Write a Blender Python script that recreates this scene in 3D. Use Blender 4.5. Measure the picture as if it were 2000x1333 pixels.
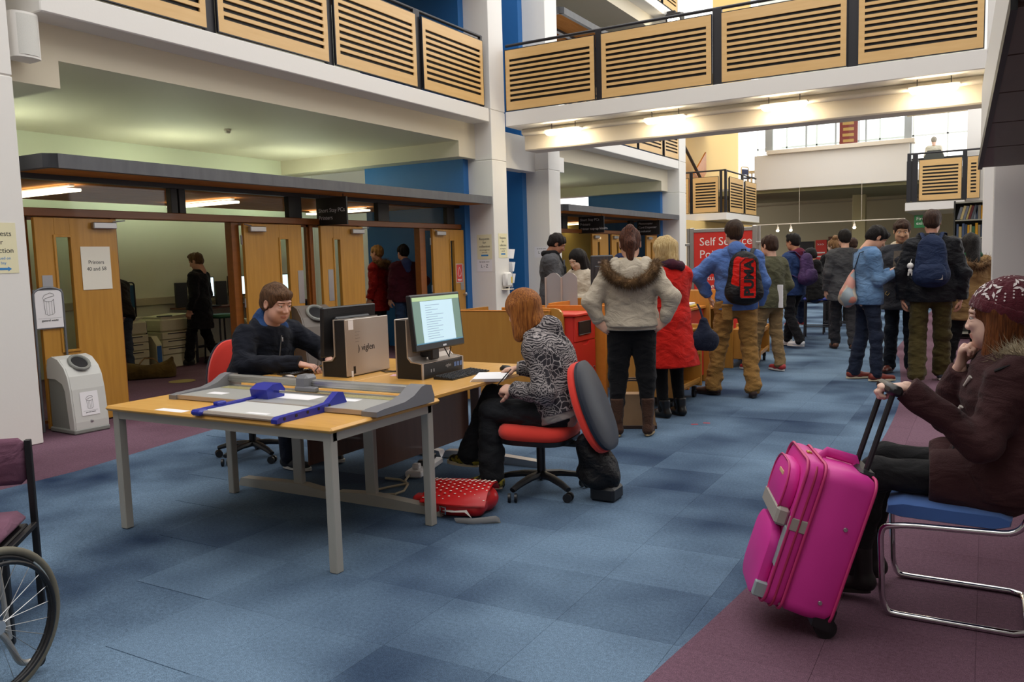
import bpy, math, random
import numpy as np
from mathutils import Vector, Matrix
random.seed(7); RNG = np.random.default_rng(7)
for _o in list(bpy.data.objects): bpy.data.objects.remove(_o)
scene = bpy.context.scene
COL = scene.collection
pi = math.pi

# ---------------------------------------------------------------- camera, sky light, exposure
cam_data = bpy.data.cameras.new('camera'); cam_ob = bpy.data.objects.new('camera', cam_data); COL.objects.link(cam_ob)
PITCH, ROLL, YAW, CAMZ = .0985, -.0293, .523, 1.48
_fh = Vector((-math.sin(YAW), math.cos(YAW), 0)); _r0 = Vector((math.cos(YAW), math.sin(YAW), 0))
_F = _fh*math.cos(PITCH) + Vector((0, 0, -math.sin(PITCH))); _u0 = _r0.cross(_F)
_R = _r0*math.cos(ROLL) + _u0*math.sin(ROLL); _U = _u0*math.cos(ROLL) - _r0*math.sin(ROLL)
_m = Matrix((( _R.x, _U.x, -_F.x, 0), (_R.y, _U.y, -_F.y, 0), (_R.z, _U.z, -_F.z, CAMZ), (0, 0, 0, 1)))
cam_ob.matrix_world = _m
cam_data.sensor_width = 36; cam_data.lens = 1610/2000*36; cam_data.clip_end = 200; cam_data.clip_start = .05
scene.camera = cam_ob
world = bpy.data.worlds.new('sky'); scene.world = world; world.use_nodes = True
_bg = world.node_tree.nodes['Background']
_bg.inputs[0].default_value = (1.0, .98, .955, 1); _bg.inputs[1].default_value = 1.75   # bright overcast sky over the glazed atrium roof
scene.view_settings.view_transform = 'Standard'; scene.view_settings.look = 'None'
scene.view_settings.gamma = 1; scene.view_settings.use_curve_mapping = False
scene.view_settings.exposure = 0.33

# ---------------------------------------------------------------- materials
def lin(h):
    if isinstance(h, str):
        h = h.lstrip('#'); c = [int(h[i:i+2], 16)/255 for i in (0, 2, 4)]
        return tuple(x/12.92 if x <= .04045 else ((x+.055)/1.055)**2.4 for x in c) + (1,)
    return tuple(h)[:3] + (1,)
MATS = {}
def mat(name, col, rough=.6, metal=0., bump=None, var=None, spec=.5, emit=None, estr=1., alpha=None, trans=0., sheen=0., coat=0.):
    """bump=(scale,strength[,stretch xyz]); var=(scale, second colour[, stretch xyz, sharp])"""
    if name in MATS: return MATS[name]
    m = bpy.data.materials.new(name); m.use_nodes = True; nt = m.node_tree; b = nt.nodes['Principled BSDF']
    b.inputs['Base Color'].default_value = lin(col); b.inputs['Roughness'].default_value = rough; b.inputs['Metallic'].default_value = metal
    b.inputs['Specular IOR Level'].default_value = spec
    if trans: b.inputs['Transmission Weight'].default_value = trans
    if coat: b.inputs['Coat Weight'].default_value = coat
    if sheen: b.inputs['Sheen Weight'].default_value = sheen; b.inputs['Sheen Roughness'].default_value = .5
    if emit: b.inputs['Emission Color'].default_value = lin(emit); b.inputs['Emission Strength'].default_value = estr
    if alpha is not None: b.inputs['Alpha'].default_value = alpha
    def tex(scale, stretch, detail=3):
        tc = nt.nodes.new('ShaderNodeTexCoord'); mp = nt.nodes.new('ShaderNodeMapping'); n = nt.nodes.new('ShaderNodeTexNoise')
        mp.inputs['Scale'].default_value = stretch; n.inputs['Scale'].default_value = scale; n.inputs['Detail'].default_value = detail
        nt.links.new(tc.outputs['Object'], mp.inputs[0]); nt.links.new(mp.outputs[0], n.inputs[0]); return n
    if var:
        n = tex(var[0], var[2] if len(var) > 2 else (1, 1, 1)); r = nt.nodes.new('ShaderNodeValToRGB')
        s = var[3] if len(var) > 3 else .2
        r.color_ramp.elements[0].position = .5-s; r.color_ramp.elements[1].position = .5+s
        r.color_ramp.elements[0].color = lin(col); r.color_ramp.elements[1].color = lin(var[1])
        nt.links.new(n.outputs['Fac'], r.inputs[0]); nt.links.new(r.outputs[0], b.inputs['Base Color'])
    if bump:
        n = tex(bump[0], bump[2] if len(bump) > 2 else (1, 1, 1), 4); bp = nt.nodes.new('ShaderNodeBump')
        bp.inputs['Strength'].default_value = bump[1]; bp.inputs['Distance'].default_value = .02
        nt.links.new(n.outputs['Fac'], bp.inputs['Height']); nt.links.new(bp.outputs[0], b.inputs['Normal'])
    MATS[name] = m; return m
def nodes_of(name, rough=.7):
    m = bpy.data.materials.new(name); m.use_nodes = True; MATS[name] = m
    b = m.node_tree.nodes['Principled BSDF']; b.inputs['Roughness'].default_value = rough
    return m, m.node_tree, b

# ---------------------------------------------------------------- mesh builder
def rotz(a): return np.array([[math.cos(a), -math.sin(a), 0], [math.sin(a), math.cos(a), 0], [0, 0, 1]])
def rotx(a): return np.array([[1, 0, 0], [0, math.cos(a), -math.sin(a)], [0, math.sin(a), math.cos(a)]])
def roty(a): return np.array([[math.cos(a), 0, math.sin(a)], [0, 1, 0], [-math.sin(a), 0, math.cos(a)]])
class MB:
    def __init__(s): s.v = []; s.f = []; s.mi = []; s.m = 0
    def add(s, vs, fs, R=None, T=None):
        n = len(s.v); vs = np.asarray(vs, float)
        if R is not None: vs = vs @ np.asarray(R).T
        if T is not None: vs = vs + np.asarray(T)
        s.v += vs.tolist(); s.f += [tuple(i+n for i in f) for f in fs]; s.mi += [s.m]*len(fs); return s
    def box(s, x0, x1, y0, y1, z0, z1, R=None, T=None):
        v = [(x, y, z) for z in (z0, z1) for y in (y0, y1) for x in (x0, x1)]
        return s.add(v, [(0, 2, 3, 1), (4, 5, 7, 6), (0, 1, 5, 4), (1, 3, 7, 5), (3, 2, 6, 7), (2, 0, 4, 6)], R, T)
    def rbox(s, x0, x1, y0, y1, z0, z1, r=.005, R=None, T=None):
        r = min(r, (x1-x0)*.49, (y1-y0)*.49, (z1-z0)*.49)
        lo = (x0, y0, z0); hi = (x1, y1, z1); v = []; idx = {}
        for cx in (0, 1):
            for cy in (0, 1):
                for cz in (0, 1):
                    c = (cx, cy, cz)
                    for a in range(3):
                        p = [(hi[k]-(0 if k == a else r)) if c[k] else (lo[k]+(0 if k == a else r)) for k in range(3)]
                        idx[c, a] = len(v); v.append(p)
        f = []
        for a in range(3):
            b, c = (a+1) % 3, (a+2) % 3
            for sd in (0, 1):
                q = []
                for (i, j) in ((0, 0), (1, 0), (1, 1), (0, 1)):
                    k = [0, 0, 0]; k[a] = sd; k[b] = i; k[c] = j; q.append(idx[tuple(k), a])
                f.append(tuple(q if sd else q[::-1]))
            for i in (0, 1):
                for j in (0, 1):
                    k0 = [0, 0, 0]; k1 = [0, 0, 0]; k0[b] = k1[b] = i; k0[c] = k1[c] = j; k1[a] = 1
                    q = [idx[tuple(k0), b], idx[tuple(k1), b], idx[tuple(k1), c], idx[tuple(k0), c]]
                    f.append(tuple(q if (i ^ j) else q[::-1]))
        for c, s3 in [((i, j, k), (i+j+k) % 2) for i in (0, 1) for j in (0, 1) for k in (0, 1)]:
            q = [idx[c, 0], idx[c, 1], idx[c, 2]]; f.append(tuple(q if s3 else q[::-1]))
        return s.add(v, f, R, T)
    def prism(s, pts, a0, a1, axis='z', R=None, T=None):
        """outline pts (2-D) extruded along axis; 2-D axes are the remaining ones in xyz order"""
        n = len(pts)
        def p3(p, a):
            return {'z': (p[0], p[1], a), 'y': (p[0], a, p[1]), 'x': (a, p[0], p[1])}[axis]
        v = [p3(p, a0) for p in pts] + [p3(p, a1) for p in pts]
        f = [tuple(range(n))[::-1], tuple(range(n, 2*n))] + [(i, (i+1) % n, n+(i+1) % n, n+i) for i in range(n)]
        return s.add(v, f, R, T)
    def tube(s, path, r, n=8, closed=False, caps=True, flat=None, R=None, T=None):
        P = np.asarray(path, float); m = len(P); rr = np.broadcast_to(np.asarray(r, float), (m,))
        tg = np.zeros_like(P)
        for i in range(m):
            a = P[(i-1) % m] if (closed or i > 0) else P[i]; b = P[(i+1) % m] if (closed or i < m-1) else P[i]
            t = b-a; tg[i] = t/(np.linalg.norm(t)+1e-12)
        u = np.cross(tg[0], (0, 0, 1)); 
        if np.linalg.norm(u) < .1: u = np.cross(tg[0], (0, 1, 0))
        u /= np.linalg.norm(u); v = []; 
        for i in range(m):
            u = u - tg[i]*np.dot(u, tg[i]); u /= np.linalg.norm(u)+1e-12; w = np.cross(tg[i], u)
            for k in range(n):
                a = 2*pi*k/n; fl = flat or 1.
                v.append(P[i] + rr[i]*(math.cos(a)*u + math.sin(a)*fl*w))
        f = []
        for i in range(m if closed else m-1):
            j = (i+1) % m
            for k in range(n): f.append((i*n+k, i*n+(k+1) % n, j*n+(k+1) % n, j*n+k))
        if caps and not closed: f += [tuple(range(n))[::-1], tuple(range((m-1)*n, m*n))]
        return s.add(v, f, R, T)
    def cyl(s, c, r, h, n=16, axis='z', r2=None):
        d = {'x': (h, 0, 0), 'y': (0, h, 0), 'z': (0, 0, h)}[axis]; c = np.asarray(c, float)
        return s.tube([c, c+np.array(d)], [r, r if r2 is None else r2], n)
    def lathe(s, prof, n=20, R=None, T=None):
        v = [(r*math.cos(2*pi*k/n), r*math.sin(2*pi*k/n), z) for r, z in prof for k in range(n)]
        f = [(i*n+k, i*n+(k+1) % n, (i+1)*n+(k+1) % n, (i+1)*n+k) for i in range(len(prof)-1) for k in range(n)]
        f += [tuple(range(n))[::-1], tuple(range((len(prof)-1)*n, len(prof)*n))]
        return s.add(v, f, R, T)
    def sph(s, c, r, n=10, R=None):
        c = np.asarray(c, float); r = np.broadcast_to(np.asarray(r, float), (3,))
        v = []; f = []
        for i in range(n+1):
            t = pi*i/n
            for k in range(2*n): p = 2*pi*k/(2*n); v.append((r[0]*math.sin(t)*math.cos(p), r[1]*math.sin(t)*math.sin(p), r[2]*math.cos(t)))
        for i in range(n):
            for k in range(2*n): f.append((i*2*n+k, (i+1)*2*n+k, (i+1)*2*n+(k+1) % (2*n), i*2*n+(k+1) % (2*n)))
        return s.add(v, f, R, c)
    def mesh(s, name, mats, smooth=False):
        me = bpy.data.meshes.new(name); me.from_pydata(s.v, [], s.f); me.update()
        for mm in (mats if isinstance(mats, (list, tuple)) else [mats]): me.materials.append(mm)
        if any(s.mi): me.polygons.foreach_set('material_index', s.mi)
        if smooth:
            me.polygons.foreach_set('use_smooth', [True]*len(me.polygons))
            if smooth != 'all': 
                try: me.set_sharp_from_angle(angle=math.radians(smooth if smooth is not True else 40))
                except Exception: pass
        return me
def ob(name, me, parent=None, loc=None, rz=None):
    if isinstance(me, tuple): me = me[0]
    o = bpy.data.objects.new(name, me); COL.objects.link(o)
    if parent is not None: o.parent = parent
    if loc is not None: o.location = loc
    if rz is not None: o.rotation_euler = (0, 0, rz)
    return o
def part(parent, name, mb, mats, smooth=False, label=None, loc=None, rz=None):
    o = ob(name, mb.mesh(name, mats, smooth), parent, loc, rz)
    if label: o['label'] = label
    return o
def thing(name, label, cat, loc=(0, 0, 0), rz=0, group=None):
    o = ob(name, None, None, loc, rz); o['label'] = label; o['category'] = cat
    if group: o['group'] = group
    return o
def single(name, label, cat, mb, mats, smooth=False, group=None, loc=None, rz=None):
    o = ob(name, mb.mesh(name, mats, smooth), None, loc, rz); o['label'] = label; o['category'] = cat
    if group: o['group'] = group
    return o
def struct(name, mb, mats, parent=None, smooth=False, kind='structure'):
    o = ob(name, mb.mesh(name, mats, smooth), parent)
    if parent is None: o['kind'] = kind
    return o
def copy_tree(o, parent=None, label=None, loc=None, rz=None):
    c = o.copy(); COL.objects.link(c)
    if parent is not None: c.parent = parent
    for ch in list(o.children): copy_tree(ch, c)
    if label: c['label'] = label
    if loc is not None: c.location = loc
    if rz is not None: c.rotation_euler = (0, 0, rz)
    return c
FONT_CACHE = {}
def text(parent, s, size, mt, loc, R, name='lettering', align='LEFT', depth=.0006, bold=0., sx=1., spacing=1.):
    """flat lettering: text plane local x,y -> columns of R (3x3), at loc in the parent's space"""
    cu = bpy.data.curves.new('lettering', 'FONT'); cu.body = s; cu.size = size; cu.align_x = align; cu.extrude = depth; cu.offset = bold
    cu.resolution_u = 3; cu.space_character = spacing
    o = bpy.data.objects.new('lettering', cu); COL.objects.link(o)
    dg = bpy.context.evaluated_depsgraph_get(); me = bpy.data.meshes.new_from_object(o.evaluated_get(dg))
    bpy.data.objects.remove(o); me.materials.clear(); me.materials.append(mt)
    R = np.asarray(R, float)
    n = len(me.vertices); co = np.empty(n*3); me.vertices.foreach_get('co', co); co = co.reshape(-1, 3); co[:, 0] *= sx
    co = co @ R.T + np.asarray(loc); me.vertices.foreach_set('co', co.ravel()); me.update()
    return ob(name, me, parent)
# plane frames for text: columns = x-dir, y-dir, normal
def frame(xd, yd):
    xd = np.asarray(xd, float); yd = np.asarray(yd, float); xd /= np.linalg.norm(xd); yd /= np.linalg.norm(yd)
    return np.stack([xd, yd, np.cross(xd, yd)], 1)
FXP = frame((0, 1, 0), (0, 0, 1))     # on a face looking +X
FYN = frame((1, 0, 0), (0, 0, 1))     # on a face looking -Y
FXN = frame((0, -1, 0), (0, 0, 1))
FZP = frame((1, 0, 0), (0, 1, 0))

# fillet a polyline
def fillet(P, r, n=5):
    P = [np.asarray(p, float) for p in P]; out = [P[0]]
    for i in range(1, len(P)-1):
        a, b, c = P[i-1], P[i], P[i+1]; d0 = (a-b); d1 = (c-b); l0 = np.linalg.norm(d0); l1 = np.linalg.norm(d1)
        rr = min(r, l0*.45, l1*.45); p0 = b+d0/l0*rr; p1 = b+d1/l1*rr
        for k in range(n+1):
            t = k/n; out.append((1-t)**2*p0+2*t*(1-t)*b+t*t*p1)
    out.append(P[-1]); return out
# ================================================================ setting
WHITE = mat('white_paint', '#e9e6e1', .55, bump=(40, .03))
CREAM = mat('cream_paint', '#e6dccb', .6)
PALE = mat('pale_green_wall', '#dddec6', .65)
OLIVE = mat('olive_wall', '#b3aa8b', .7)
CEIL = mat('ceiling_paint', '#d9cfb9', .7)
BLUE = mat('blue_paint', '#1c64a6', .5)
GREYD = mat('charcoal_laminate', '#515257', .45, var=(3, '#5c5d61', (1, 4, 1)))
METAL = mat('dark_metal', '#2b2a2e', .4, .3)
BLACK = mat('black_board', '#121214', .5)
def wood(name, c1, c2, stretch=(12, 12, 1), rough=.4, scale=2.2):
    return mat(name, c1, rough, var=(scale, c2, stretch, .25), bump=(30, .02, stretch), coat=.15)
DOORW = wood('door_veneer', '#bf8a36', '#ad7a2c')
LINT = wood('lintel_wood', '#8a4f18', '#7b4414', (12, 1, 12))
SOFF = mat('soffit_wood', '#cc8a48', .85, var=(2.2, '#b57638', (10, 1, 10), .25), spec=.1)
PANW = wood('balustrade_wood', '#e0b97d', '#d8ae70', (1, 1, 9), .45)
BEECH = wood('beech_laminate', '#d9a556', '#cf9a4b', (10, 1, 10), .35)
OAKW = wood('oak_panel', '#c0883a', '#b57c30', (10, 10, 1), .4)
BROWN = wood('brown_laminate', '#6b4430', '#5f3b29', (10, 10, 1), .45)
GLASS = bpy.data.materials.new('clear_glass'); GLASS.use_nodes = True; _nt = GLASS.node_tree; _nt.nodes.remove(_nt.nodes['Principled BSDF'])
_mx = _nt.nodes.new('ShaderNodeMixShader'); _tr = _nt.nodes.new('ShaderNodeBsdfTransparent'); _gl = _nt.nodes.new('ShaderNodeBsdfGlossy')
_tr.inputs[0].default_value = (.95, .98, .96, 1); _gl.inputs['Roughness'].default_value = .03; _mx.inputs[0].default_value = .02
_nt.links.new(_tr.outputs[0], _mx.inputs[1]); _nt.links.new(_gl.outputs[0], _mx.inputs[2]); _nt.links.new(_mx.outputs[0], _nt.nodes['Material Output'].inputs[0])
CHROME = mat('chrome', '#d5d5d8', .08, 1.)
STEEL = mat('brushed_steel', '#b9b9bb', .35, .9)
PAPER = mat('paper', '#e9e4d6', .8); PAPERW = mat('white_paper', '#eceaec', .8); CREAMP = mat('cream_paper', '#e9e2bd', .8)
INK = mat('ink', '#2a2a2c', .8); INKB = mat('blue_ink', '#3f86c4', .8)
TUBE = mat('lamp_tube', '#fff6e0', .5, emit='#fff0cf', estr=26)
TUBEG = mat('cool_tube', '#efffe6', .5, emit='#f0ffe4', estr=44)
LOUV = mat('louvre_lamp', '#fff4dc', .5, emit='#fff0d0', estr=2.6)

# carpet: blue field with plum borders, soft wear patches
def carpet(name, tile):
    m, nt, b = nodes_of(name, .95); b.inputs['Specular IOR Level'].default_value = .15
    N = nt.nodes.new; L = nt.links.new
    geo = N('ShaderNodeNewGeometry'); sep = N('ShaderNodeSeparateXYZ'); L(geo.outputs['Position'], sep.inputs[0])
    def mth(op, a, bb=None, cl=False):
        n = N('ShaderNodeMath'); n.operation = op; n.use_clamp = cl
        for i, q in enumerate((a, bb)):
            if q is None: continue
            if isinstance(q, (int, float)): n.inputs[i].default_value = q
            else: L(q, n.inputs[i])
        return n.outputs[0]
    ramp = N('ShaderNodeValToRGB'); cr = ramp.color_ramp; cr.interpolation = 'B_SPLINE'
    pts = [(1.5, -1.15), (2.6, -1.0), (3.7, -.87), (4.7, -.777), (6.2, -.675), (7.75, -.66), (9.5, -.72), (12.2, -1.02), (13.2, -1.14), (15, -1.14), (18, -1.1)]
    for i, (yy, xx) in enumerate(pts):
        v = (xx+2)/2; e = cr.elements[i] if i < 2 else cr.elements.new(yy/20); e.position = yy/20; e.color = (v, v, v, 1)
    L(mth('DIVIDE', sep.outputs[1], 20.), ramp.inputs[0])
    xb = mth('SUBTRACT', mth('MULTIPLY', ramp.outputs[0], 2.), 2.)
    right = mth('GREATER_THAN', sep.outputs[0], xb)
    lb = N('ShaderNodeMapRange'); lb.inputs[1].default_value = 3.6; lb.inputs[2].default_value = 5.3; lb.inputs[3].default_value = -5.88; lb.inputs[4].default_value = -6.2
    L(sep.outputs[1], lb.inputs[0])
    left = mth('LESS_THAN', sep.outputs[0], lb.outputs[0])
    plum = mth('MAXIMUM', left, right)
    n1 = N('ShaderNodeTexNoise'); n1.inputs['Scale'].default_value = .95; n1.inputs['Detail'].default_value = 2.5; L(geo.outputs['Position'], n1.inputs[0])
    n2 = N('ShaderNodeTexNoise'); n2.inputs['Scale'].default_value = 260; n2.inputs['Detail'].default_value = 2; L(geo.outputs['Position'], n2.inputs[0])
    n3 = N('ShaderNodeTexNoise'); n3.inputs['Scale'].default_value = 60; n3.inputs['Detail'].default_value = 3; L(geo.outputs['Position'], n3.inputs[0])
    wear = N('ShaderNodeMapRange'); wear.inputs[1].default_value = .36; wear.inputs[2].default_value = .62; L(n1.outputs['Fac'], wear.inputs[0])
    fac = wear.outputs[0]
    if tile:
        oi = N('ShaderNodeObjectInfo'); fac = mth('ADD', mth('MULTIPLY', fac, .7), mth('MULTIPLY', oi.outputs['Random'], .3))
    def mix(f, c1, c2):
        n = N('ShaderNodeMix'); n.data_type = 'RGBA'
        for s, q in ((0, f), (6, c1), (7, c2)):
            if isinstance(q, tuple): n.inputs[s].default_value = q
            elif isinstance(q, (int, float)): n.inputs[s].default_value = q
            else: L(q, n.inputs[s])
        return n.outputs[2]
    blue = mix(fac, lin('#1f304a'), lin('#698097')); pl = mix(fac, lin('#5a404d'), lin('#705463'))
    c = mix(plum, blue, pl)
    sp = N('ShaderNodeMapRange'); sp.inputs[1].default_value = .3; sp.inputs[2].default_value = .7; sp.inputs[3].default_value = .62; sp.inputs[4].default_value = 1.38; L(n2.outputs['Fac'], sp.inputs[0])
    sp2 = N('ShaderNodeMapRange'); sp2.inputs[1].default_value = .3; sp2.inputs[2].default_value = .7; sp2.inputs[3].default_value = .85; sp2.inputs[4].default_value = 1.15; L(n3.outputs['Fac'], sp2.inputs[0])
    mul = N('ShaderNodeVectorMath'); mul.operation = 'SCALE'; L(c, mul.inputs[0]); L(mth('MULTIPLY', sp.outputs[0], sp2.outputs[0]), mul.inputs['Scale'])
    L(mul.outputs[0], b.inputs['Base Color'])
    bp = N('ShaderNodeBump'); bp.inputs['Strength'].default_value = .35; bp.inputs['Distance'].default_value = .004; L(n2.outputs['Fac'], bp.inputs['Height']); L(bp.outputs[0], b.inputs['Normal'])
    return m
CARP = carpet('carpet', False); CARPT = carpet('carpet_tile', True)
floor = struct('floor', MB().box(-16, 6, -4, 44, -.25, -.003), CARP)
TS = .5
tm = MB().rbox(0, TS-.0008, 0, TS-.0008, -.004, 0, .0006).mesh('carpet_tile', CARPT)
cnt = 0
for j in range(21):
    for i in range(15):
        x = -6.5+i*TS; y = .9+j*TS
        # only tiles the picture can show
        lo = -.35*y-1.9 if y < 6 else -5.2
        if x < -1.02*y-1.2 or x > .35 or (y > 6 and x < -4.0): continue
        ob('carpet_tile', tm, floor, (x, y, 0)); cnt += 1
print('carpet tiles', cnt)

def column(name_label, x0, x1, y0, y1, joints, top=9.5):
    """painted concrete column in cast lifts with shadow joints"""
    c = thing('column', name_label, 'column', (0, 0, 0)); zs = [0]+joints+[top]
    for a, b in zip(zs[:-1], zs[1:]): part(c, 'lift', MB().rbox(x0, x1, y0, y1, a, b-.012, .006), WHITE)
    part(c, 'core', MB().box(x0+.012, x1-.012, y0+.012, y1-.012, 0, top), WHITE)
    return c
XF = -7.125   # face line of the columns and fascias
JN = [3.14, 3.955, 6.87, 7.68]
column('white concrete column at the left edge of the picture, beside the bin', -7.66, XF, 3.63, 4.10, JN)
column('white concrete column with notices taped to it, at the end of the long canopy', -7.66, XF, 11.875, 12.34, JN)
column('white concrete column behind the man in the grey overcoat', -7.66, XF, 13.90, 14.39, JN)
column('white concrete column beside the red self service board', -7.66, XF, 21.5, 22.05, JN)
column('slim white column at the right end of the footbridge', -.06, .4, 12.36, 12.8, JN)
# blue cross walls behind the columns
for i, (y0, y1) in enumerate(((11.72, 11.875), (13.74, 13.90), (21.33, 21.5))):
    struct('wall_blue_%d' % (i+1), MB().box(-9.7, -7.6, y0, y1, 0, 9.5), BLUE)

def bay(y0, y1, z, n, doors=True):
    """one balcony bay: fascia slab, beam with haunches, ceiling, back wall, canopy"""
    struct('trim_fascia_%d' % n, MB().rbox(-12, XF, y0+.29, y1-.05, z+3.735, z+3.955, .01), WHITE)
    m = MB().box(-12, -7.45, y0, y1, z+3.42, z+3.735)
    m.box(-12, -7.45, y0, y0+.62, z+3.17, z+3.42).box(-12, -7.45, y1-.495, y1, z+3.17, z+3.42)
    struct('ceiling_bay_%d' % n, m, CEIL)
    struct('wall_bay_%d' % n, MB().box(-11.6, -11.4, y0-.3, y1+.3, z, z+3.735), PALE)
    # canopy
    m = MB().box(-10.35, -7.2, y0+.24, y1-.04, z+2.44, z+2.52)
    c = thing('canopy', 'long charcoal edged canopy over the %s' % {1: 'printer room doors at the left', 2: 'doors behind the people at the counter', 3: 'unseen upper left bay added for shade', 4: 'upper doors seen past the footbridge rail'}[n], 'canopy')
    part(c, 'roof', m, GREYD); part(c, 'edge', MB().prism([(-7.2, y0+.24), (-7.125, y0+.34), (-7.125, y1-.04), (-7.2, y1-.04)], z+2.405, z+2.53, 'z'), GREYD)
    part(c, 'end_edge', MB().prism([(-7.2, y0+.24), (-7.125, y0+.34), (-7.25, y0+.31), (-7.9, y0+.26), (-7.9, y0+.22)], z+2.405, z+2.53, 'z'), GREYD)
    s = part(c, 'soffit', MB().box(-10.35, -7.2, y0+.26, y1-.06, z+2.41, z+2.44), SOFF)
    yy = y0+.3
    for k in range(4):     # joints between the soffit boards
        x = -7.9-.6*k; part(c, 'soffit_board', MB().rbox(x-.59, x, y0+.28, y1-.08, z+2.398, z+2.41, .003), SOFF)
    part(c, 'track', MB().box(-7.79, -7.70, y0+.3, y1-.1, z+2.36, z+2.41), METAL)
    return c
bay(4.10, 11.875, 0, 1); bay(14.39, 21.5, 0, 2); bay(4.10, 11.875, 3.73, 3); bay(14.39, 21.5, 3.73, 4)  # third bay is unseen, added to shade the upper storey
struct('wall_left_link', MB().box(-11.6, -11.4, 12.18, 14.08, 0, 9.5).box(-11.6, -9.6, 4.0, 4.10, 0, 3.42), PALE)
# link beam between the twin columns
struct('trim_link_beam', MB().box(-7.66, -7.4, 12.34, 13.90, 3.1, 3.72).box(-7.6, -7.2, 14.39, 14.72, 3.14, 3.42), WHITE)
# uplighters lying on the canopy roofs
for n, (ys, z) in enumerate((((5.6, 8.2, 10.6), 2.52), ((16.0, 18.6), 2.52))):
    for k, y in enumerate(ys):
        t = thing('uplighter', '%s batten uplighter lying on the %s canopy roof' % (('nearest', 'middle', 'farthest')[k], ('long left', 'second')[n]), 'light', (-10.25, y, z+.012), 0, 'canopy uplighters')
        part(t, 'batten', MB().rbox(-.06, .06, -.65, .65, 0, .05, .006), WHITE); part(t, 'tube', MB().cyl((0, -.6, .075), .02, 1.2, 8, 'y'), TUBEG)
# louvre lamps of the wooden soffits, dropped on added hangers to light the boards
for n, (x, y) in enumerate(((-8.9, 5.3), (-9.2, 7.7), (-9.3, 10.5), (-9.2, 16.5), (-9.2, 19.5))):
    t = thing('ceiling_light', 'slim louvred lamp, %s from the left under the wooden canopy soffits' % ('first', 'second', 'third', 'fourth', 'fifth')[n], 'light', (x, y, 2.376), pi/2, 'soffit lamps')
    part(t, 'tray', MB().rbox(-.03, .03, -.6, .6, 0, .02, .004), WHITE); part(t, 'louvre', MB().rbox(-.09, .09, -.62, .62, -.05, -.02, .006), LOUV)
    for q in (-.4, .4): part(t, 'hanger', MB().cyl((0, q, -.022), .005, .024, 6), WHITE)
# smoke detectors on the bay ceilings
for x, y, l in ((-9.3, 8.3, 'left'), (-9.3, 16.2, 'second')):
    t = thing('smoke_detector', 'small round smoke detector on the %s bay ceiling' % l, 'detector', (x, y, 3.36))
    part(t, 'base', MB().lathe([(.05, .035), (.05, .06)], 16), CREAM, 30); part(t, 'sensor', MB().lathe([(.02, 0), (.035, .01), (.04, .035)], 16), CREAM, 30)

# ---------------------------------------------------------------- balustrades
def panel_set(bal, axis, c, edges, zb, zt, nsl, rail=True, tag=''):
    """slotted plywood panels with posts between; axis 'y' runs along Y at x=c, 'x' runs along X at y=c"""
    th = .02
    def bx(m, a0, a1, d0, d1, z0, z1):
        if axis == 'y': m.box(c+d0, c+d1, a0, a1, z0, z1)
        else: m.box(a0, a1, c-d1, c-d0, z0, z1)
        return m
    for (a0, a1) in edges:
        w = .075; tt = .11; bt = .14
        p = part(bal, 'panel', bx(bx(bx(bx(MB(), a0, a1, 0, th, zt-tt, zt), a0, a1, 0, th, zb, zb+bt), a0, a0+w, 0, th, zb+bt, zt-tt), a1-w, a1, 0, th, zb+bt, zt-tt), PANW)
        part(p, 'backing', bx(MB(), a0+.005, a1-.005, -.03, -.012, zb+.02, zt-.02), BLACK)
        pitch = (zt-tt-zb-bt)/(nsl+.0); sl = pitch*.5; hh = pitch*.5
        sm = bx(MB(), a0+w, a1-w, 0, th, 0, sl).mesh('slat', PANW)
        for k in range(nsl-1 if nsl > 1 else 0):
            s = ob('slat', sm, p, (0, 0, zb+bt+hh+k*pitch))
        top = ob('slat', sm, p, (0, 0, zb+bt+hh+(nsl-1)*pitch))
        # metal edging
        part(p, 'edging', bx(bx(bx(bx(MB(), a0-.012, a0, -.01, th, zb-.012, zt+.012), a1, a1+.012, -.01, th, zb-.012, zt+.012), a0, a1, -.01, th, zt, zt+.012), a0, a1, -.01, th, zb-.012, zb), METAL)
def balustrade(label, axis, c, edges, posts, zb, zt, zr, r0, r1, nsl=9, group=None):
    b = thing('balustrade', label, 'balustrade')
    if group: b['group'] = group
    panel_set(b, axis, c, edges, zb, zt, nsl)
    for (p0, p1) in posts:
        m = MB().box(c-.07, c-.02, p0, p1, zb-.03, zr) if axis == 'y' else MB().box(p0, p1, c+.02, c+.07, zb-.03, zr)
        part(b, 'post', m, METAL)
    m = MB().tube([(c-.045, r0, zr), (c-.045, r1, zr)], .024, 10) if axis == 'y' else MB().tube([(r0, c+.045, zr), (r1, c+.045, zr)], .024, 10)
    part(b, 'handrail', m, METAL, 40)
    return b
balustrade('slotted wooden balustrade of the left balcony, running up to the column with notices', 'y', XF-.02, [(4.4, 6.17), (6.33, 8.03), (8.17, 9.87), (10.04, 11.68)], [(6.18, 6.32), (8.04, 8.16), (9.88, 10.03), (11.69, 11.74)], 3.985, 4.99, 5.08, 4.4, 11.75, 9)
balustrade('slotted wooden balustrade of the footbridge crossing the hall', 'x', 12.38, [(-7.1, -5.475), (-5.35, -3.595), (-3.44, -1.73), (-1.575, -.1)], [(-5.465, -5.36), (-3.585, -3.45), (-1.72, -1.585)], 3.985, 4.97, 5.06, -7.12, -.06, 9)
balustrade('slotted wooden balustrade of the second left balcony, seen under the footbridge', 'y', XF-.02, [(14.75, 16.5), (16.6, 18.44), (18.6, 20.19), (20.38, 21.45)], [(16.51, 16.59), (18.45, 18.59), (20.2, 20.37)], 3.985, 4.99, 5.08, 14.7, 21.5, 9)
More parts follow.
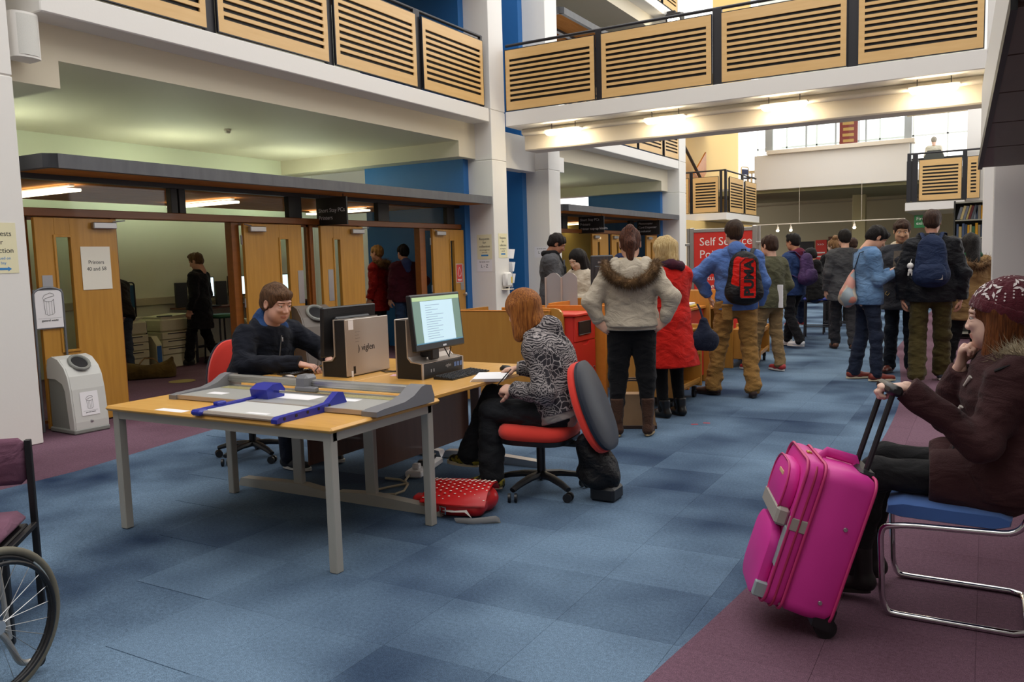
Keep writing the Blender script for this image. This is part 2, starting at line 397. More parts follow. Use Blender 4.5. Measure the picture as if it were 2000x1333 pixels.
balustrade('slotted wooden balustrade of the topmost left balcony, cut by the top edge', 'y', XF-.02, [(14.75, 16.5), (16.6, 18.44), (18.6, 20.19), (20.38, 21.45)], [(16.51, 16.59), (18.45, 18.59), (20.2, 20.37)], 7.715, 8.72, 8.81, 14.7, 21.5, 9)
# ---------------------------------------------------------------- footbridge
struct('bridge_deck', MB().rbox(-7.13, -.02, 12.36, 14.1, 3.72, 3.965, .01), WHITE)
struct('bridge_beam', MB().rbox(-7.05, -.03, 12.86, 13.3, 3.36, 3.72, .02).rbox(-7.05, -.03, 12.75, 12.9, 3.62, 3.72, .02), CREAM)
cd = thing('conduit', 'cream painted lighting conduit under the footbridge', 'pipe')
part(cd, 'pipe', MB().tube([(-6.95, 12.66, 3.615), (-.1, 12.66, 3.615)], .035, 10), CREAM, 40)
LN = ['leftmost', 'second from the left', 'third from the left', 'rightmost']
for k, (a, b) in enumerate(((-6.445, -5.83), (-4.69, -4.07), (-2.9, -2.28), (-.95, -.37))):
    t = thing('fluorescent_light', '%s glowing strip light under the footbridge' % LN[k], 'light', (0, 0, 0), 0, 'strip lights under the footbridge')
    part(t, 'diffuser', MB().rbox(a, b, 12.46, 12.615, 3.53, 3.60, .03), TUBE, 40)
    part(t, 'tray', MB().rbox(a-.02, b+.02, 12.49, 12.62, 3.60, 3.622, .004), CREAM)
    for q in (.15, .85): part(t, 'hanger', MB().tube([(a+(b-a)*q, 12.56, 3.62), (a+(b-a)*q, 12.56, 3.72)], .006, 6), METAL)
# ---------------------------------------------------------------- far end of the hall
struct('wall_far', MB().box(-14, 4, 37, 37.2, 0, 3.75).box(-14, 4, 36.0, 37.2, 3.45, 3.75), OLIVE)
struct('ceiling_far', MB().box(-12, 3.5, 30.2, 37, 3.55, 3.72), mat('olive_ceiling', '#8d8a66', .8))
struct('wall_far_parapet', MB().rbox(-7.2, -2.25, 30, 30.25, 3.66, 4.86, .01), WHITE)
struct('trim_parapet_coping', MB().rbox(-6.75, -2.1, 29.85, 30.4, 4.86, 5.0, .01), CREAM)
struct('wall_far_right', MB().box(-2.25, .3, 30, 30.25, 3.66, 4.0).box(-.5, .3, 24.2, 24.6, 0, 8), WHITE)
struct('pillar_far', MB().rbox(-4.48, -4.02, 34, 34.4, 0, 3.55, .01), mat('pillar_paint', '#c9c092', .6))
struct('wall_left_far', MB().box(-7.5, -7.2, 22.05, 30, 0, 2.43).box(-9.0, -8.8, 22.05, 34, 2.6, 8), mat('ochre_wall', '#e4c27a', .6))
struct('wall_right', MB().box(.3, .5, 12.8, 37, 0, 3.7).box(.3, .5, 14, 24, 3.7, 4.2), WHITE)
# upper far room: slab, window wall with mullions looking out to the sky
struct('floor_upper_far', MB().box(-9, 1, 30.25, 38, 3.72, 3.8), mat('pale_floor', '#c8c4bd', .5))
struct('floor_upper_right', MB().box(.3, 3, 12.8, 30, 3.7, 3.95), WHITE)
w = MB()
for k in range(9): w.box(-9+k*1.25, -8.94+k*1.25, 38, 38.1, 3.8, 8)
for z in (3.8, 4.9, 6.0, 7.1): w.box(-9, 1, 38, 38.1, z, z+.06)
struct('window_1', w, mat('window_frame', '#cfd4d4', .4))
m = MB().box(-6.85, -6.6, 30.1, 30.25, 5.0, 8).box(-2.42, -2.2, 30.1, 30.25, 4.0, 8)
for x in (-5.5, -4.55, -3.6): m.box(x, x+.05, 30.12, 30.2, 5.0, 8)
struct('window_2', m, mat('grey_frame', '#9fa5a8', .4))
for x0, x1 in ((-6.6, -5.5), (-5.45, -4.55), (-4.5, -3.6), (-3.55, -2.42)):
    o = part(bpy.data.objects['window_2'], 'pane', MB().box(x0, x1, 30.15, 30.16, 5.0, 8), GLASS)

# unseen walls added around the photographer, blocking sideways light; daylight falls from above
HALLG = mat('unseen_wall_grey', '#8d8983', .7)  # mid grey to cut the light these walls bounce back
struct('wall_back', MB().box(-12, 5, -5.2, -5, 0, 9.5), HALLG)
struct('wall_right_near', MB().box(5, 5.2, -5, 13, 0, 9.5), HALLG)
struct('wall_left_near', MB().box(-12, -7.7, -5, 3.6, 0, 9.5), HALLG)

struct('wall_upper_ochre', MB().box(-7.1, -6.05, 24.6, 24.8, 6.2, 10), MATS['ochre_wall'])
struct('wall_upper_pale', MB().box(-9, 1, 38.2, 38.3, 8, 14).box(-6.1, .3, 30.1, 30.2, 7.2, 12), mat('pale_glazing', '#c9cdbf', .4))
# ================================================================ door wall on the left
XW = -7.726
YELW = mat('dark_gap', '#1a1512', .8)
struct('trim_lintel', MB().rbox(XW-.08, XW+.05, 4.40, 11.78, 2.012, 2.092, .006), LINT)
def jamb(y0, y1, n):
    struct('trim_jamb_%d' % n, MB().rbox(XW-.09, XW+.02, y0, y1, 0, 2.012, .004), LINT)
for n, (a, b) in enumerate(((4.38, 4.44), (5.30, 5.36), (6.84, 6.95), (8.14, 8.20), (9.12, 9.18), (10.57, 10.72), (11.72, 11.78))): jamb(a, b, n+1)
def window(n, y0, y1, z0, z1, x=XW-.03):
    w = struct('window_%d' % n, MB().box(x-.02, x+.02, y0, y1, z0, z0+.03).box(x-.02, x+.02, y0, y1, z1-.03, z1).box(x-.02, x+.02, y0, y0+.03, z0, z1).box(x-.02, x+.02, y1-.03, y1, z0, z1), LINT)
    part(w, 'pane', MB().box(x-.004, x+.004, y0+.03, y1-.03, z0+.03, z1-.03), GLASS)
window(3, 4.44, 5.30, .05, 2.01); window(4, 6.95, 8.14, .05, 2.01); window(5, 8.20, 9.12, .05, 2.01); window(6, 10.72, 11.72, .05, 2.01)
edges = [4.44, 6.03, 6.22, 7.78, 8.01, 9.56, 9.82, 11.34, 11.56, 11.76]
tr = thing('transom_post_row', 'row of short black posts with glazing between lintel and long left canopy', 'transom')
for a, b in ((6.03, 6.115), (6.135, 6.22), (7.78, 8.01), (9.56, 9.82), (11.34, 11.56)): part(tr, 'post', MB().rbox(XW-.05, XW+.03, a, b, 2.092, 2.36, .004), BLACK)
for a, b in ((4.44, 6.03), (6.22, 7.78), (8.01, 9.56), (9.82, 11.34)): part(tr, 'pane', MB().box(XW-.03, XW-.022, a, b, 2.092, 2.36), GLASS)
def door(n, y0, y1, closer_right, wy, plate_y, label):
    """veneered leaf folded back flat, narrow vision slot, overhead closer, hinges, plate and knob"""
    d = ob('door_%d' % n, None, None, (XW+.06, 0, 0)); d['kind'] = 'structure'; d['label'] = label
    a, b = wy; z0, z1 = .74, 1.82; t = .044
    m = MB().rbox(0, t, y0, a, .012, 1.998, .003).rbox(0, t, b, y1, .012, 1.998, .003).box(0, t, a, b, .012, z0).box(0, t, a, b, z1, 1.998)
    part(d, 'leaf', m, DOORW)
    part(d, 'glass_slot', MB().box(.018, .026, a, b, z0, z1), GLASS)
    part(d, 'bead', MB().rbox(t, t+.012, a-.02, a+.004, z0-.02, z1+.02, .003).rbox(t, t+.012, b-.004, b+.02, z0-.02, z1+.02, .003).rbox(t, t+.012, a, b, z0-.02, z0+.004, .003).rbox(t, t+.012, a, b, z1-.004, z1+.02, .003), DOORW)
    c0 = y1-.27 if closer_right else y0+.06
    cl = part(d, 'closer', MB().rbox(t, t+.055, c0, c0+.25, 1.90, 1.965, .008), STEEL)
    part(cl, 'arm', MB().tube([(t+.03, c0+(.22 if closer_right else .03), 1.97), (t+.05, c0+(.34 if closer_right else -.09), 1.985)], .007, 6), STEEL)
    hy = y1 if closer_right else y0
    for z in (.25, 1.0, 1.75): part(d, 'hinge', MB().cyl((.0, hy, z), .012, .11, 8), STEEL)
    if plate_y is not None:
        part(d, 'push_plate', MB().rbox(t, t+.004, plate_y, plate_y+.10, 1.0, 1.42, .001), STEEL)
    return d
dA = door(1, 4.466, 5.295, True, (4.655, 4.805), None, 'open wooden door leaf with a printers notice, beside the grey bin')
dB = door(2, 6.953, 7.903, False, (7.52, 7.66), 7.80, 'open wooden door leaf behind the seated man in the navy jacket')
dC = door(3, 8.258, 9.111, True, (8.50, 8.62), 8.36, 'open wooden door leaf left of the people in red and maroon')
dD = door(4, 10.80, 11.70, False, (11.28, 11.40), 11.56, 'open wooden door leaf beside the blue wall')
part(dA, 'push_plate', MB().rbox(.044, .048, 4.50, 4.60, 1.20, 1.46, .001), mat('grey_plate', '#a9a9ad', .5, .4))
for d, y in ((dB, 7.84), (dD, 11.64)):
    part(d, 'knob', MB().lathe([(.012, 0), (.012, .03), (.026, .04), (.028, .055), (.018, .066)], 12, roty(pi/2), (.044, y, .93)), STEEL, 40)
# printed notices
def notice(label, w, h, loc, fr, lines, paper=PAPERW, cat='notice', group=None):
    """sheet centred at loc lying in frame fr (cols x,y,normal); lines=(text,size,ydir offset,material)"""
    t = thing('notice', label, cat, loc, 0, group); fr = np.asarray(fr)
    part(t, 'sheet', MB().box(-w/2, w/2, -h/2, h/2, -.0012, .0012, fr), paper)
    for (s, sz, y, mt) in lines: text(t, s, sz, mt, fr @ np.array((0, y, .0016)), fr, align='CENTER')
    return t
notice('white notice reading Printers 40 and 58 on the left door', .31, .42, (XW+.109, 5.05, 1.517), FXP, [('Printers', .052, .04, INK), ('40 and 58', .052, -.025, INK)], PAPER)
nl = notice('cream requests notice with a blue arrow on the left edge column', .297, .42, (XF+.003, 3.865, 1.70), FXP, [('Requests', .06, .10, INK), ('for', .06, .03, INK), ('collection', .06, -.04, INK), ('are issued on', .033, -.095, INKB), ('the bay', .033, -.135, INKB)], CREAMP)
part(nl, 'arrow', MB().add([(0, -.06, -.165), (0, .06, -.165), (0, .06, -.155), (0, .09, -.175), (0, .06, -.195), (0, .06, -.185), (0, -.06, -.185)], [(0, 1, 2, 3, 4, 5, 6)], None, (.002, 0, 0)), INKB)
def req(label, loc, fr):
    n = notice(label, .29, .41, loc, fr, [('Requests', .055, .115, INK), ('for', .055, .055, INK), ('collection', .055, -.01, INK), ('are arranged on', .03, -.06, INK), ('your left', .03, -.1, INK)], CREAMP)
    part(n, 'arrow', MB().box(-.07, .07, -.155, -.13, .001, .0018, np.asarray(fr)), INKB)
req('cream requests for collection notice on the near face of the notice column', (-7.325, 11.873, 1.705), FYN)
req('cream requests for collection notice on the hall side of the notice column', (XF+.003, 12.14, 1.72), FXP)
notice('white L - Z notice under the cream one on the notice column', .29, .2, (-7.335, 11.873, 1.39), FYN, [('By family name', .032, .055, INK), ('L - Z', .07, -.03, INK)])
notice('white L - Z notice on the column behind the man in the overcoat', .30, .2, (-7.31, 13.898, 1.605), FYN, [('By family name', .032, .055, INK), ('L - Z', .07, -.03, INK)])
REDP = mat('red_print', '#c8423c', .6)
n = notice('small red framed mandatory sign on the door by the blue wall', .2, .32, (XW+.112, 11.52, 1.28), FXP, [], mat('sign_frame', '#b9b3ac', .5))
part(n, 'print', MB().box(.0016, .0026, -.085, .085, -.145, .145), REDP)
ln = MB()
ln.tube([(.003, -.05, -.02), (.003, -.02, .06), (.003, .0, .1), (.003, .03, .05), (.003, .05, .0), (.003, .03, -.05), (.003, -.03, -.05), (.003, -.05, -.02)], .004, 5)
ln.box(.0026, .0034, -.06, .06, -.11, -.1).box(.0026, .0034, -.05, .05, -.13, -.12); part(n, 'symbol', ln, PAPERW)
# hanging signs
def hang(label, x0, x1, y, z0, z1, lines, size):
    t = thing('hanging_sign', label, 'sign', (0, 0, 0))
    part(t, 'board', MB().rbox(x0, x1, y, y+.03, z0, z1, .003), BLACK)
    for q in (x0+.06, x1-.06): part(t, 'hanger', MB().cyl((q, y+.015, z1), .006, 2.396-z1, 6), METAL)
    for k, s in enumerate(lines): text(t, s, size, mat('sign_lettering', '#c4c4c6', .7), (x0+.04, y-.001, z0+(len(lines)-k-.55)*size*1.28+.03), FYN)
hang('black hanging sign reading Short Stay PCs Printers under the long left canopy', -7.72, -7.20, 8.3, 2.0, 2.36, ['Short Stay PCs', 'Printers'], .075)
hang('black hanging sign reading Short Stay PCs with top-up kiosks, under the second canopy', -7.75, -7.15, 16.5, 2.0, 2.36, ['Short Stay PCs', 'Printers', 'Printer top-up kiosks'], .075)
hang('black hanging sign reading Photocopier card dispenser, second canopy far end', -7.75, -7.15, 20.0, 2.0, 2.36, ['Photocopier', 'Card Dispenser', 'Revaluator'], .075)
# second bay back of house: doors and ochre wall
struct('trim_lintel_2', MB().rbox(XW-.08, XW+.05, 14.5, 21.3, 2.012, 2.092, .006), LINT)
for n, (a, b) in enumerate(((14.5, 15.4), (17.0, 17.9), (18.1, 18.9), (20.4, 21.2))):
    d = ob('door_%d' % (5+n), None, None, (XW+.03, 0, 0)); d['kind'] = 'structure'
    part(d, 'leaf', MB().rbox(0, .044, a, a+.3, .01, 2.0, .003).rbox(0, .044, a+.42, b, .01, 2.0, .003).box(0, .044, a+.3, a+.42, .01, .74).box(0, .044, a+.3, a+.42, 1.82, 2.0), DOORW)
    part(d, 'glass_slot', MB().box(.018, .026, a+.3, a+.42, .74, 1.82), GLASS)
    part(d, 'closer', MB().rbox(.044, .1, a+.06, a+.3, 1.9, 1.965, .006), STEEL)
tr2 = thing('transom_post_row', 'row of short black posts with glazing under the second canopy', 'transom')
for a in (15.6, 17.5, 19.4, 20.9): part(tr2, 'post', MB().rbox(XW-.05, XW+.03, a, a+.25, 2.092, 2.36, .004), BLACK)
for a in (14.5, 15.85, 17.75, 19.65): part(tr2, 'pane', MB().box(XW-.03, XW-.022, a, a+1.1, 2.092, 2.36), GLASS)
struct('wall_bay_ochre', MB().box(-9.6, -9.5, 14.4, 21.4, 0, 2.39), mat('ochre_room', '#c9b25a', .7))
# loudspeaker on the left column
sp = thing('loudspeaker', 'white wall loudspeaker high on the column at the left edge', 'speaker', (-7.31, 4.30, 3.33))
m = MB(); prof = []
for k in range(9):
    a = -pi/2+pi*k/8; prof.append((.08+.07*math.cos(a), .12*math.sin(a)))
m.prism([(-.08, -.12)]+prof+[(-.08, .12)], 0, .38, 'z'); part(sp, 'cabinet', m, WHITE, 40)
part(sp, 'grille', MB().prism([(p[0]+.006, p[1]*.93) for p in prof], .02, .36, 'z'), mat('speaker_grille', '#d9d8d2', .8, bump=(300, .3)), 40)
part(sp, 'bracket', MB().rbox(-.06, .0, -.195, -.11, .17, .22, .008), METAL)
# dispenser and leaflets on the notice column
ds = thing('soap_dispenser', 'white hand gel dispenser fixed to the notice column', 'dispenser', (XF, 12.16, 1.02))
part(ds, 'housing', MB().rbox(0, .11, -.1, .1, .0, .25, .03), WHITE, 40); part(ds, 'drip_tray', MB().rbox(0, .13, -.11, .11, -.05, -.035, .008), CREAM)
part(ds, 'nozzle', MB().rbox(.03, .07, -.02, .02, -.025, 0, .004), METAL); part(ds, 'label_patch', MB().box(.108, .1115, .04, .085, .06, .17), mat('yellow_patch', '#d9b62e', .6))
lf = thing('leaflet_holder', 'clear leaflet holder with folded leaflets on the far side of the notice column', 'leaflets', (XF-.05, 12.345, 1.0))
part(lf, 'rack', MB().rbox(-.1, .1, 0, .02, 0, .42, .003), mat('clear_acrylic', '#c9ccd2', .15, alpha=.5))
for k, z in enumerate((.08, .28, .5)): part(lf, 'leaflet', MB().box(-.07, .07, -.002, .002, 0, .17, rotx(-.35) @ rotz(.2), (.03, .05, z)), PAPERW)
# ---------------------------------------------------------------- recycling bin and its sign
BINL = mat('bin_shell', '#c9c9c4', .45); BIND = mat('bin_grey', '#82847f', .5); BINK = mat('bin_black', '#15161a', .35)
def make_bin(label, loc, rz, shell=BINL, base=BIND, picture=True):
    """local: front looks along +x, width along y"""
    b = thing('recycling_bin', label, 'bin', loc, rz)
    prof = [(.30, .03), (.30, .10), (.255, .40), (.215, .52), (.15, .60), (.02, .675), (-.12, .70), (-.22, .67), (-.25, .60), (-.25, .03)]
    part(b, 'body', MB().prism(prof, -.155, .155, 'y'), BIND if picture else shell, 30)
    cut = [(.30, .05), (.25, .42), (.16, .50), (-.05, .56), (-.25, .56)]
    for s in (-1, 1):
        o = [(.30, .03), (.305, .10), (.262, .40), (.222, .525), (.156, .607), (.022, .683), (-.12, .708), (-.226, .678), (-.256, .60), (-.256, .50), (-.06, .50), (.09, .46), (.14, .40), (.2, .03)]
        part(b, 'side_shell', MB().prism(o, -.165 if s < 0 else .145, -.145 if s < 0 else .165, 'y'), shell, 30)
    m = MB(); fr = prof[:7]
    for (x0, z0), (x1, z1) in zip(fr[:-1], fr[1:]):
        m.prism([(x0, z0), (x1, z1), (x1+.012, z1+.008), (x0+.012, z0+.004)], -.15, .15, 'y')
    part(b, 'front_shell', m, shell, 30)
    # aperture: sunk black oval on the sloping top
    el = MB(); v = []
    c = np.array((.112, 0, .635)); d = np.array((.13, 0, -.075)); d /= np.linalg.norm(d); nrm = np.array((.5, 0, .866))
    ring = [c+nrm*.012+d*.115*math.cos(t)+np.array((0, .085*math.sin(t), 0)) for t in np.linspace(0, 2*pi, 20, endpoint=False)]
    el.add(ring, [tuple(range(20))]); part(b, 'aperture', el, BINK)
    part(b, 'aperture_rim', MB().tube(ring, .016, 8, closed=True), BIND, 40)
    part(b, 'base', MB().rbox(-.27, .32, -.17, .17, 0, .045, .01), base)
    if picture:
        th = math.atan2(.045, .30); fr3 = np.stack([(0, 1, 0), (-math.sin(th), 0, math.cos(th)), (math.cos(th), 0, math.sin(th))], 1).astype(float)
        o = np.array((.291, .0, .27)); part(b, 'poster', MB().box(-.085, .085, -.11, .11, 0, .0015, fr3, o), PAPERW)
        bin_icon(b, o, fr3, .8)
        part(b, 'badge', MB().lathe([(.018, 0), (.018, .004), (.01, .007)], 14, fr3, np.array((.307, .0, .105))), STEEL, 40)
    return b
def bin_icon(parent, o, fr, s):
    L = []; z = .0025
    def P(*pts): return [o + fr @ np.array((x*s, y*s, z)) for x, y in pts]
    m = MB()
    m.tube(P((-.035, .04), (-.03, -.055), (-.01, -.065), (.02, -.062), (.036, -.05), (.035, .045)), .0014, 4)
    m.tube(P((-.037, .04), (-.01, .03), (.02, .032), (.037, .045)), .0014, 4)
    m.tube(P((-.045, .05), (-.03, .075), (.01, .09), (.035, .082), (.04, .068), (0, .06), (-.04, .045)), .0014, 4)
    for x in (-.018, .0, .018): m.tube(P((x, .03), (x, -.06)), .0008, 4)
    m.tube(P((-.085, -.085), (.085, -.085)), .0006, 4)
    part(parent, 'picture', m, INK)
    text(parent, 'general waste', .017*s/.8, INK, o+fr @ np.array((0, -.107*s, z)), fr, align='CENTER')
make_bin('pale grey recycling bin with a rounded hood, beside the left wooden door', (-7.39, 4.60, 0), -.06).scale = (.72, 1, 1)
bs = thing('bin_sign', 'white bin picture sign on a tall grey wire frame above the grey bin', 'sign', (-7.604, 4.53, 0), 0)
part(bs, 'frame', MB().tube(fillet([(0, -.14, 0), (0, -.14, 1.31), (0, -.05, 1.345), (0, .05, 1.345), (0, .14, 1.31), (0, .14, 0)], .05), .011, 8), mat('grey_tube', '#74777c', .45, .4), 40)
part(bs, 'card', MB().box(.002, .006, -.128, .128, .97, 1.32), PAPERW)
part(bs, 'backing', MB().box(-.004, .002, -.14, .14, .96, 1.33), mat('grey_tube', '#74777c'))
bin_icon(bs, np.array((.0065, 0, 1.175)), FXP, 1.35)
# second grey bin behind the seated man
make_bin('dark bodied recycling bin partly hidden behind the seated man', (-7.35, 7.75, .0), -.5, mat('bin_taupe', '#6f665f', .5), BIND, False).scale = (1.15, 1.3, 1.38)
# ---------------------------------------------------------------- printer room
PRN = mat('printer_plastic', '#cfcbaa', .5); PRND = mat('printer_dark', '#26282b', .5)
def printer(label, loc, rz, flip=False):
    p = thing('printer', label, 'printer', loc, rz)
    part(p, 'base', MB().rbox(-.3, .3, -.28, .28, 0, .2, .012), PRN); 
    for k in range(3):
        z = .205+.115*k; t = part(p, 'paper_tray', MB().rbox(-.3, .3, -.29, .28, z, z+.108, .008), PRN); part(t, 'grip', MB().box(-.2, .2, -.293, -.28, z+.075, z+.09), PRND)
    part(p, 'body', MB().rbox(-.3, .3, -.28, .28, .55, .74, .02), PRN); part(p, 'output_lid', MB().prism([(-.28, .74), (.1, .74), (.26, .79), (.26, .80), (-.28, .77)], -.26, .2, 'y'), PRN)
    part(p, 'side_panel', MB().rbox(.3, .318, -.25, .25, .03, .72, .006), PRND)
    part(p, 'control_panel', MB().rbox(-.28, -.08, -.27, -.16, .775, .79, .004), PRND)
    return p
printer('cream office printer with a dark side panel, behind the leaning person', (-10.95, 7.5, 0), pi/2)
printer('cream office printer standing in front of the man in the long black coat', (-10.95, 8.33, 0), pi/2)
bc = thing('narrow_cabinet', 'narrow cream unit with a blue front between the two printers', 'cabinet', (-10.9, 7.92, 0))
part(bc, 'case', MB().prism([(-.25, 0), (.3, 0), (.3, .38), (.2, .5), (-.25, .5)], -.05, .05, 'y'), PRN); part(bc, 'front', MB().rbox(.3, .306, -.04, .04, .06, .36, .004), mat('bright_blue', '#2060a8', .5))
ps = thing('poster_stand', 'blue poster in a black metal stand by the printer room wall', 'sign', (-11.3, 7.98, 0))
part(ps, 'frame', MB().tube(fillet([(0, -.13, 0), (0, -.13, 1.3), (0, .1, 1.3), (0, .1, 0)], .05), .012, 8), METAL, 40); part(ps, 'poster', MB().box(.005, .012, -.11, .08, .92, 1.26), mat('teal_print', '#1d4a68', .5))
ct = thing('counter', 'narrow brown computer counter along the printer room wall', 'counter')
part(ct, 'worktop', MB().rbox(-11.38, -10.8, 8.75, 11.4, .835, .865, .004), BROWN); part(ct, 'rail', MB().rbox(-10.9, -10.86, 8.8, 11.3, .22, .26, .004), METAL)
for y in (8.8, 10.1, 11.3): part(ct, 'leg', MB().rbox(-10.9, -10.85, y-.025, y+.025, 0, .835, .004), METAL)
struct('trim_dado_rail', MB().rbox(-11.4, -11.36, 4.2, 11.5, .93, 1.05, .006), mat('dado', '#b5ab91', .6))
SCR = mat('lit_screen', '#cfe2ea', .3, emit='#d9ecf2', estr=1.4)
def pc(label, loc, rz):
    t = thing('desktop_computer', label, 'computer', loc, rz)
    part(t, 'tower', MB().rbox(-.06, .02, -.32, -.14, 0, .4, .006), PRND); s = part(t, 'monitor', MB().rbox(-.02, .02, -.12, .30, .14, .48, .008), PRND)
    part(s, 'screen', MB().box(.0205, .0215, -.105, .285, .165, .465), SCR); part(t, 'stand', MB().rbox(-.03, .01, .05, .13, .012, .2, .006).rbox(-.1, .1, 0, .18, 0, .012, .004), PRND)
    part(t, 'keyboard', MB().rbox(.14, .28, -.12, .3, 0, .02, .005), PRND)
    return t
pc('black computer with a glowing screen behind the man in the long coat', (-11.1, 9.05, .865), -.35)
pc('black computer with a glowing screen beside the first door jamb', (-11.1, 9.85, .865), -.35)
pc('black computer glimpsed through the glass between two doors', (-11.1, 10.9, .865), -.2)
st = thing('bar_stool', 'black framed stool with a green seat in the printer room', 'stool', (-10.45, 8.98, 0))
part(st, 'seat', MB().rbox(-.2, .2, -.22, .22, .7, .76, .025), mat('green_vinyl', '#1f5a3a', .6), 40)
for sx in (-1, 1):
    for sy in (-1, 1): part(st, 'leg', MB().tube([(sx*.17, sy*.19, .7), (sx*.19, sy*.21, 0)], .014, 8), METAL, 40)
part(st, 'footrest', MB().tube([(-.18, -.2, .25), (.18, -.2, .25), (.18, .2, .25), (-.18, .2, .25)], .011, 8, closed=True), METAL, 40)
fs = thing('floor_sticker', 'faded yellow oval sticker on the printer room carpet', 'sticker', (-9.23, 7.21, .0))
part(fs, 'disc', MB().lathe([(.001, .0), (.17, .0), (.17, .002), (.001, .002)], 24), mat('faded_yellow', '#9c8a4a', .8))
lb = thing('box_stack', 'white lidded box with a rounded tray by the first door jamb', 'box', (-10.2, 9.45, 0))
part(lb, 'carton', MB().prism([(-.2, .3), (.2, .3), (.2, .45), (-.05, .66), (-.2, .66)], -.2, .2, 'y'), PRN); part(lb, 'tray', MB().rbox(-.25, .25, -.25, .25, .22, .3, .03), PRN); part(lb, 'stand', MB().rbox(-.18, .18, -.18, .18, 0, .22, .01), PRN)
dv = thing('wall_device', 'cream card machine on the blue wall behind the man in red', 'machine', (-9.45, 11.66, .92))
part(dv, 'housing', MB().rbox(-.1, .1, -.06, .06, .12, .5, .02), PRN); part(dv, 'keypad', MB().rbox(-.12, .1, -.12, .06, 0, .11, .015), PRND)
# ================================================================ tables in the foreground
GREYP = mat('grey_paint_metal', '#b3afa4', .45, .2); BLK = mat('black_plastic', '#17171a', .42); SILV = mat('silver_plastic', '#b9aea4', .38, .5)
TOPW = wood('table_beech', '#dda856', '#d29c4a', (3, 14, 3), .38); TOPE = wood('table_edge', '#c98a36', '#bd7f2e', (3, 14, 3), .4)
t = thing('work_table', 'beech topped table on pale grey legs carrying two paper trimmers', 'table')
part(t, 'tabletop', MB().rbox(-4.33, -2.63, 2.85, 3.745, .692, .72, .012), [TOPW]); 
part(t, 'apron', MB().box(-4.29, -2.67, 2.885, 2.91, .645, .692).box(-4.29, -2.67, 3.685, 3.71, .645, .692).box(-4.295, -4.27, 2.9, 3.7, .645, .692).box(-2.69, -2.665, 2.9, 3.7, .645, .692), GREYP)
for x in (-4.305, -2.715):
    for y in (2.88, 3.665): part(t, 'leg', MB().rbox(x, x+.05, y, y+.05, 0, .69, .004), GREYP)
def desk(label, x0, x1, y0, y1, out):
    """laminate desk on two cantilever T legs; out=+1 user sits on the +x side"""
    d = thing('computer_desk', label, 'desk')
    part(d, 'desktop', MB().rbox(x0, x1, y0, y1, .695, .72, .004), BEECH)
    xm = (x0+x1)/2-.12*out
    for y in (y0+.09, y1-.13):
        l = part(d, 'leg', MB().rbox(xm-.04, xm+.04, y, y+.035, .06, .695, .004), STEEL if y > y0+.5 else GREYP)
        part(l, 'foot', MB().prism([(x0+.0, .0), (x1-.0, .0), (x1-.02, .045), (xm+.05, .07), (xm-.05, .07), (x0+.03, .055)], y-.02, y+.05, 'y'), STEEL if y > y0+.5 else GREYP)
    xp = xm-.05*out; part(d, 'modesty_panel', MB().rbox(min(xp, xp-.018*out), max(xp, xp-.018*out), y0+.14, y1-.14, .18, .69, .003), BROWN)
    part(d, 'cable_port', MB().lathe([(.035, 0), (.035, .003), (.02, .003)], 14, None, (xm-.1*out, y1-.25, .7205)), BLK)
    return d
desk('beech desk with brown modesty panel where the man in navy types', -4.40, -3.565, 3.76, 5.2, -1)
desk('beech desk with brown modesty panel where the woman in the patterned hoodie writes', -3.555, -2.72, 3.76, 5.2, 1)
# ---------------------------------------------------------------- paper trimmers
GBOARD = mat('trimmer_board', '#b4b4b0', .4, .3); GREYT = mat('trimmer_grey', '#76767a', .45); ALU = mat('aluminium', '#c9c7c2', .3, .8)
t = thing('rotary_trimmer', 'long grey rotary paper trimmer with aluminium rail lying across the table', 'paper trimmer', (0, 0, .72))
part(t, 'board', MB().rbox(-4.12, -2.68, 3.17, 3.60, .008, .026, .003), GBOARD)
part(t, 'front_lip', MB().box(-4.12, -2.70, 3.16, 3.172, .004, .028), SILV)
prof = [(3.15, 0), (3.64, 0), (3.645, .03), (3.62, .095), (3.57, .105), (3.53, .098), (3.46, .06), (3.38, .04), (3.2, .032), (3.15, .026)]
for a, b in ((-4.16, -4.10), (-2.70, -2.60)): part(t, 'end_bracket', MB().prism(prof, a, b, 'x'), GREYT, 30)
part(t, 'rail', MB().rbox(-4.11, -2.68, 3.545, 3.59, .05, .095, .006).box(-4.11, -2.68, 3.541, 3.546, .062, .066).box(-4.11, -2.68, 3.541, 3.546, .078, .082), ALU)
part(t, 'pressing_strip', MB().rbox(-4.08, -2.72, 3.46, 3.53, .027, .029, .001), mat('clear_yellowed', '#cdc58f', .25, alpha=.55))
part(t, 'cutting_carriage', MB().rbox(-3.50, -3.40, 3.50, 3.60, .04, .125, .018), GREYT, 30); part(t, 'carriage_skirt', MB().rbox(-3.49, -3.33, 3.49, 3.53, .03, .06, .006), GREYT)
for x0, x1, y0, y1 in ((-3.98, -3.85, 3.27, 3.33), (-3.55, -3.2, 3.3, 3.45), (-3.07, -2.92, 3.36, 3.42)): part(t, 'sticker', MB().box(x0, x1, y0, y1, .026, .0268), PAPERW)
BLUET = mat('trimmer_blue', '#262f9a', .35)
t = thing('guillotine_trimmer', 'small paper trimmer with bright blue ends at the front of the table', 'paper trimmer', (0, 0, .72))
part(t, 'board', MB().rbox(-3.53, -2.99, 2.87, 3.20, .006, .024, .003), mat('trimmer_pale', '#cfcfcb', .4))
part(t, 'front_edge', MB().rbox(-3.53, -2.99, 2.845, 2.885, .004, .026, .01), SILV, 30)
sp_ = [(2.83, 0), (3.33, 0), (3.335, .03), (3.31, .085), (3.27, .09), (3.2, .045), (3.1, .036), (2.85, .03), (2.83, .02)]
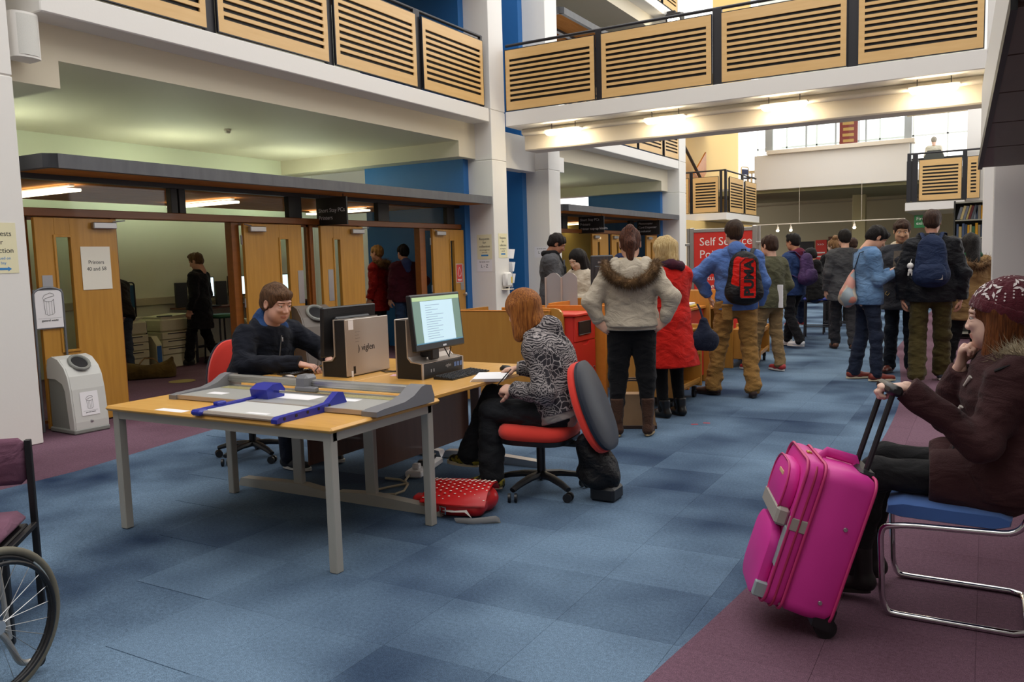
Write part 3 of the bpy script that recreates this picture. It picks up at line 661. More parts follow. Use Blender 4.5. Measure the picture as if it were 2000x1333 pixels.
e1 = part(t, 'side_arm', MB().prism(sp_, -2.995, -2.955, 'x'), BLUET, 30)
for k in range(5): part(e1, 'bolt', MB().cyl((-2.955, 2.88+.08*k, .018+.003*k), .008, .002, 10, 'x'), BLK)
part(t, 'side_arm', MB().prism([(2.84, 0), (3.3, 0), (3.3, .04), (3.2, .035), (2.86, .03), (2.84, .02)], -3.57, -3.53, 'x'), BLUET, 30)
part(t, 'end_cap', MB().rbox(-3.575, -3.50, 2.825, 2.89, .002, .032, .01), BLUET, 30)
part(t, 'blade_head', MB().prism([(3.24, .02), (3.36, .02), (3.37, .07), (3.34, .105), (3.28, .105), (3.23, .08)], -3.57, -3.44, 'x'), BLUET, 30); part(t, 'stop', MB().rbox(-3.57, -3.53, 2.97, 3.03, .03, .05, .005), BLUET)
part(t, 'guide_rod', MB().tube([(-3.44, 3.29, .065), (-2.96, 3.29, .065)], .008, 8), CHROME, 40)
part(t, 'sticker', MB().box(-3.25, -3.1, 2.9, 2.93, .024, .0248), PAPERW)
single('paper_label', 'white paper label taped to the front left of the table', 'label', MB().box(-3.92, -3.70, 2.87, 2.93, .7201, .7206, None), PAPERW)
# ---------------------------------------------------------------- computers
def l_pc(label, x, y0, y1, s, logo):
    """L-shaped desktop case; s=+1: foot and screen on the +x side; x is the flat back"""
    t = thing('computer_case', label, 'computer', (x, 0, .72)); S = lambda v: v*s
    prof = [(0, 0), (S(.20), 0), (S(.20), .10), (S(.115), .11), (S(.088), .14), (S(.085), .385), (0, .385)]
    part(t, 'body', MB().prism(prof, y0+.004, y1-.004, 'y'), BLK)
    tr = [(S(.20), .0), (S(.208), .0), (S(.208), .105), (S(.125), .117), (S(.096), .145), (S(.093), .392), (S(.085), .392), (S(.088), .14), (S(.115), .11), (S(.20), .10)]
    for a, b in ((y0-.004, y0+.012), (y1-.012, y1+.004)): part(t, 'edge_trim', MB().prism(tr, a, b, 'y'), SILV, 30)
    part(t, 'inner_cover', MB().prism([(S(.086), .39), (S(.094), .39), (S(.096), .143), (S(.122), .115), (S(.2), .104), (S(.2), .1), (S(.115), .11), (S(.088), .14)], y0, y1, 'y'), SILV, 30)
    b0, b1 = (-.012, 0) if s > 0 else (0, .012)
    part(t, 'back_cover', MB().rbox(b0, b1, y0, y1, .006, .392, .004), SILV)
    part(t, 'front_bezel', MB().rbox(min(S(.2), S(.206)), max(S(.2), S(.206)), y0+.012, y1-.012, .004, .096, .002), BLK)
    for k in range(2): part(t, 'front_port', MB().box(min(S(.206), S(.208)), max(S(.206), S(.208)), y0+.09+.03*k, y0+.1+.03*k, .04, .06), STEEL)
    for k in range(3): part(t, 'windows_badge', MB().box(min(S(.206), S(.2075)), max(S(.206), S(.2075)), y1-.04-.035*k, y1-.015-.035*k, .045, .075), mat('badge_blue', '#5f7fb8', .4))
    if s < 0:
        text(t, ') viglen', .062, INK, (.0128, (y0+y1)/2-.11, .17), FXP, name='logo')
        part(t, 'asset_label', MB().box(.012, .0128, y0+.03, y0+.08, .32, .385), PAPERW); part(t, 'rear_socket', MB().box(.012, .014, y0+.065, y0+.085, .02, .07), BLK); part(t, 'tag', MB().rbox(.012, .016, y0+.04, y0+.06, .0, .04, .002), PAPERW)
        for k in range(4): part(t, 'print_line', MB().box(.012, .0126, y0+.095, y0+.095+.05-.01*(k % 2), .30-.022*k, .303-.022*k), mat('grey_ink', '#8b837c', .6))
    else:
        text(t, 'viglen', .03, STEEL, (.2085, (y0+y1)/2+.02, .055), FXP, name='logo')
        part(t, 'sticker', MB().box(.093, .0945, y0+.03, y0+.07, .32, .37), mat('olive_sticker', '#8e8423', .5))
    return t
l_pc('silver and black L-shaped computer case with its printed back towards us', -3.715, 4.20, 4.655, -1, True)
l_pc('black and silver L-shaped computer case under the lit screen', -3.35, 4.285, 4.76, 1, False)
def monitor(label, loc, rz, w, h, tilt, lit):
    """screen looks along +x"""
    t = thing('monitor', label, 'monitor', loc, rz); R = roty(-tilt); 
    part(t, 'casing', MB().rbox(-.035, 0, -w/2, w/2, -h/2, h/2, .008, R), BLK); 
    part(t, 'rear_housing', MB().rbox(-.065, -.034, -w*.33, w*.33, -h*.33, h*.3, .012, R), BLK)
    for k in range(6): part(t, 'vent_ridge', MB().box(-.037, -.0345, -w*.42, w*.42, h*.36+.008*k, h*.363+.008*k, R), mat('vent_grey', '#3b3a3a', .5))
    if lit:
        part(t, 'screen', MB().box(0, .001, -w/2+.018, w/2-.018, -h/2+.045, h/2-.018, R), mat('screen_green', '#5d7f72', .25, emit='#5f8074', estr=.35))
        part(t, 'ribbon', MB().box(.001, .0014, -w/2+.018, w/2-.018, h/2-.043, h/2-.018, R), mat('screen_ribbon', '#a9c78f', .25, emit='#aac58f', estr=.35))
        pg = part(t, 'page', MB().box(.001, .0015, -w/2+.10, w/2-.10, -h/2+.05, h/2-.046, R), mat('screen_page', '#b9d9e8', .25, emit='#bcdceb', estr=.42))
        m = MB()
        for k in range(15):
            z = h/2-.075-.0155*k; l = random.uniform(.12, .24) if k not in (1, 3) else .07
            m.box(.0015, .0017, -w/2+.15, -w/2+.15+l, z, z+.003, R)
        part(pg, 'text_lines', m, mat('screen_text', '#7ea3b5', .3, emit='#7ea3b5', estr=.2)); part(t, 'taskbar', MB().box(.001, .0015, -w/2+.018, w/2-.018, -h/2+.045, -h/2+.053, R), mat('screen_bar', '#3d7f9e', .3, emit='#3d7f9e', estr=.3))
        part(t, 'maker_badge', MB().rbox(0, .001, .02, .06, -h/2+.014, -h/2+.026, .0004, R), STEEL)
    else:
        part(t, 'barcode_label', MB().box(-.036, -.0348, -w*.47, -w*.455, -.04, .03, R), PAPERW)
    part(t, 'neck', MB().rbox(-.07, -.03, -.045, .045, -h/2-.075, -h/2+.06, .01), BLK); return t
m2 = monitor('lit flat screen showing a document, turned to the woman writing', (-3.12, 4.45, 1.093), 0, .565, .365, .1, True)
m1 = monitor('dark flat screen seen from behind, facing the man in navy', (-3.945, 4.49, 1.02), pi, .56, .345, .05, False)
part(m2, 'arm', MB().rbox(-.135, -.06, -.04, .04, -.24, -.15, .01), BLK); part(m2, 'cable', MB().tube([(-.05, .12, -.18), (-.04, .17, -.26), (-.06, .2, -.25), (-.05, .22, -.17), (-.05, .15, -.16)], .004, 6), BLK, 40)
def keyboard(label, loc, rz):
    k = thing('keyboard', label, 'keyboard', loc, rz); part(k, 'base', MB().prism([(-.075, 0), (.075, 0), (.075, .008), (-.07, .02), (-.075, .016)], -.225, .225, 'y'), BLK)
    km = MB().rbox(-.006, .006, -.0075, .0075, 0, .007, .002).mesh('key', mat('key_black', '#232327', .5)); km2 = MB().rbox(-.006, .006, -.05, .05, 0, .007, .002).mesh('key', MATS['key_black'])
    for r in range(6):
        z = .0185-(.0115)*(r*.024+.01)/.15
        for c in range(22):
            if r == 5 and 4 <= c <= 9:
                if c == 6: ob('key', km2, k, (-.06+.024*r, -.21+.0195*c, z))
                continue
            ob('key', km, k, (-.06+.024*r, -.215+.0195*c+(.004 if r % 2 else 0), z))
    return k
keyboard('black keyboard in front of the lit screen', (-3.02, 4.56, .72), .0)
keyboard('black keyboard under the hands of the man in navy', (-4.20, 4.36, .72), pi-.12)
def mouse(label, loc, rz, grey=False):
    m = thing('computer_mouse', label, 'mouse', loc, rz); b = MB(); b.sph((0, 0, .006), (.058, .033, .03), 8); v = np.array(b.v); v[:, 2] = np.maximum(v[:, 2], 0); b.v = v.tolist()
    part(m, 'shell', b, BLK, 60); part(m, 'wheel', MB().cyl((.03, -.004, .026), .009, .008, 10, 'y'), mat('wheel_grey', '#77777b', .5))
    if grey: part(m, 'top_cover', MB().sph((.006, 0, .012), (.046, .024, .027), 8), SILV, 60)
    return m
mouse('black computer mouse beside the writing pad', (-2.86, 4.87, .72), 2.9); mouse('black and silver computer mouse near the trimmer rail', (-4.03, 3.98, .72), .5, True)
np_ = thing('writing_pad', 'thick white paper pad under the arm of the woman writing', 'paper', (-2.77, 4.5, .72), .42)
for k in range(5): part(np_, 'sheet', MB().box(-.105+.004*k, .105+.003*k, -.15-.002*k, .15, .004*k, .004*k+.0035), PAPERW)
single('scrap_note', 'small pink and white note on the desk between the two computer cases', 'note', MB().box(-.03, .03, -.05, .05, 0, .001, rotz(.4), (-3.47, 4.42, .7202)), mat('pink_note', '#d9a8ae', .7))
cab = single('loose_cable', 'thin dark cables lying on the desk by the silver computer case', 'cable', MB().tube([(-3.70, 4.55, .724), (-3.62, 4.50, .725), (-3.53, 4.57, .724), (-3.50, 4.70, .724)], .004, 6).tube([(-3.70, 4.58, .724), (-3.6, 4.56, .724), (-3.52, 4.68, .724)], .003, 6), BLK, 40)
wc = single('thin_wire', 'tangle of thin wire beside the silver computer case foot', 'cable', MB().tube([(-4.0, 4.16, .724), (-3.97, 4.2, .78), (-3.95, 4.19, .84), (-3.93, 4.21, .82), (-3.955, 4.16, .76), (-3.92, 4.12, .724), (-4.05, 4.08, .724), (-3.98, 4.05, .724)], .002, 5), BLK)
# power strips and cables under the desks
pw = thing('power_strip', 'white power strip with plugs on the carpet under the desks', 'power strip', (-3.45, 4.68, 0), .25)
part(pw, 'strip', MB().rbox(-.06, .06, -.22, .22, 0, .045, .008), PAPERW)
for k in range(4): part(pw, 'plug', MB().rbox(-.025, .025, -.17+.1*k, -.12+.1*k, .046, .085, .006), BLK if k % 2 else PAPERW)
single('power_cable', 'looped beige power cable on the carpet under the desks', 'cable', MB().tube([(-3.42, 4.46, .02), (-3.38, 4.36, .012), (-3.30, 4.28, .01), (-3.24, 4.16, .008), (-3.25, 4.08, .008), (-3.34, 4.03, .008), (-3.42, 4.1, .01), (-3.37, 4.2, .012), (-3.31, 4.3, .014), (-3.42, 4.36, .012), (-3.55, 4.36, .01)], .008, 6), mat('beige_cable', '#b9ad93', .6), 40)
# ---------------------------------------------------------------- office chairs
REDF = mat('red_fabric', '#e0382a', .85, bump=(400, .15), sheen=.2); NAVYP = mat('navy_shell', '#1c2433', .5)
def office_chair(label, loc, rz, seat_z=.50, back_lean=.25, back_z=.2, red=REDF):
    """sitter looks along +y"""
    c = thing('office_chair', label, 'chair', loc, rz); n = 18
    def pad(prs, z, th, mt, nm, R=None, T=None):
        m = MB(); rings = []
        for (k, zz) in prs: rings.append((k, zz))
        v = []; 
        for (k, zz) in rings:
            for q in range(28):
                a = 2*pi*q/28; ca, sa = math.cos(a), math.sin(a); e = .55
                v.append((.235*k*math.copysign(abs(ca)**e, ca), .235*k*math.copysign(abs(sa)**e, sa), zz))
        f = [(i*28+q, i*28+(q+1) % 28, (i+1)*28+(q+1) % 28, (i+1)*28+q) for i in range(len(rings)-1) for q in range(28)]+[tuple(range(28))[::-1], tuple(range((len(rings)-1)*28, len(rings)*28))]
        m.add(v, f, R, T); return part(c, nm, m, mt, 50)
    pad([(.93, -.045), (1, -.02), (1.01, .0), (.97, .03), (.86, .045)], 0, 0, red, 'seat', None, (0, 0, seat_z-.045))
    pad([(.7, -.045), (.95, -.03), (.985, .0)], 0, 0, BLK, 'seat_pan', None, (0, 0, seat_z-.085))
    # backrest: tall rounded shield
    def shield(th0, th1, sc, mt, nm):
        v = []; prof = [(.60, 0.0), (.96, .25), (1., .5), (.98, .75), (.8, .93)]
        rows = 14; m = MB()
        out = []
        for q in range(32):
            a = 2*pi*q/32; ca, sa = math.cos(a), math.sin(a); w = .215-.03*max(sa, 0); out.append((w*math.copysign(abs(ca)**.7, ca), .29*math.copysign(abs(sa)**.8, sa)))
        for (k, d) in ((.9*sc, th0), (sc, th0+.3*(th1-th0)), (sc, th0+.7*(th1-th0)), (.88*sc, th1)):
            for (x, z) in out: v.append((x*k, d-.25*(x*k)**2*-1.2, z*k))
        f = [(i*32+q, i*32+(q+1) % 32, (i+1)*32+(q+1) % 32, (i+1)*32+q) for i in range(3) for q in range(32)]+[tuple(range(32))[::-1], tuple(range(96, 128))]
        m.add(v, f, rotx(-back_lean), (0, -.30-(.07 if back_lean > .3 else 0), seat_z+back_z)); part(c, nm, m, mt, 50)
    shield(.0, .06, 1., red, 'backrest'); shield(-.035, .012, .985, NAVYP, 'back_shell')
    part(c, 'back_bar', MB().tube(fillet([(0, -.05, seat_z-.13), (0, -.30, seat_z-.13), (0, -.40, seat_z-.06)], .06), .022, 8), BLK, 40)
    part(c, 'gas_lift', MB().cyl((0, 0, .10), .028, .20, 12).cyl((0, 0, .30), .016, seat_z-.42, 12), BLK, 40)
    part(c, 'mechanism', MB().rbox(-.07, .07, -.1, .1, seat_z-.145, seat_z-.12, .008), BLK)
    for k in range(5):
        a = 2*pi*k/5+.35; R = rotz(a)
        arm = part(c, 'base_arm', MB().tube([R @ np.array(p) for p in ((.02, 0, .115), (.12, 0, .112), (.22, 0, .095), (.29, 0, .075))], [.032, .028, .024, .02], 8, flat=.8), BLK, 40)
        wv = MB(); 
        for s in (-.02, .02): wv.add(*_disc(.028, .016), rotz(a+.6) @ rotx(pi/2), R @ np.array((.29, 0, .029)) + rotz(a+.6) @ np.array((0, s, 0)))
        part(arm, 'caster', wv, BLK, 40)
    return c
def _disc(r, w, n=12):
    v = [(r*math.cos(2*pi*k/n), r*math.sin(2*pi*k/n), s*w/2) for s in (-1, 1) for k in range(n)]
    return v, [tuple(range(n))[::-1], tuple(range(n, 2*n))]+[(k, (k+1) % n, n+(k+1) % n, n+k) for k in range(n)]
office_chair('red swivel office chair with navy back shell, under the woman in the patterned hoodie', (-2.43, 4.54, 0), pi/2+.10, .455, .36, .12)
office_chair('red swivel office chair under the man in the navy jacket', (-4.93, 4.46, 0), -pi/2-.3, .46, .12, .17)

for k, (x, y, a) in enumerate(((-2.18, 6.93, .5), (-2.10, 7.02, .2))): single('red_tape', ('left', 'right')[k]+' of two scraps of red tape on the blue carpet past the brown boots', 'tape', MB().box(-.03, .03, -.012, .012, 0, .001, rotz(a), (x, y, .0005)), mat('red_tape', '#c23a44', .7))
# ================================================================ counters, kiosks and boards in the middle of the hall
ORANGE = wood('orange_laminate', '#d98a35', '#cf7f2c', (8, 2, 8), .4); REDL = mat('red_laminate', '#d23126', .4); DKB = mat('dark_brown', '#2c1d14', .6)
cu = thing('study_screen', 'low oak study screen behind the woman in the patterned hoodie', 'partition')
part(cu, 'panel', MB().rbox(-4.95, -3.75, 7.25, 7.29, .02, .955, .004), OAKW); part(cu, 'end_panel', MB().prism([(7.29, .02), (8.0, .02), (8.0, .955), (7.33, .955), (7.29, .93)], -4.95, -4.91, 'x'), OAKW)
part(cu, 'rounded_wing', MB().prism([(-4.05, .02), (-3.62, .02), (-3.62, .9), (-3.635, .945), (-3.67, .975), (-3.72, .985), (-4.05, .985)], 7.295, 7.33, 'y'), OAKW, 30)
part(cu, 'top_trim', MB().rbox(-4.95, -3.75, 7.245, 7.295, .955, .965, .003), ORANGE)
for y in (8.35, 9.2): pass
c2 = thing('study_screen', 'low orange wood study screen in front of the man in the grey overcoat', 'partition')
part(c2, 'panel', MB().rbox(-4.75, -3.75, 8.02, 8.06, .02, .945, .004), ORANGE); part(c2, 'side_panel', MB().rbox(-3.79, -3.75, 8.06, 9.4, .02, .92, .004), ORANGE); part(c2, 'worktop', MB().rbox(-4.75, -3.79, 8.06, 8.75, .70, .725, .004), BEECH)
part(c2, 'far_panel', MB().rbox(-4.9, -3.8, 8.80, 8.84, .02, .92, .004), ORANGE)
rc = thing('red_return_cabinet', 'red book return cabinet with a black slot, beside the woman in the patterned hoodie', 'cabinet')
part(rc, 'body', MB().rbox(-4.05, -3.53, 7.34, 7.83, .03, .90, .004), REDL); part(rc, 'top', MB().rbox(-4.07, -3.49, 7.32, 7.85, .90, .925, .004), REDL)
part(rc, 'upper_front', MB().rbox(-3.53, -3.512, 7.345, 7.825, .645, .895, .003), REDL)
part(rc, 'slot', MB().rbox(-3.512, -3.505, 7.42, 7.70, .71, .84, .003), BLACK); part(rc, 'slot_rim', MB().tube([(-3.505, 7.42, .71), (-3.505, 7.70, .71), (-3.505, 7.70, .84), (-3.505, 7.42, .84)], .006, 6, closed=True), METAL)
d = part(rc, 'door', MB().prism([(7.345, .05), (7.825, .05), (7.825, .635), (7.68, .635), (7.64, .60), (7.53, .60), (7.49, .635), (7.345, .635)], -3.53, -3.512, 'x'), REDL); part(d, 'lock', MB().cyl((-3.512, 7.79, .35), .01, .006, 10, 'x'), STEEL)
def kiosk(label, x0, x1, y0, y1, h, red=True):
    k = thing('service_counter', label, 'counter')
    part(k, 'end_panel', MB().rbox(x0, x1, y0, y0+.04, .0, h, .004), ORANGE); part(k, 'end_panel', MB().rbox(x0, x1+.04, y1-.05, y1, .0, h+.04, .004), OAKW)
    part(k, 'worktop', MB().rbox(x0, x1, y0+.04, y1-.05, h-.16, h-.13, .004), ORANGE); part(k, 'back_panel', MB().rbox(x0, x0+.03, y0+.04, y1-.05, .05, h-.16, .003), DKB)
    part(k, 'upstand', MB().rbox(x0, x0+.03, y0+.04, y1-.05, h-.13, h+.02, .003), ORANGE)
    if red: part(k, 'door', MB().rbox(x1-.05, x1-.03, y0+.045, y1-.055, .08, h-.17, .003), REDL); part(k, 'plinth', MB().box(x0+.05, x1-.06, y0+.04, y1-.05, .0, .08), OAKW)
    return k
kiosk('oak ended counter bay with dark interior behind the woman in the pale jacket', -4.1, -3.42, 7.88, 8.62, .98, False)
kiosk('oak ended counter bay with a red door, beyond the wooden trolley', -3.55, -2.80, 8.70, 9.42, 1.02, True)
kiosk('dark fronted counter bay beside the man with the red backpack', -3.6, -2.85, 9.5, 10.6, .98, False)
# book trolleys
def trolley(label, loc, rz, L=.8, W=.42, H=.74):
    t = thing('book_trolley', label, 'trolley', loc, rz)
    for s in (-1, 1): part(t, 'end_panel', MB().rbox(-W/2, W/2, s*L/2-.012, s*L/2+.012, .11, H, .006), OAKW)
    for z in (.14, .42): part(t, 'shelf', MB().rbox(-W/2+.02, W/2-.02, -L/2+.012, L/2-.012, z, z+.02, .003), OAKW); part(t, 'shelf_lip', MB().rbox(W/2-.03, W/2-.012, -L/2+.012, L/2-.012, z+.02, z+.06, .003), OAKW)
    part(t, 'centre_board', MB().rbox(-.01, .01, -L/2+.012, L/2-.012, .16, H-.06, .003), BROWN); part(t, 'top_board', MB().rbox(-W/2+.03, W/2-.03, -L/2+.012, L/2-.012, H-.06, H-.04, .003), OAKW)
    for sx in (-1, 1):
        for sy in (-1, 1):
            c = part(t, 'caster', MB().cyl((sx*(W/2-.06)-.015, sy*(L/2-.08), .045), .045, .03, 14, 'x'), BLK, 40); part(c, 'fork', MB().rbox(sx*(W/2-.06)-.022, sx*(W/2-.06)+.022, sy*(L/2-.08)-.02, sy*(L/2-.08)+.02, .06, .112, .004), METAL)
    return t
trolley('oak book trolley standing behind the woman in the red coat', (-2.86, 7.95, 0), 0, .84, .62, .76)
trolley('low oak book trolley behind the legs of the man in khaki trousers', (-2.75, 11.1, 0), .1, .9, .45, .5)
bk = thing('yellow_tray', 'yellow edged paper tray on the counter by the red coat', 'tray', (-2.95, 9.02, .895), .1)
part(bk, 'tray', MB().rbox(-.12, .12, -.16, .16, 0, .02, .004), mat('yellow_plastic', '#d9b52a', .5)); part(bk, 'papers', MB().box(-.1, .1, -.14, .14, .021, .04), PAPERW)
# brochure holder
bh = thing('brochure_holder', 'grey plastic twin brochure holder with scalloped tops on the study screen', 'holder', (-4.17, 8.4, .726))
GRP = mat('grey_translucent', '#a9a8ac', .2, alpha=.85)
for k in (0, 1):
    x0 = -.2+.2*k; pr = [(x0+.004, 0), (x0+.192, 0), (x0+.192, .53), (x0+.17, .56), (x0+.135, .585), (x0+.1, .592), (x0+.065, .585), (x0+.03, .56), (x0+.004, .545)]
    part(bh, 'pocket', MB().prism(pr, -.006, .006, 'y'), GRP); part(bh, 'spine', MB().rbox(x0-.004, x0+.012, -.03, .03, 0, .54, .003), mat('pinkish_plastic', '#b7a9a2', .4))
part(bh, 'base', MB().rbox(-.2, .2, -.08, .08, 0, .01, .003), GRP)
mk = thing('monitor', 'dark monitor seen from behind, left of the woman in the pale jacket', 'monitor', (-3.84, 8.78, .88), .5)
part(mk, 'casing', MB().rbox(-.13, .13, -.03, .03, .18, .62, .012), mat('dark_grey_plastic', '#34353a', .5)); part(mk, 'rear_housing', MB().rbox(-.09, .09, -.06, -.028, .25, .5, .01), MATS['dark_grey_plastic']); part(mk, 'stand', MB().rbox(-.03, .03, -.02, .02, .0, .2, .004).rbox(-.11, .11, -.08, .08, 0, .012, .004), BLK)
part(mk, 'logo', MB().box(-.05, .05, -.0615, -.06, .53, .55), STEEL)
# self service board
rb = thing('display_board', 'large red board reading Self Service Points in a silver frame', 'board')
yb = 11.8
part(rb, 'panel', MB().rbox(-3.70, -2.86, yb, yb+.03, .7, 1.79, .002), mat('board_red', '#d8342a', .5))
part(rb, 'frame', MB().rbox(-3.76, -3.70, yb-.02, yb+.05, .3, 1.86, .008).rbox(-2.86, -2.80, yb-.02, yb+.05, .3, 1.86, .008).rbox(-3.70, -2.86, yb-.01, yb+.04, 1.79, 1.84, .004), ALU)
part(rb, 'lower_panel', MB().rbox(-3.70, -2.86, yb, yb+.03, .05, .7, .002), MATS['board_red']); 
for x in (-3.79, -2.77): part(rb, 'post', MB().cyl((x, yb+.015, 0), .022, 1.85, 10), ALU, 40); 
for x in (-3.79, -2.77):
    for z in (.8, 1.6): part(rb, 'clamp', MB().rbox(x-.035, x+.035, yb-.03, yb+.05, z, z+.035, .004), ALU)
WL = mat('white_lettering', '#f2efe9', .6)
for s_, z, sz in (('Self Service', 1.6, .165), ('Points', 1.42, .165), ('Check-out', 1.22, .105), ('Returns', 1.10, .105), ('Renewals', .98, .105), ('Payments at', .86, .105)): text(rb, s_, sz, WL, (-3.62, yb-.001, z), FYN)
struct('wall_board_backing', MB().box(-4.6, -3.9, 12.6, 12.7, 0, 1.95), DKB) if False else None
# blue topped stools
def blue_stool(label, loc, rz):
    s = thing('bar_stool', label, 'stool', loc, rz)
    part(s, 'seat', MB().rbox(-.22, .22, -.19, .19, .645, .70, .025), mat('blue_vinyl', '#4a55b0', .5), 40)
    for sx in (-1, 1):
        for sy in (-1, 1): part(s, 'leg', MB().tube([(sx*.19, sy*.16, .65), (sx*.20, sy*.17, 0)], .013, 8), METAL, 40)
    for z in (.2,): part(s, 'foot_ring', MB().tube([(-.2, -.17, z), (.2, -.17, z), (.2, .17, z), (-.2, .17, z)], .01, 8, closed=True), METAL, 40)
    part(s, 'seat_frame', MB().tube([(-.19, -.16, .62), (.19, -.16, .62), (.19, .16, .62), (-.19, .16, .62)], .011, 8, closed=True), METAL, 40)
    return s
blue_stool('nearer blue topped black stool, by the seated person in black', (-2.48, 14.75, 0), .1)
blue_stool('farther blue topped black stool, beside the person in the grey coat', (-2.3, 15.55, 0), .1)
# ---------------------------------------------------------------- landings at the far end
def landing(label, pts, zb):
    t = thing('stair_landing', label, 'landing'); part(t, 'slab', MB().prism(pts, zb, zb+.2, 'z'), WHITE); part(t, 'soffit', MB().prism([(x*.998-.01, y*1.001) for x, y in pts], zb-.02, zb, 'z'), OLIVE); return t
landing('white edged stair landing in the far left corner', [(-8.4, 24.0), (-6.56, 24.0), (-6.56, 28.0), (-8.4, 28.0)], 2.46)
balustrade('slotted wooden balustrade around the far left stair landing', 'x', 24.03, [(-8.3, -7.68), (-7.55, -6.80)], [(-7.66, -7.57), (-6.77, -6.70), (-6.63, -6.57)], 2.69, 3.70, 3.88, -8.3, -6.58, 9)
balustrade('slotted wooden side balustrade of the far left stair landing', 'y', -6.58, [(24.4, 25.95), (26.2, 27.6)], [(24.1, 24.25), (26.0, 26.15)], 2.69, 3.70, 3.88, 24.05, 27.8, 9)
landing('white edged stair landing in the far right corner', [(-1.88, 24.0), (-.52, 24.0), (-.52, 27), (-1.88, 27)], 2.45)
b = balustrade('slotted wooden balustrade of the far right stair landing', 'x', 24.03, [(-1.56, -.60), (-.47, -.2)], [(-1.85, -1.76), (-1.72, -1.60), (-.585, -.485)], 2.69, 3.72, 3.9, -1.85, -.15, 9)
part(b, 'dark_panel', MB().box(-1.86, -1.6, 24.06, 24.09, 2.69, 3.72), BLACK)
# stair flight behind the far left landing
sf = thing('stair_flight', 'ochre sided stair flight with a dark handrail behind the far left landing', 'stairs')
part(sf, 'stringer', MB().prism([(24.6, 2.9), (27.9, 4.9), (27.9, 4.2), (24.6, 2.3)], -8.35, -8.3, 'x'), ORANGE); part(sf, 'handrail', MB().tube([(-8.2, 24.2, 5.35), (-8.2, 27.6, 3.6)], .05, 8), DKB)
# strip lamps at the upper far end
for k, (x, y, z, l) in enumerate(((-7.6, 25.5, 5.62, 'left'), (-8.3, 23.2, 4.9, 'lower left'), (-.9, 25.5, 5.45, 'right'))):
    t = thing('fluorescent_light', 'glowing strip light on the upper wall at the far %s' % l, 'light', (x, y, z)); part(t, 'tray', MB().rbox(-.34, .34, -.06, .06, .08, .1, .004), CREAM); part(t, 'diffuser', MB().rbox(-.32, .32, -.08, .08, 0, .08, .02), TUBE)
struct('trim_upper_soffit', MB().rbox(-9, -6.3, 24.5, 29.5, 5.75, 6.0, .02).rbox(-2.3, .3, 25.0, 29.5, 5.62, 5.85, .02), mat('soffit_cream', '#e8d7b2', .6))
# upper study room: table, chairs, plant, banner
WD = mat('pale_wood', '#d8bd8c', .5)
def side_chair(label, loc, rz):
    c = thing('chair', label, 'chair', loc, rz)
    part(c, 'seat', MB().rbox(-.22, .22, -.22, .22, .42, .46, .01), mat('navy_fabric', '#2f3454', .8)); b = part(c, 'backrest', MB().rbox(-.2, .2, .2, .23, .58, .78, .008), mat('navy_fabric', '#2f3454')); part(c, 'back_frame', MB().tube(fillet([(-.22, .22, 0), (-.22, .22, .86), (.22, .22, .86), (.22, .22, 0)], .08), .02, 8), WD, 40)
    for sx in (-1, 1): part(c, 'leg', MB().rbox(sx*.2-.02, sx*.2+.02, -.22, -.18, 0, .42, .004), WD)
    return c
side_chair('pale wooden chair with navy back in the upper far room', (-6.9, 31.2, 3.8), 0)
side_chair('pale wooden chair side-on at the left of the upper far room', (-7.7, 31.4, 3.8), 1.2)
bn = thing('banner', 'dark red banner with gold lettering hanging in the upper far room', 'banner', (-4.3, 31.5, 4.9), .15)
part(bn, 'pole', MB().cyl((.33, 0, -1.1), .012, 2.65, 8), METAL); part(bn, 'cloth', MB().rbox(-.3, .3, -.01, .01, 0, 1.5, .004), mat('banner_red', '#7d2a26', .8))
for k, s_ in enumerate(('LIB', 'HUB', 'NEWS', 'HELP')): text(bn, s_, .17, mat('banner_gold', '#b58a4a', .7), (-.24, -.012, .12+.22*k), FYN) if False else None
for k in range(5): part(bn, 'gold_bar', MB().box(-.2+.02*(k % 2), .17, -.0125, -.0105, .14+.2*k, .24+.2*k), mat('banner_gold', '#b58a4a', .7))
ut = thing('reading_table', 'pale reading table in the upper far room', 'table', (-7.0, 32.2, 3.8)); part(ut, 'top', MB().rbox(-1, 1, -.4, .4, .7, .74, .005), WD)
for x in (-.9, .9):
    for y in (-.33, .33): part(ut, 'leg', MB().rbox(x-.025, x+.025, y-.025, y+.025, 0, .7, .003), STEEL)
sl_ = thing('stage_spotlight', 'black spotlight with a glaring lens on the topmost balcony edge', 'spotlight', (-7.0, 20.6, 7.35)); part(sl_, 'yoke', MB().rbox(-.1, .12, -.06, .06, .12, .2, .01), METAL); part(sl_, 'housing', MB().rbox(-.1, .3, -.16, .16, -.1, .14, .03, rotx(.2)), METAL); part(sl_, 'lens', MB().rbox(-.04, .26, -.165, -.155, -.1, .06, .004, rotx(.2)), TUBE)
# track spotlights
tk = thing('spotlight_track', 'thin pale lighting track hung across the far opening', 'track', (0, 27, 0))
part(tk, 'track', MB().rbox(-6.5, -2.1, -.015, .015, 2.33, 2.36, .004), CREAM)
for x in (-5.1, -3.3): part(tk, 'suspension', MB().cyl((x, 0, 2.36), .005, 1.2, 6), CREAM)
for k, x in enumerate((-5.75, -5.35, -3.5)):
    s = part(tk, 'spotlight', MB().tube([(x, 0, 2.33), (x, -.03, 2.24)], .012, 6).tube([(x, .02, 2.25), (x+.02, -.1, 2.14)], [.03, .05], 10), CREAM, 40); 
    part(s, 'lens', MB().tube([(x+.02, -.1, 2.14), (x+.021, -.103, 2.137)], .046, 10), TUBE)
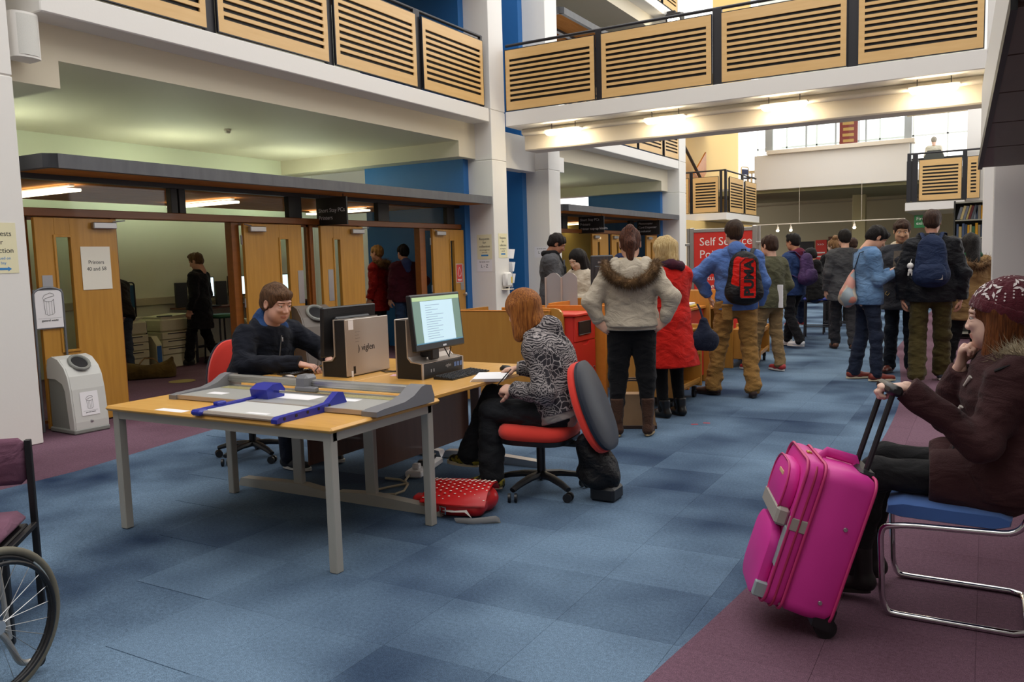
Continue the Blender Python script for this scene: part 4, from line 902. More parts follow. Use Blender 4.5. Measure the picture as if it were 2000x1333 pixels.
# doors, opening and red arrow sign on the far wall
struct('door_9', MB().rbox(-5.8, -4.9, 36.95, 37, 0, 2.05, .004), BROWN); struct('door_10', MB().rbox(-6.95, -6.38, 36.96, 37, 0, 1.88, .004), BLACK)  # the black sheet paints the darkness of an opening onto the wall
fsn = thing('wall_sign', 'red sign with white chevrons on the far wall', 'sign', (-6.3, 36.9, 1.1)); part(fsn, 'board', MB().rbox(0, .45, 0, .02, 0, .82, .003), REDL); text(fsn, '>>>', .16, WL, (.06, -.002, .58), FYN)
for k in range(2): part(fsn, 'text_bar', MB().box(.05, .38, -.003, -.001, .1+.16*k, .16+.16*k), WL)
ex = thing('exit_sign', 'green and white fire exit sign under the far right landing', 'sign', (-1.68, 24.3, 2.0)); part(ex, 'board', MB().rbox(0, .36, 0, .02, 0, .33, .003), mat('exit_green', '#2c7d45', .5)); text(ex, 'Fire\nexit', .12, WL, (.05, -.002, .2), FYN); part(ex, 'pictogram', MB().box(.25, .34, -.003, -.001, .05, .28), WL)
# bookcase on the right
bs_ = thing('bookcase', 'grey metal bookcase full of books beyond the man with the navy backpack', 'bookcase', (0, 15, 0))
part(bs_, 'back', MB().box(-.46, .02, .3, .31, 0, 2.2), mat('case_grey', '#3a3b38', .5))
for x in (-.46, .0): part(bs_, 'upright', MB().rbox(x-.012, x+.012, 0, .31, 0, 2.2, .003), MATS['case_grey'])
for z in (.1, .52, .94, 1.36, 1.62, 1.90, 2.18): part(bs_, 'shelf', MB().rbox(-.45, -.01, .0, .3, z-.02, z, .003), mat('shelf_pale', '#a7a79c', .5))
bkcols = ['#c8b98a', '#3b4a63', '#59606b', '#7b8290', '#b9a56d', '#d29b23', '#2f3b45', '#8f887b', '#3f6b52', '#6b2f35', '#c9c3b2', '#4b5d80']
bkm = [mat('book_cloth_%s' % c[1:], c, .7) for c in bkcols]
nb = 0
ORD = ['first', 'second', 'third', 'fourth', 'fifth', 'sixth', 'seventh', 'eighth', 'ninth', 'tenth', 'eleventh', 'twelfth', 'thirteenth', 'fourteenth']
for zi, (z, nm) in enumerate(((1.90, 'top shelf'), (1.62, 'second shelf'), (1.36, 'third shelf'))):
    x = -.43; k = 0
    while x < -.05:
        w_ = random.uniform(.025, .045); hh = random.uniform(.17, .23) if zi else random.uniform(.2, .235); ci = random.randrange(len(bkm)); lean = .25 if (zi == 0 and k < 7) else 0
        b_ = single('book', 'cloth bound book standing %s from the left on the bookcase %s' % (ORD[k], nm), 'book', MB().rbox(0, w_, 0, .17, 0, hh, .003, roty(lean)), bkm[ci], False, 'books on the bookcase', (x, 15.04, z+.001+(w_*math.sin(lean) if lean else 0)))
        x += w_/math.cos(lean)+.003; k += 1
# ---------------------------------------------------------------- right edge: column, stair soffit
column('grey white column behind the woman in the knitted hat', .03, 1.3, 6.25, 6.9, [3.14], 4.5)
ss = thing('overhead_stair', 'dark brown panelled underside of the stair at the top right', 'stairs')
DKP = wood('stair_underside', '#4a3229', '#412b23', (8, 2, 8), .5)
y0, z0, y1, z1 = 6.05, 1.97, 3.6, 2.34
# the flight climbs towards the photographer: soffit panels, edge and stringer; its free edge splays outwards going up
nP = 5; xl = lambda a: -.05+.115*a
def yz(a): return y0+(y1-y0)*a, z0+(z1-z0)*a
def slab(m, a, b, xa, xb, t0, t1):
    (ya, za), (yb_, zb_) = yz(a), yz(b); m.add([(xa(a), ya, za+t0), (xb(a), ya, za+t0), (xb(b), yb_, zb_+t0), (xa(b), yb_, zb_+t0), (xa(a), ya, za+t1), (xb(a), ya, za+t1), (xb(b), yb_, zb_+t1), (xa(b), yb_, zb_+t1)], [(0, 3, 2, 1), (4, 5, 6, 7), (0, 1, 5, 4), (1, 2, 6, 5), (2, 3, 7, 6), (3, 0, 4, 7)]); return m
for k in range(nP): part(ss, 'soffit_panel', slab(MB(), k/nP, (k+1)/nP-.006, lambda a: xl(a)+.012, lambda a: 1.4, 0, .03), DKP)
part(ss, 'edge_strip', slab(MB(), 0, 1, lambda a: xl(a)-.012, lambda a: xl(a)+.012, -.012, .05), BLACK)
part(ss, 'stringer', slab(MB(), 0, 1.2, lambda a: xl(a), lambda a: 1.4, .04, .5), WHITE)
part(ss, 'landing_soffit', MB().rbox(.075, 1.4, 2.2, 3.6, 2.35, 2.5, .01), DKB)
# ================================================================ right foreground: cantilever chair and suitcase
BLUF = mat('blue_fabric', '#3f66a8', .9, bump=(500, .2), sheen=.2)
ch = thing('cantilever_chair', 'blue padded chair on a chrome cantilever frame under the woman in the knitted hat', 'chair', (-.08, 3.75, 0))
# sitter looks along -x; width along y
def cush(pr, w, rr, nm, mt=BLUF):
    m = MB(); n = len(pr); v = []
    ys = [-w/2, -w/2+rr*.35, -w/2+rr, w/2-rr, w/2-rr*.35, w/2]; ks = [.7, .92, 1, 1, .92, .7]
    cx_ = sum(p[0] for p in pr)/n; cz = sum(p[1] for p in pr)/n
    for y, k in zip(ys, ks): v += [(cx_+(p[0]-cx_)*(1-(1-k)*.12), y, cz+(p[1]-cz)*k) for p in pr]
    f = [(i*n+j, i*n+(j+1) % n, (i+1)*n+(j+1) % n, (i+1)*n+j) for i in range(5) for j in range(n)]+[tuple(range(n))[::-1], tuple(range(5*n, 6*n))]
    m.add(v, f); return part(ch, nm, m, mt, 50)
cush([(-.25, .425), (-.20, .41), (.13, .40), (.185, .42), (.19, .45), (.15, .468), (0, .472), (-.19, .482), (-.245, .465)], .46, .06, 'seat')
cush([(.245, .52), (.27, .50), (.335, .92), (.33, .95), (.305, .955), (.28, .93)], .44, .06, 'backrest')
R_ = .0125
fr_ = []
for s in (-1, 1):
    y = s*.225
    fr_.append([(.325, y, .80), (.295, y, .64), (.215, y, .40), (-.17, y, .385), (-.255, y, .37), (-.265, y, .33), (-.255, y, .07), (-.235, y, .016), (-.19, y, .013), (.20, y, .013)])
base = fillet(fr_[0], .06) + [np.array((.245, -.20, .013)), np.array((.25, -.12, .013)), np.array((.25, .12, .013)), np.array((.245, .20, .013))] + fillet(fr_[1], .06)[::-1]
part(ch, 'frame', MB().tube(base, R_, 10), CHROME, 60)
# suitcase: tilted, leaning on its wheels
PINK = mat('pink_nylon', '#d8359c', .5, bump=(700, .12, (1, 1, 1)), var=(3, '#cf2e93')); PINKD = mat('pink_piping', '#c2306f', .5); GREYN = mat('grey_nylon', '#9a938c', .6)
def suitcase(loc, rz, tilt):
    s = thing('suitcase', 'bright pink wheeled suitcase tilted beside the woman in the knitted hat', 'suitcase', loc, rz)
    R = roty(-tilt)   # local: -x is the front (pocket) side, +x back with handle; y is width; z along the length; pivot at wheel axle
    W, L, D = .40, .585, .27
    T = np.array((0, 0, 0.0))
    def outl(w, l, r, n=5):
        o = []
        for (cy, cz, a0) in ((w/2-r, r, -pi/2), (w/2-r, l-r, 0), (-w/2+r, l-r, pi/2), (-w/2+r, r, pi)):
            for k in range(n+1): a = a0+pi/2*k/n; o.append((cy+r*math.cos(a), cz+r*math.sin(a)))
        return o
    def slab(x0, x1, w, l, r, z0, nm, mt, puff=0., mid=None):
        m = MB(); o = outl(w, l, r); n = len(o); v = []
        xs = [(x0, .94), (x0+(x1-x0)*.12, 1.), (x0+(x1-x0)*.5, 1+puff), (x1-(x1-x0)*.12, 1.), (x1, .96)]
        for (x, k) in xs: v += [(x, y*k, l/2+(z-l/2)*k+z0) for (y, z) in o]
        f = [(i*n+j, i*n+(j+1) % n, (i+1)*n+(j+1) % n, (i+1)*n+j) for i in range(4) for j in range(n)]+[tuple(range(n))[::-1], tuple(range(4*n, 5*n))]
        m.add(v, f, R, T); return part(s, nm, m, mt, 50)
    slab(-.19, .0, W, L, .05, .02, 'main_body', PINK, .015); slab(-.255, -.19, W, L, .06, .02, 'front_compartment', PINK, .01)
    slab(-.30, -.255, W*.80, L*.50, .08, .02, 'lower_pocket', PINK, .01); slab(-.30, -.255, W*.74, L*.36, .09, L*.60, 'upper_pocket', PINK, .01)
    def pipe(x, w, l, r, z0, mt=PINKD, rad=.006):
        part(s, 'piping', MB().tube([R @ np.array((x, y, z+z0)) for (y, z) in outl(w, l, r)], rad, 6, closed=True), mt, 60)
    pipe(-.002, W, L, .05, .02); pipe(-.19, W+.006, L+.006, .05, .017); pipe(-.255, W, L, .06, .02); pipe(-.30, W*.74, L*.36, .09, L*.60, PINKD, .004)
    part(s, 'zip', MB().tube([R @ np.array((-.222, y*1.015, z*1.0+.015)) for (y, z) in outl(W, L, .055)], .005, 6, closed=True), mat('zip_red', '#a3204f', .6), 60)
    part(s, 'grey_panel', MB().rbox(-.305, -.256, -.165, .165, .33, .40, .01, R), GREYN); part(s, 'grey_strip', MB().rbox(-.262, -.252, -W/2-.004, -W/2+.05, .18, .34, .004, R).rbox(-.30, -.252, -W/2+.02, -W/2+.05, .04, .1, .004, R), mat('grey_strip', '#8c9a9c', .5))
    part(s, 'side_band', MB().rbox(-.26, -.19, -W/2-.005, -W/2+.02, .335, .385, .003, R), GREYN)
    part(s, 'logo_patch', MB().rbox(-.303, -.299, -.05, .03, .50, .515, .001, R), mat('gold_thread', '#d8b28a', .5))
    for z in (.1, .4): part(s, 'rivet', MB().lathe([(.009, 0), (.007, .004)], 10, R @ rotx(pi/2), R @ np.array((-.06, -W/2-.003, z))), STEEL)
    part(s, 'top_grip', MB().tube([R @ np.array(p) for p in ((-.17, 0, L+.02), (-.16, 0, L+.045), (-.05, 0, L+.045), (-.04, 0, L+.02))], [.01]*4, 8, flat=2.0), PINK, 60)
    part(s, 'handle_socket', MB().rbox(-.05, .012, -.12, .12, L+.0, L+.035, .01, R), METAL); part(s, 'zip_pull', MB().rbox(-.235, -.215, -.03, .0, L+.02, L+.03, .003, R), mat('brass', '#c9a55a', .3, .8))
    hb = R @ np.array((0, 0, 0)); HL = .93
    hnd = part(s, 'handle', MB().tube([R @ np.array((-.018, -.07, L)), R @ np.array((-.018, -.07, HL))], .011, 8).tube([R @ np.array((-.018, .07, L)), R @ np.array((-.018, .07, HL))], .011, 8), METAL, 40)
    part(s, 'handle_grip', MB().rbox(-.04, .01, -.10, .10, HL-.01, HL+.03, .012, R), BLK, 40)
    for y in (-1, 1):
        w = part(s, 'wheel', MB().cyl((-.005, y*(W/2-.04)-.016, .03) if False else R @ np.array((.0, 0, 0)) + np.array((0, y*(W/2-.045)-.016, 0)), .042, .032, 16, 'y'), BLK, 40)
        part(s, 'wheel_guard', MB().prism([(-.06, .0), (.012, -.005), (.014, .08), (.0, .10), (-.06, .03)], y*(W/2-.045)-.035, y*(W/2-.045)+.035, 'y', R), BLK, 30)
    return s
suitcase((-.56, 3.36, .042), .36, -.30)
# ================================================================ implicit-surface figures (distance fields meshed by surface nets)
V3 = lambda *a: np.array(a, float)
def nrm(v): return v/(np.linalg.norm(v)+1e-12)
class Field:
    def __init__(s, lo, hi, vox):
        s.lo = np.asarray(lo, float)-2*vox; s.vox = vox; s.n = np.maximum(np.ceil((np.asarray(hi)-s.lo)/vox).astype(int)+3, 4)
        s.F = np.full(tuple(s.n), .25, np.float32)
        s.ax = [s.lo[i]+vox*np.arange(s.n[i]) for i in range(3)]
    def sub(s, lo, hi):
        a = np.clip(np.floor((lo-s.lo)/s.vox).astype(int), 0, s.n); b = np.clip(np.ceil((hi-s.lo)/s.vox).astype(int)+1, 0, s.n)
        if np.any(b <= a): return None, None
        sl = tuple(slice(a[i], b[i]) for i in range(3))
        g = [s.ax[i][sl[i]] for i in range(3)]
        return sl, (g[0][:, None, None], g[1][None, :, None], g[2][None, None, :])
    def comb(s, sl, d, k, neg):
        A = s.F[sl]
        if neg:
            d = -d; h = np.maximum(k-np.abs(A-d), 0)/k if k > 0 else 0; s.F[sl] = np.maximum(A, d)+(h*h*k*.25 if k > 0 else 0)
        else:
            h = np.maximum(k-np.abs(A-d), 0)/k if k > 0 else 0; s.F[sl] = np.minimum(A, d)-(h*h*k*.25 if k > 0 else 0)
    def cone(s, a, b, ra, rb, k=.03, u=None, fl=1., neg=False):
        a = np.asarray(a, float); b = np.asarray(b, float); m = max(ra, rb)+k+3*s.vox
        sl, g = s.sub(np.minimum(a, b)-m, np.maximum(a, b)+m)
        if sl is None: return
        qx, qy, qz = g[0]-a[0], g[1]-a[1], g[2]-a[2]; d = b-a
        if u is not None and fl != 1.:
            u = nrm(np.asarray(u, float)); c = qx*u[0]+qy*u[1]+qz*u[2]; e = (fl-1)*c
            qx = qx+u[0]*e; qy = qy+u[1]*e; qz = qz+u[2]*e; d = d+u*np.dot(d, u)*(fl-1)
        dd = float(np.dot(d, d))+1e-9; t = np.clip((qx*d[0]+qy*d[1]+qz*d[2])/dd, 0, 1)
        D = np.sqrt((qx-t*d[0])**2+(qy-t*d[1])**2+(qz-t*d[2])**2)-(ra+(rb-ra)*t)
        if fl > 1: D = D/math.sqrt(fl)
        s.comb(sl, D.astype(np.float32), k, neg)
    def ell(s, c, r, k=.03, R=None, neg=False):
        c = np.asarray(c, float); r = np.broadcast_to(np.asarray(r, float), (3,)); m = r.max()+k+3*s.vox
        sl, g = s.sub(c-m, c+m)
        if sl is None: return
        q = [g[i]-c[i] for i in range(3)]
        if R is not None: q = [q[0]*R[0][j]+q[1]*R[1][j]+q[2]*R[2][j] for j in range(3)]
        k0 = np.sqrt((q[0]/r[0])**2+(q[1]/r[1])**2+(q[2]/r[2])**2); k1 = np.sqrt((q[0]/r[0]**2)**2+(q[1]/r[1]**2)**2+(q[2]/r[2]**2)**2)+1e-9
        s.comb(sl, (k0*(k0-1)/k1).astype(np.float32), k, neg)
    def cut(s, p, n):
        n = nrm(np.asarray(n, float)); p = np.asarray(p, float)
        D = (s.ax[0][:, None, None]-p[0])*n[0]+(s.ax[1][None, :, None]-p[1])*n[1]+(s.ax[2][None, None, :]-p[2])*n[2]
        s.F = np.maximum(s.F, D.astype(np.float32))
    def cut_near(s, p, n, r):
        n = nrm(np.asarray(n, float)); sl, g = s.sub(p-r, p+r)
        if sl is None: return
        q = [g[i]-p[i] for i in range(3)]; D = q[0]*n[0]+q[1]*n[1]+q[2]*n[2]; m = (q[0]**2+q[1]**2+q[2]**2) < r*r
        A = s.F[sl]; s.F[sl] = np.where(m, np.maximum(A, D), A)
    def noise(s, amp, freq, seed=0, aniso=(1, 1, 1)):
        rg = np.random.default_rng(seed); N = 0
        for i in range(7):
            d = nrm(rg.normal(size=3))*freq*rg.uniform(.6, 1.7)*np.asarray(aniso); ph = rg.uniform(0, 6.28)
            N = N+np.sin(s.ax[0][:, None, None]*d[0]+s.ax[1][None, :, None]*d[1]+s.ax[2][None, None, :]*d[2]+ph+1.3*np.sin(s.ax[2][None, None, :]*freq*.5*aniso[2]+i))
        s.F = s.F+(amp*N/2.6).astype(np.float32)
    def mesh(s):
        F = s.F; nx, ny, nz = F.shape; I = F < 0
        # pad borders outside
        I[0], I[-1] = False, False; I[:, 0], I[:, -1] = False, False; I[:, :, 0], I[:, :, -1] = False, False
        cs = [(i, j, k) for i in (0, 1) for j in (0, 1) for k in (0, 1)]
        cnt = sum(I[i:nx-1+i, j:ny-1+j, k:nz-1+k].astype(np.int8) for i, j, k in cs); act = (cnt > 0) & (cnt < 8)
        idx = np.argwhere(act)
        if len(idx) == 0: return np.zeros((0, 3)), np.zeros((0, 4), int)
        vid = np.full(act.shape, -1, np.int64); vid[act] = np.arange(len(idx))
        corner = {c: F[idx[:, 0]+c[0], idx[:, 1]+c[1], idx[:, 2]+c[2]] for c in cs}; ins = {c: I[idx[:, 0]+c[0], idx[:, 1]+c[1], idx[:, 2]+c[2]] for c in cs}
        P = np.zeros((len(idx), 3)); N = np.zeros(len(idx))
        for c in cs:
            for a in range(3):
                if c[a]: continue
                e = list(c); e[a] = 1; e = tuple(e); m = ins[c] != ins[e]
                fa, fb = corner[c], corner[e]; den = fa-fb; t = np.where(np.abs(den) > 1e-9, fa/np.where(np.abs(den) > 1e-9, den, 1), .5); t = np.clip(t, .02, .98)
                for q in range(3): P[:, q] += np.where(m, (c[q]+(t if q == a else 0)), 0)
                N += m
        P = (idx+P/N[:, None])*s.vox+s.lo
        quads = []
        for a in range(3):
            b, c = (a+1) % 3, (a+2) % 3
            sa = [slice(None)]*3; sb = [slice(None)]*3; sa[a] = slice(0, -1); sb[a] = slice(1, None)
            ch = I[tuple(sa)] != I[tuple(sb)]; e = np.argwhere(ch); e = e[(e[:, b] > 0) & (e[:, c] > 0)]
            inn = I[e[:, 0], e[:, 1], e[:, 2]]
            def V(db, dc):
                q = e.copy(); q[:, b] -= db; q[:, c] -= dc; ok = (q < np.array(vid.shape)).all(1); r = np.full(len(q), -1); r[ok] = vid[q[ok, 0], q[ok, 1], q[ok, 2]]; return r
            Q = np.stack([V(0, 0), V(1, 0), V(1, 1), V(0, 1)], 1); Q[~inn] = Q[~inn][:, ::-1]; Q = Q[(Q >= 0).all(1)]; quads.append(Q)
        return P, np.concatenate(quads)
def sdf_ob(parent, name, parts, mats, label=None, matfn=None):
    """parts: list of (verts, quads[, material index]); one mesh object"""
    vs, fs, mi, o = [], [], [], 0
    for p in parts:
        v, f = p[0], p[1]
        if len(v) == 0: continue
        vs.append(v); fs.append(f+o); mi.append(np.full(len(f), p[2] if len(p) > 2 else 0)); o += len(v)
    v = np.concatenate(vs); f = np.concatenate(fs); mi = np.concatenate(mi)
    if matfn is not None: mi = matfn(v[f].mean(1), mi)
    me = bpy.data.meshes.new(name); me.vertices.add(len(v)); me.vertices.foreach_set('co', v.ravel())
    me.loops.add(len(f)*4); me.loops.foreach_set('vertex_index', f.ravel().astype(np.int32)); me.polygons.add(len(f))
    me.polygons.foreach_set('loop_start', np.arange(0, len(f)*4, 4, dtype=np.int32)); me.update(calc_edges=True)
    for m in (mats if isinstance(mats, (list, tuple)) else [mats]): me.materials.append(m)
    me.polygons.foreach_set('material_index', mi.astype(np.int32)); me.polygons.foreach_set('use_smooth', np.ones(len(f), bool)); me.update()
    ob_ = ob(name, me, parent)
    if label: ob_['label'] = label
    return ob_
def mbq(mb): return np.array(mb.v), np.array([f if len(f) == 4 else (f[0], f[1], f[2], f[2]) for f in mb.f])
def bounds(pts, m): P = np.array(pts); return P.min(0)-m, P.max(0)+m
# skin and hair
def skin(name, c): return mat('skin_'+name, c, .5, var=(14, tuple(x*.88 for x in lin(c)[:3])+(1,)), spec=.35)
def hairm(name, c, c2): return mat('hair_'+name, c, .55, var=(14, c2, (9, 9, .8), .16), bump=(30, .8, (8, 8, .6)), spec=.25)
def cloth(name, c, c2=None, bs=260, bst=.2, sheen=.05, rough=.9, fold=.55):
    """woven cloth: fine weave bump over broader crumple bump"""
    if 'cloth_'+name in MATS: return MATS['cloth_'+name]
    m = mat('cloth_'+name, c, rough, bump=(bs, bst), var=(5, c2) if c2 else None, sheen=sheen, spec=.2); nt = m.node_tree; b = nt.nodes['Principled BSDF']
    fine = b.inputs['Normal'].links[0].from_node; tc = nt.nodes.new('ShaderNodeTexCoord'); mp = nt.nodes.new('ShaderNodeMapping'); mp.inputs['Scale'].default_value = (1, 1, 1.7); mp.inputs['Rotation'].default_value = (.4, .3, .5)
    n = nt.nodes.new('ShaderNodeTexNoise'); n.inputs['Scale'].default_value = 8; n.inputs['Detail'].default_value = 2.5; n.inputs['Roughness'].default_value = .5; n.inputs['Distortion'].default_value = .8
    bp = nt.nodes.new('ShaderNodeBump'); bp.inputs['Strength'].default_value = fold; bp.inputs['Distance'].default_value = .045
    nt.links.new(tc.outputs['Object'], mp.inputs[0]); nt.links.new(mp.outputs[0], n.inputs[0]); nt.links.new(n.outputs['Fac'], bp.inputs['Height']); nt.links.new(bp.outputs[0], fine.inputs['Normal'])
    return m
EYEW = mat('eye_white', '#d8d2cc', .3); LIPM = {}
def head_rot(yaw, pitch, roll): return rotz(yaw) @ rotx(-pitch) @ roty(roll)   # +pitch looks down

HAIRS = {}
def head_parts(c, R, vox, fem=False, hs=1.):
    """returns field mesh of head and neck in body space"""
    Wd = lambda *p: c + R @ (V3(*p)*hs)
    lo, hi = c-.20*hs, c+.17*hs
    f = Field(lo, hi, vox); E = lambda p, r, k=.02, neg=False: f.ell(Wd(*p), np.array(r)*hs, k, R, neg)
    E((0, -.012, .035), (.074, .094, .082), .01); E((0, .028, -.03), (.061 if not fem else .058, .064, .082), .03); E((0, .052, -.088), (.034 if not fem else .027, .03, .026), .03)
    for s in (-1, 1):
        E((s*.043, .035, -.055), (.022, .035, .038), .03); E((s*.03, .078, -.018), (.02, .018, .016), .02)   # jaw, cheek
    E((0, .076, .032), (.052, .020, .014), .02)
    f.cone(Wd(0, .086, .012), Wd(0, .108 if not fem else .102, -.026), .008*hs, (.012 if not fem else .0095)*hs, .014); 
    for s in (-1, 1): E((s*.011, .098, -.030), (.009, .011, .008), .008)
    for s in (-1, 1): E((s*.031, .102, .008), (.017, .014, .011), .012, True)
    for s in (-1, 1): E((s*.031, .081, .0165), (.017, .013, .0075), .004); E((s*.031, .0805, -.0015), (.016, .012, .006), .004)
    E((0, .084, -.057), (.022, .0125, .005), .008); E((0, .0825, -.0665), (.019, .012, .006), .007)
    for s in (-1, 1):
        E((s*.077, -.006, -.002), (.009, .019, .031), .008); E((s*.083, -.002, .0), (.006, .011, .019), .006, True)
    f.cone(Wd(0, -.022, -.06), Wd(0, -.03, -.17), .052*hs if not fem else .045*hs, .056*hs if not fem else .049*hs, .035)
    return f, Wd
def hand_parts(w, d, n, side, curl=.5, spread=.06, vox=.004, thumb=.5, s=1.):
    """w wrist, d finger direction, n palm normal, side=+1: thumb towards cross(d,n)"""
    d = nrm(d); n = nrm(n-d*np.dot(n, d)); t = np.cross(d, n)*side
    lo, hi = w-.14*s, w+.14*s; lo = np.minimum(w, w+d*.2*s)-.11*s; hi = np.maximum(w, w+d*.2*s)+.11*s
    f = Field(lo, hi, vox)
    f.cone(w-d*.02*s, w+d*.015*s, .027*s, .026*s, .02, n, 1.25); f.cone(w+d*.02*s+t*.012*s, w+d*.085*s+t*.016*s, .026*s, .027*s, .02, n, 1.9); f.cone(w+d*.02*s-t*.012*s, w+d*.08*s-t*.018*s, .024*s, .024*s, .02, n, 1.9)
    for i, (off, L) in enumerate(((.030, .074), (.011, .082), (-.009, .077), (-.028, .061))):
        p = w+d*(.088-.004*abs(i-1))*s+t*off*s; a = curl*.55; dd = nrm(d+t*(1.2-i)*spread)
        for j, (fr, rr) in enumerate(((.45, .0088), (.30, .0080), (.25, .0072))):
            dv = dd*math.cos(a)+n*math.sin(a); q = p+dv*L*fr*s; f.cone(p, q, rr*s*1.04, rr*s, .006); p = q; a += curl*(.95 if j == 0 else .7)
    p = w+d*.028*s+t*.026*s; dv = nrm(d*.62+t*.62+n*thumb); 
    for L, rr in ((.042, .0125), (.030, .0102), (.024, .009)):
        q = p+dv*L*s; f.cone(p, q, rr*s, rr*.92*s, .012); p = q; dv = nrm(dv+d*.35+n*.15*thumb)
    return f.mesh()
def stand(Ht=1.75, **kw):
    k = Ht/1.75
    J = dict(P=(0, 0, .95), W=(0, .005, 1.09), C=(0, 0, 1.30), N=(0, -.015, 1.465), H=(0, .015, 1.635),
             sR=(.172, -.012, 1.395), sL=(-.172, -.012, 1.395), eR=(.235, -.03, 1.13), eL=(-.235, -.03, 1.13), wR=(.245, .05, .885), wL=(-.245, .05, .885),
             hR=(.095, 0, .92), hL=(-.095, 0, .92), kR=(.10, .02, .50), kL=(-.10, .02, .50), aR=(.105, -.02, .09), aL=(-.105, -.02, .09))
    J = {a: V3(*b)*k for a, b in J.items()}
    for a, b in kw.items(): J[a] = V3(*b)
    return J
SHO = {}
def shoe(parent, a, yaw, mt, sole, L=.27, boot=0., vox=.008, lean=0., heel=.0):
    """shoe under ankle a (body space), toes along yaw (0=+y)"""
    R = rotz(yaw); z0 = a[2]-.09+heel; c = V3(a[0], a[1], z0)
    Wd = lambda x, y, z: c+R @ V3(x, y, z)
    f = Field(c-V3(.24, .24, .02), c+V3(.24, .24, .14+boot), vox)
    f.cone(Wd(0, -.045, .045), Wd(0, .06, .04), .040, .042, .02); f.cone(Wd(0, .06, .036), Wd(.0, L-.12, .03), .043, .036, .03, (0, 0, 1), 1.15); f.cone(Wd(0, -.03, .05), Wd(0, -.012, .10+boot), .04, .042+.012*(boot > 0), .025)
    f.cut((0, 0, z0+.012), (0, 0, -1)); f.cut((0, 0, z0+.115+boot), (0, 0, 1)); v, q = f.mesh()
    o = sdf_ob(parent, 'shoe' if boot < .08 else 'boot', [(v, q)], mt)
    out = []
    for t in np.linspace(0, 2*pi, 22, endpoint=False):
        y = .045+(.165-.03)*0+math.sin(t)*(L/2+.004)+(L/2-.135)*0; w = .043+.006*math.sin(t); out.append((math.cos(t)*w, y+.02))
    sm = MB().prism(out, 0, .022, 'z', R, c-V3(0, 0, 0)); part(o, 'sole', sm, sole, 30)
    return o
def torso_prims(f, J, e=0., hemdrop=.0, wide=1., k=.05, hemw=1., belly=0., depth=1.):
    """trunk with ease e"""
    P, W, C, N = J['P'], J['W'], J['C'], J['N']; sd = nrm(J['sR']-J['sL']); up = nrm(N-P); fw = nrm(np.cross(up, sd)); fl = 1.42/depth
    r = lambda x: (x+e)*wide
    f.cone(P, W, r(.165)*hemw, r(.150), k, fw, fl); f.cone(W, C, r(.150), r(.165), k, fw, fl); f.cone(C, C+(N-C)*.55, r(.165), r(.115), k, fw, fl)
    nb = N-up*.055
    for q in 'RL': f.cone(nb, J['s'+q], .055+e*.6, .050+e*.8, .045); f.cone(C+up*.02, J['s'+q]-up*.02, .10+e, .055+e*.7, .05, fw, 1.2)
    f.cone(C+(N-C)*.3, N-up*.01, .085+e*.8, .055+e*.4, .04)
    if belly: f.ell(W+fw*.05, (.12*wide, .10, .13), .06)
    if hemdrop: f.cone(P, P-up*hemdrop, r(.165)*hemw, r(.170)*hemw, k, fw, fl/ (1.0))
def arm_prims(f, J, s, e=0., k=.03, cuff=True):
    w = J['w'+s]
    if e > 0 and not cuff: w = w-nrm(w-J['e'+s])*(.036+e*.8)*.5      # sleeves stop at the wrist
    f.cone(J['s'+s], J['e'+s], .058+e, .046+e, k); f.cone(J['e'+s], w, .046+e*1.0, .036+e*.8, k)
def leg_prims(f, J, s, e=0., k=.03, flare=0., thigh=1.):
    f.cone(J['h'+s], J['k'+s], (.086+e)*thigh, .060+e, k); f.cone(J['k'+s], J['a'+s], .060+e, .042+e+flare, k)
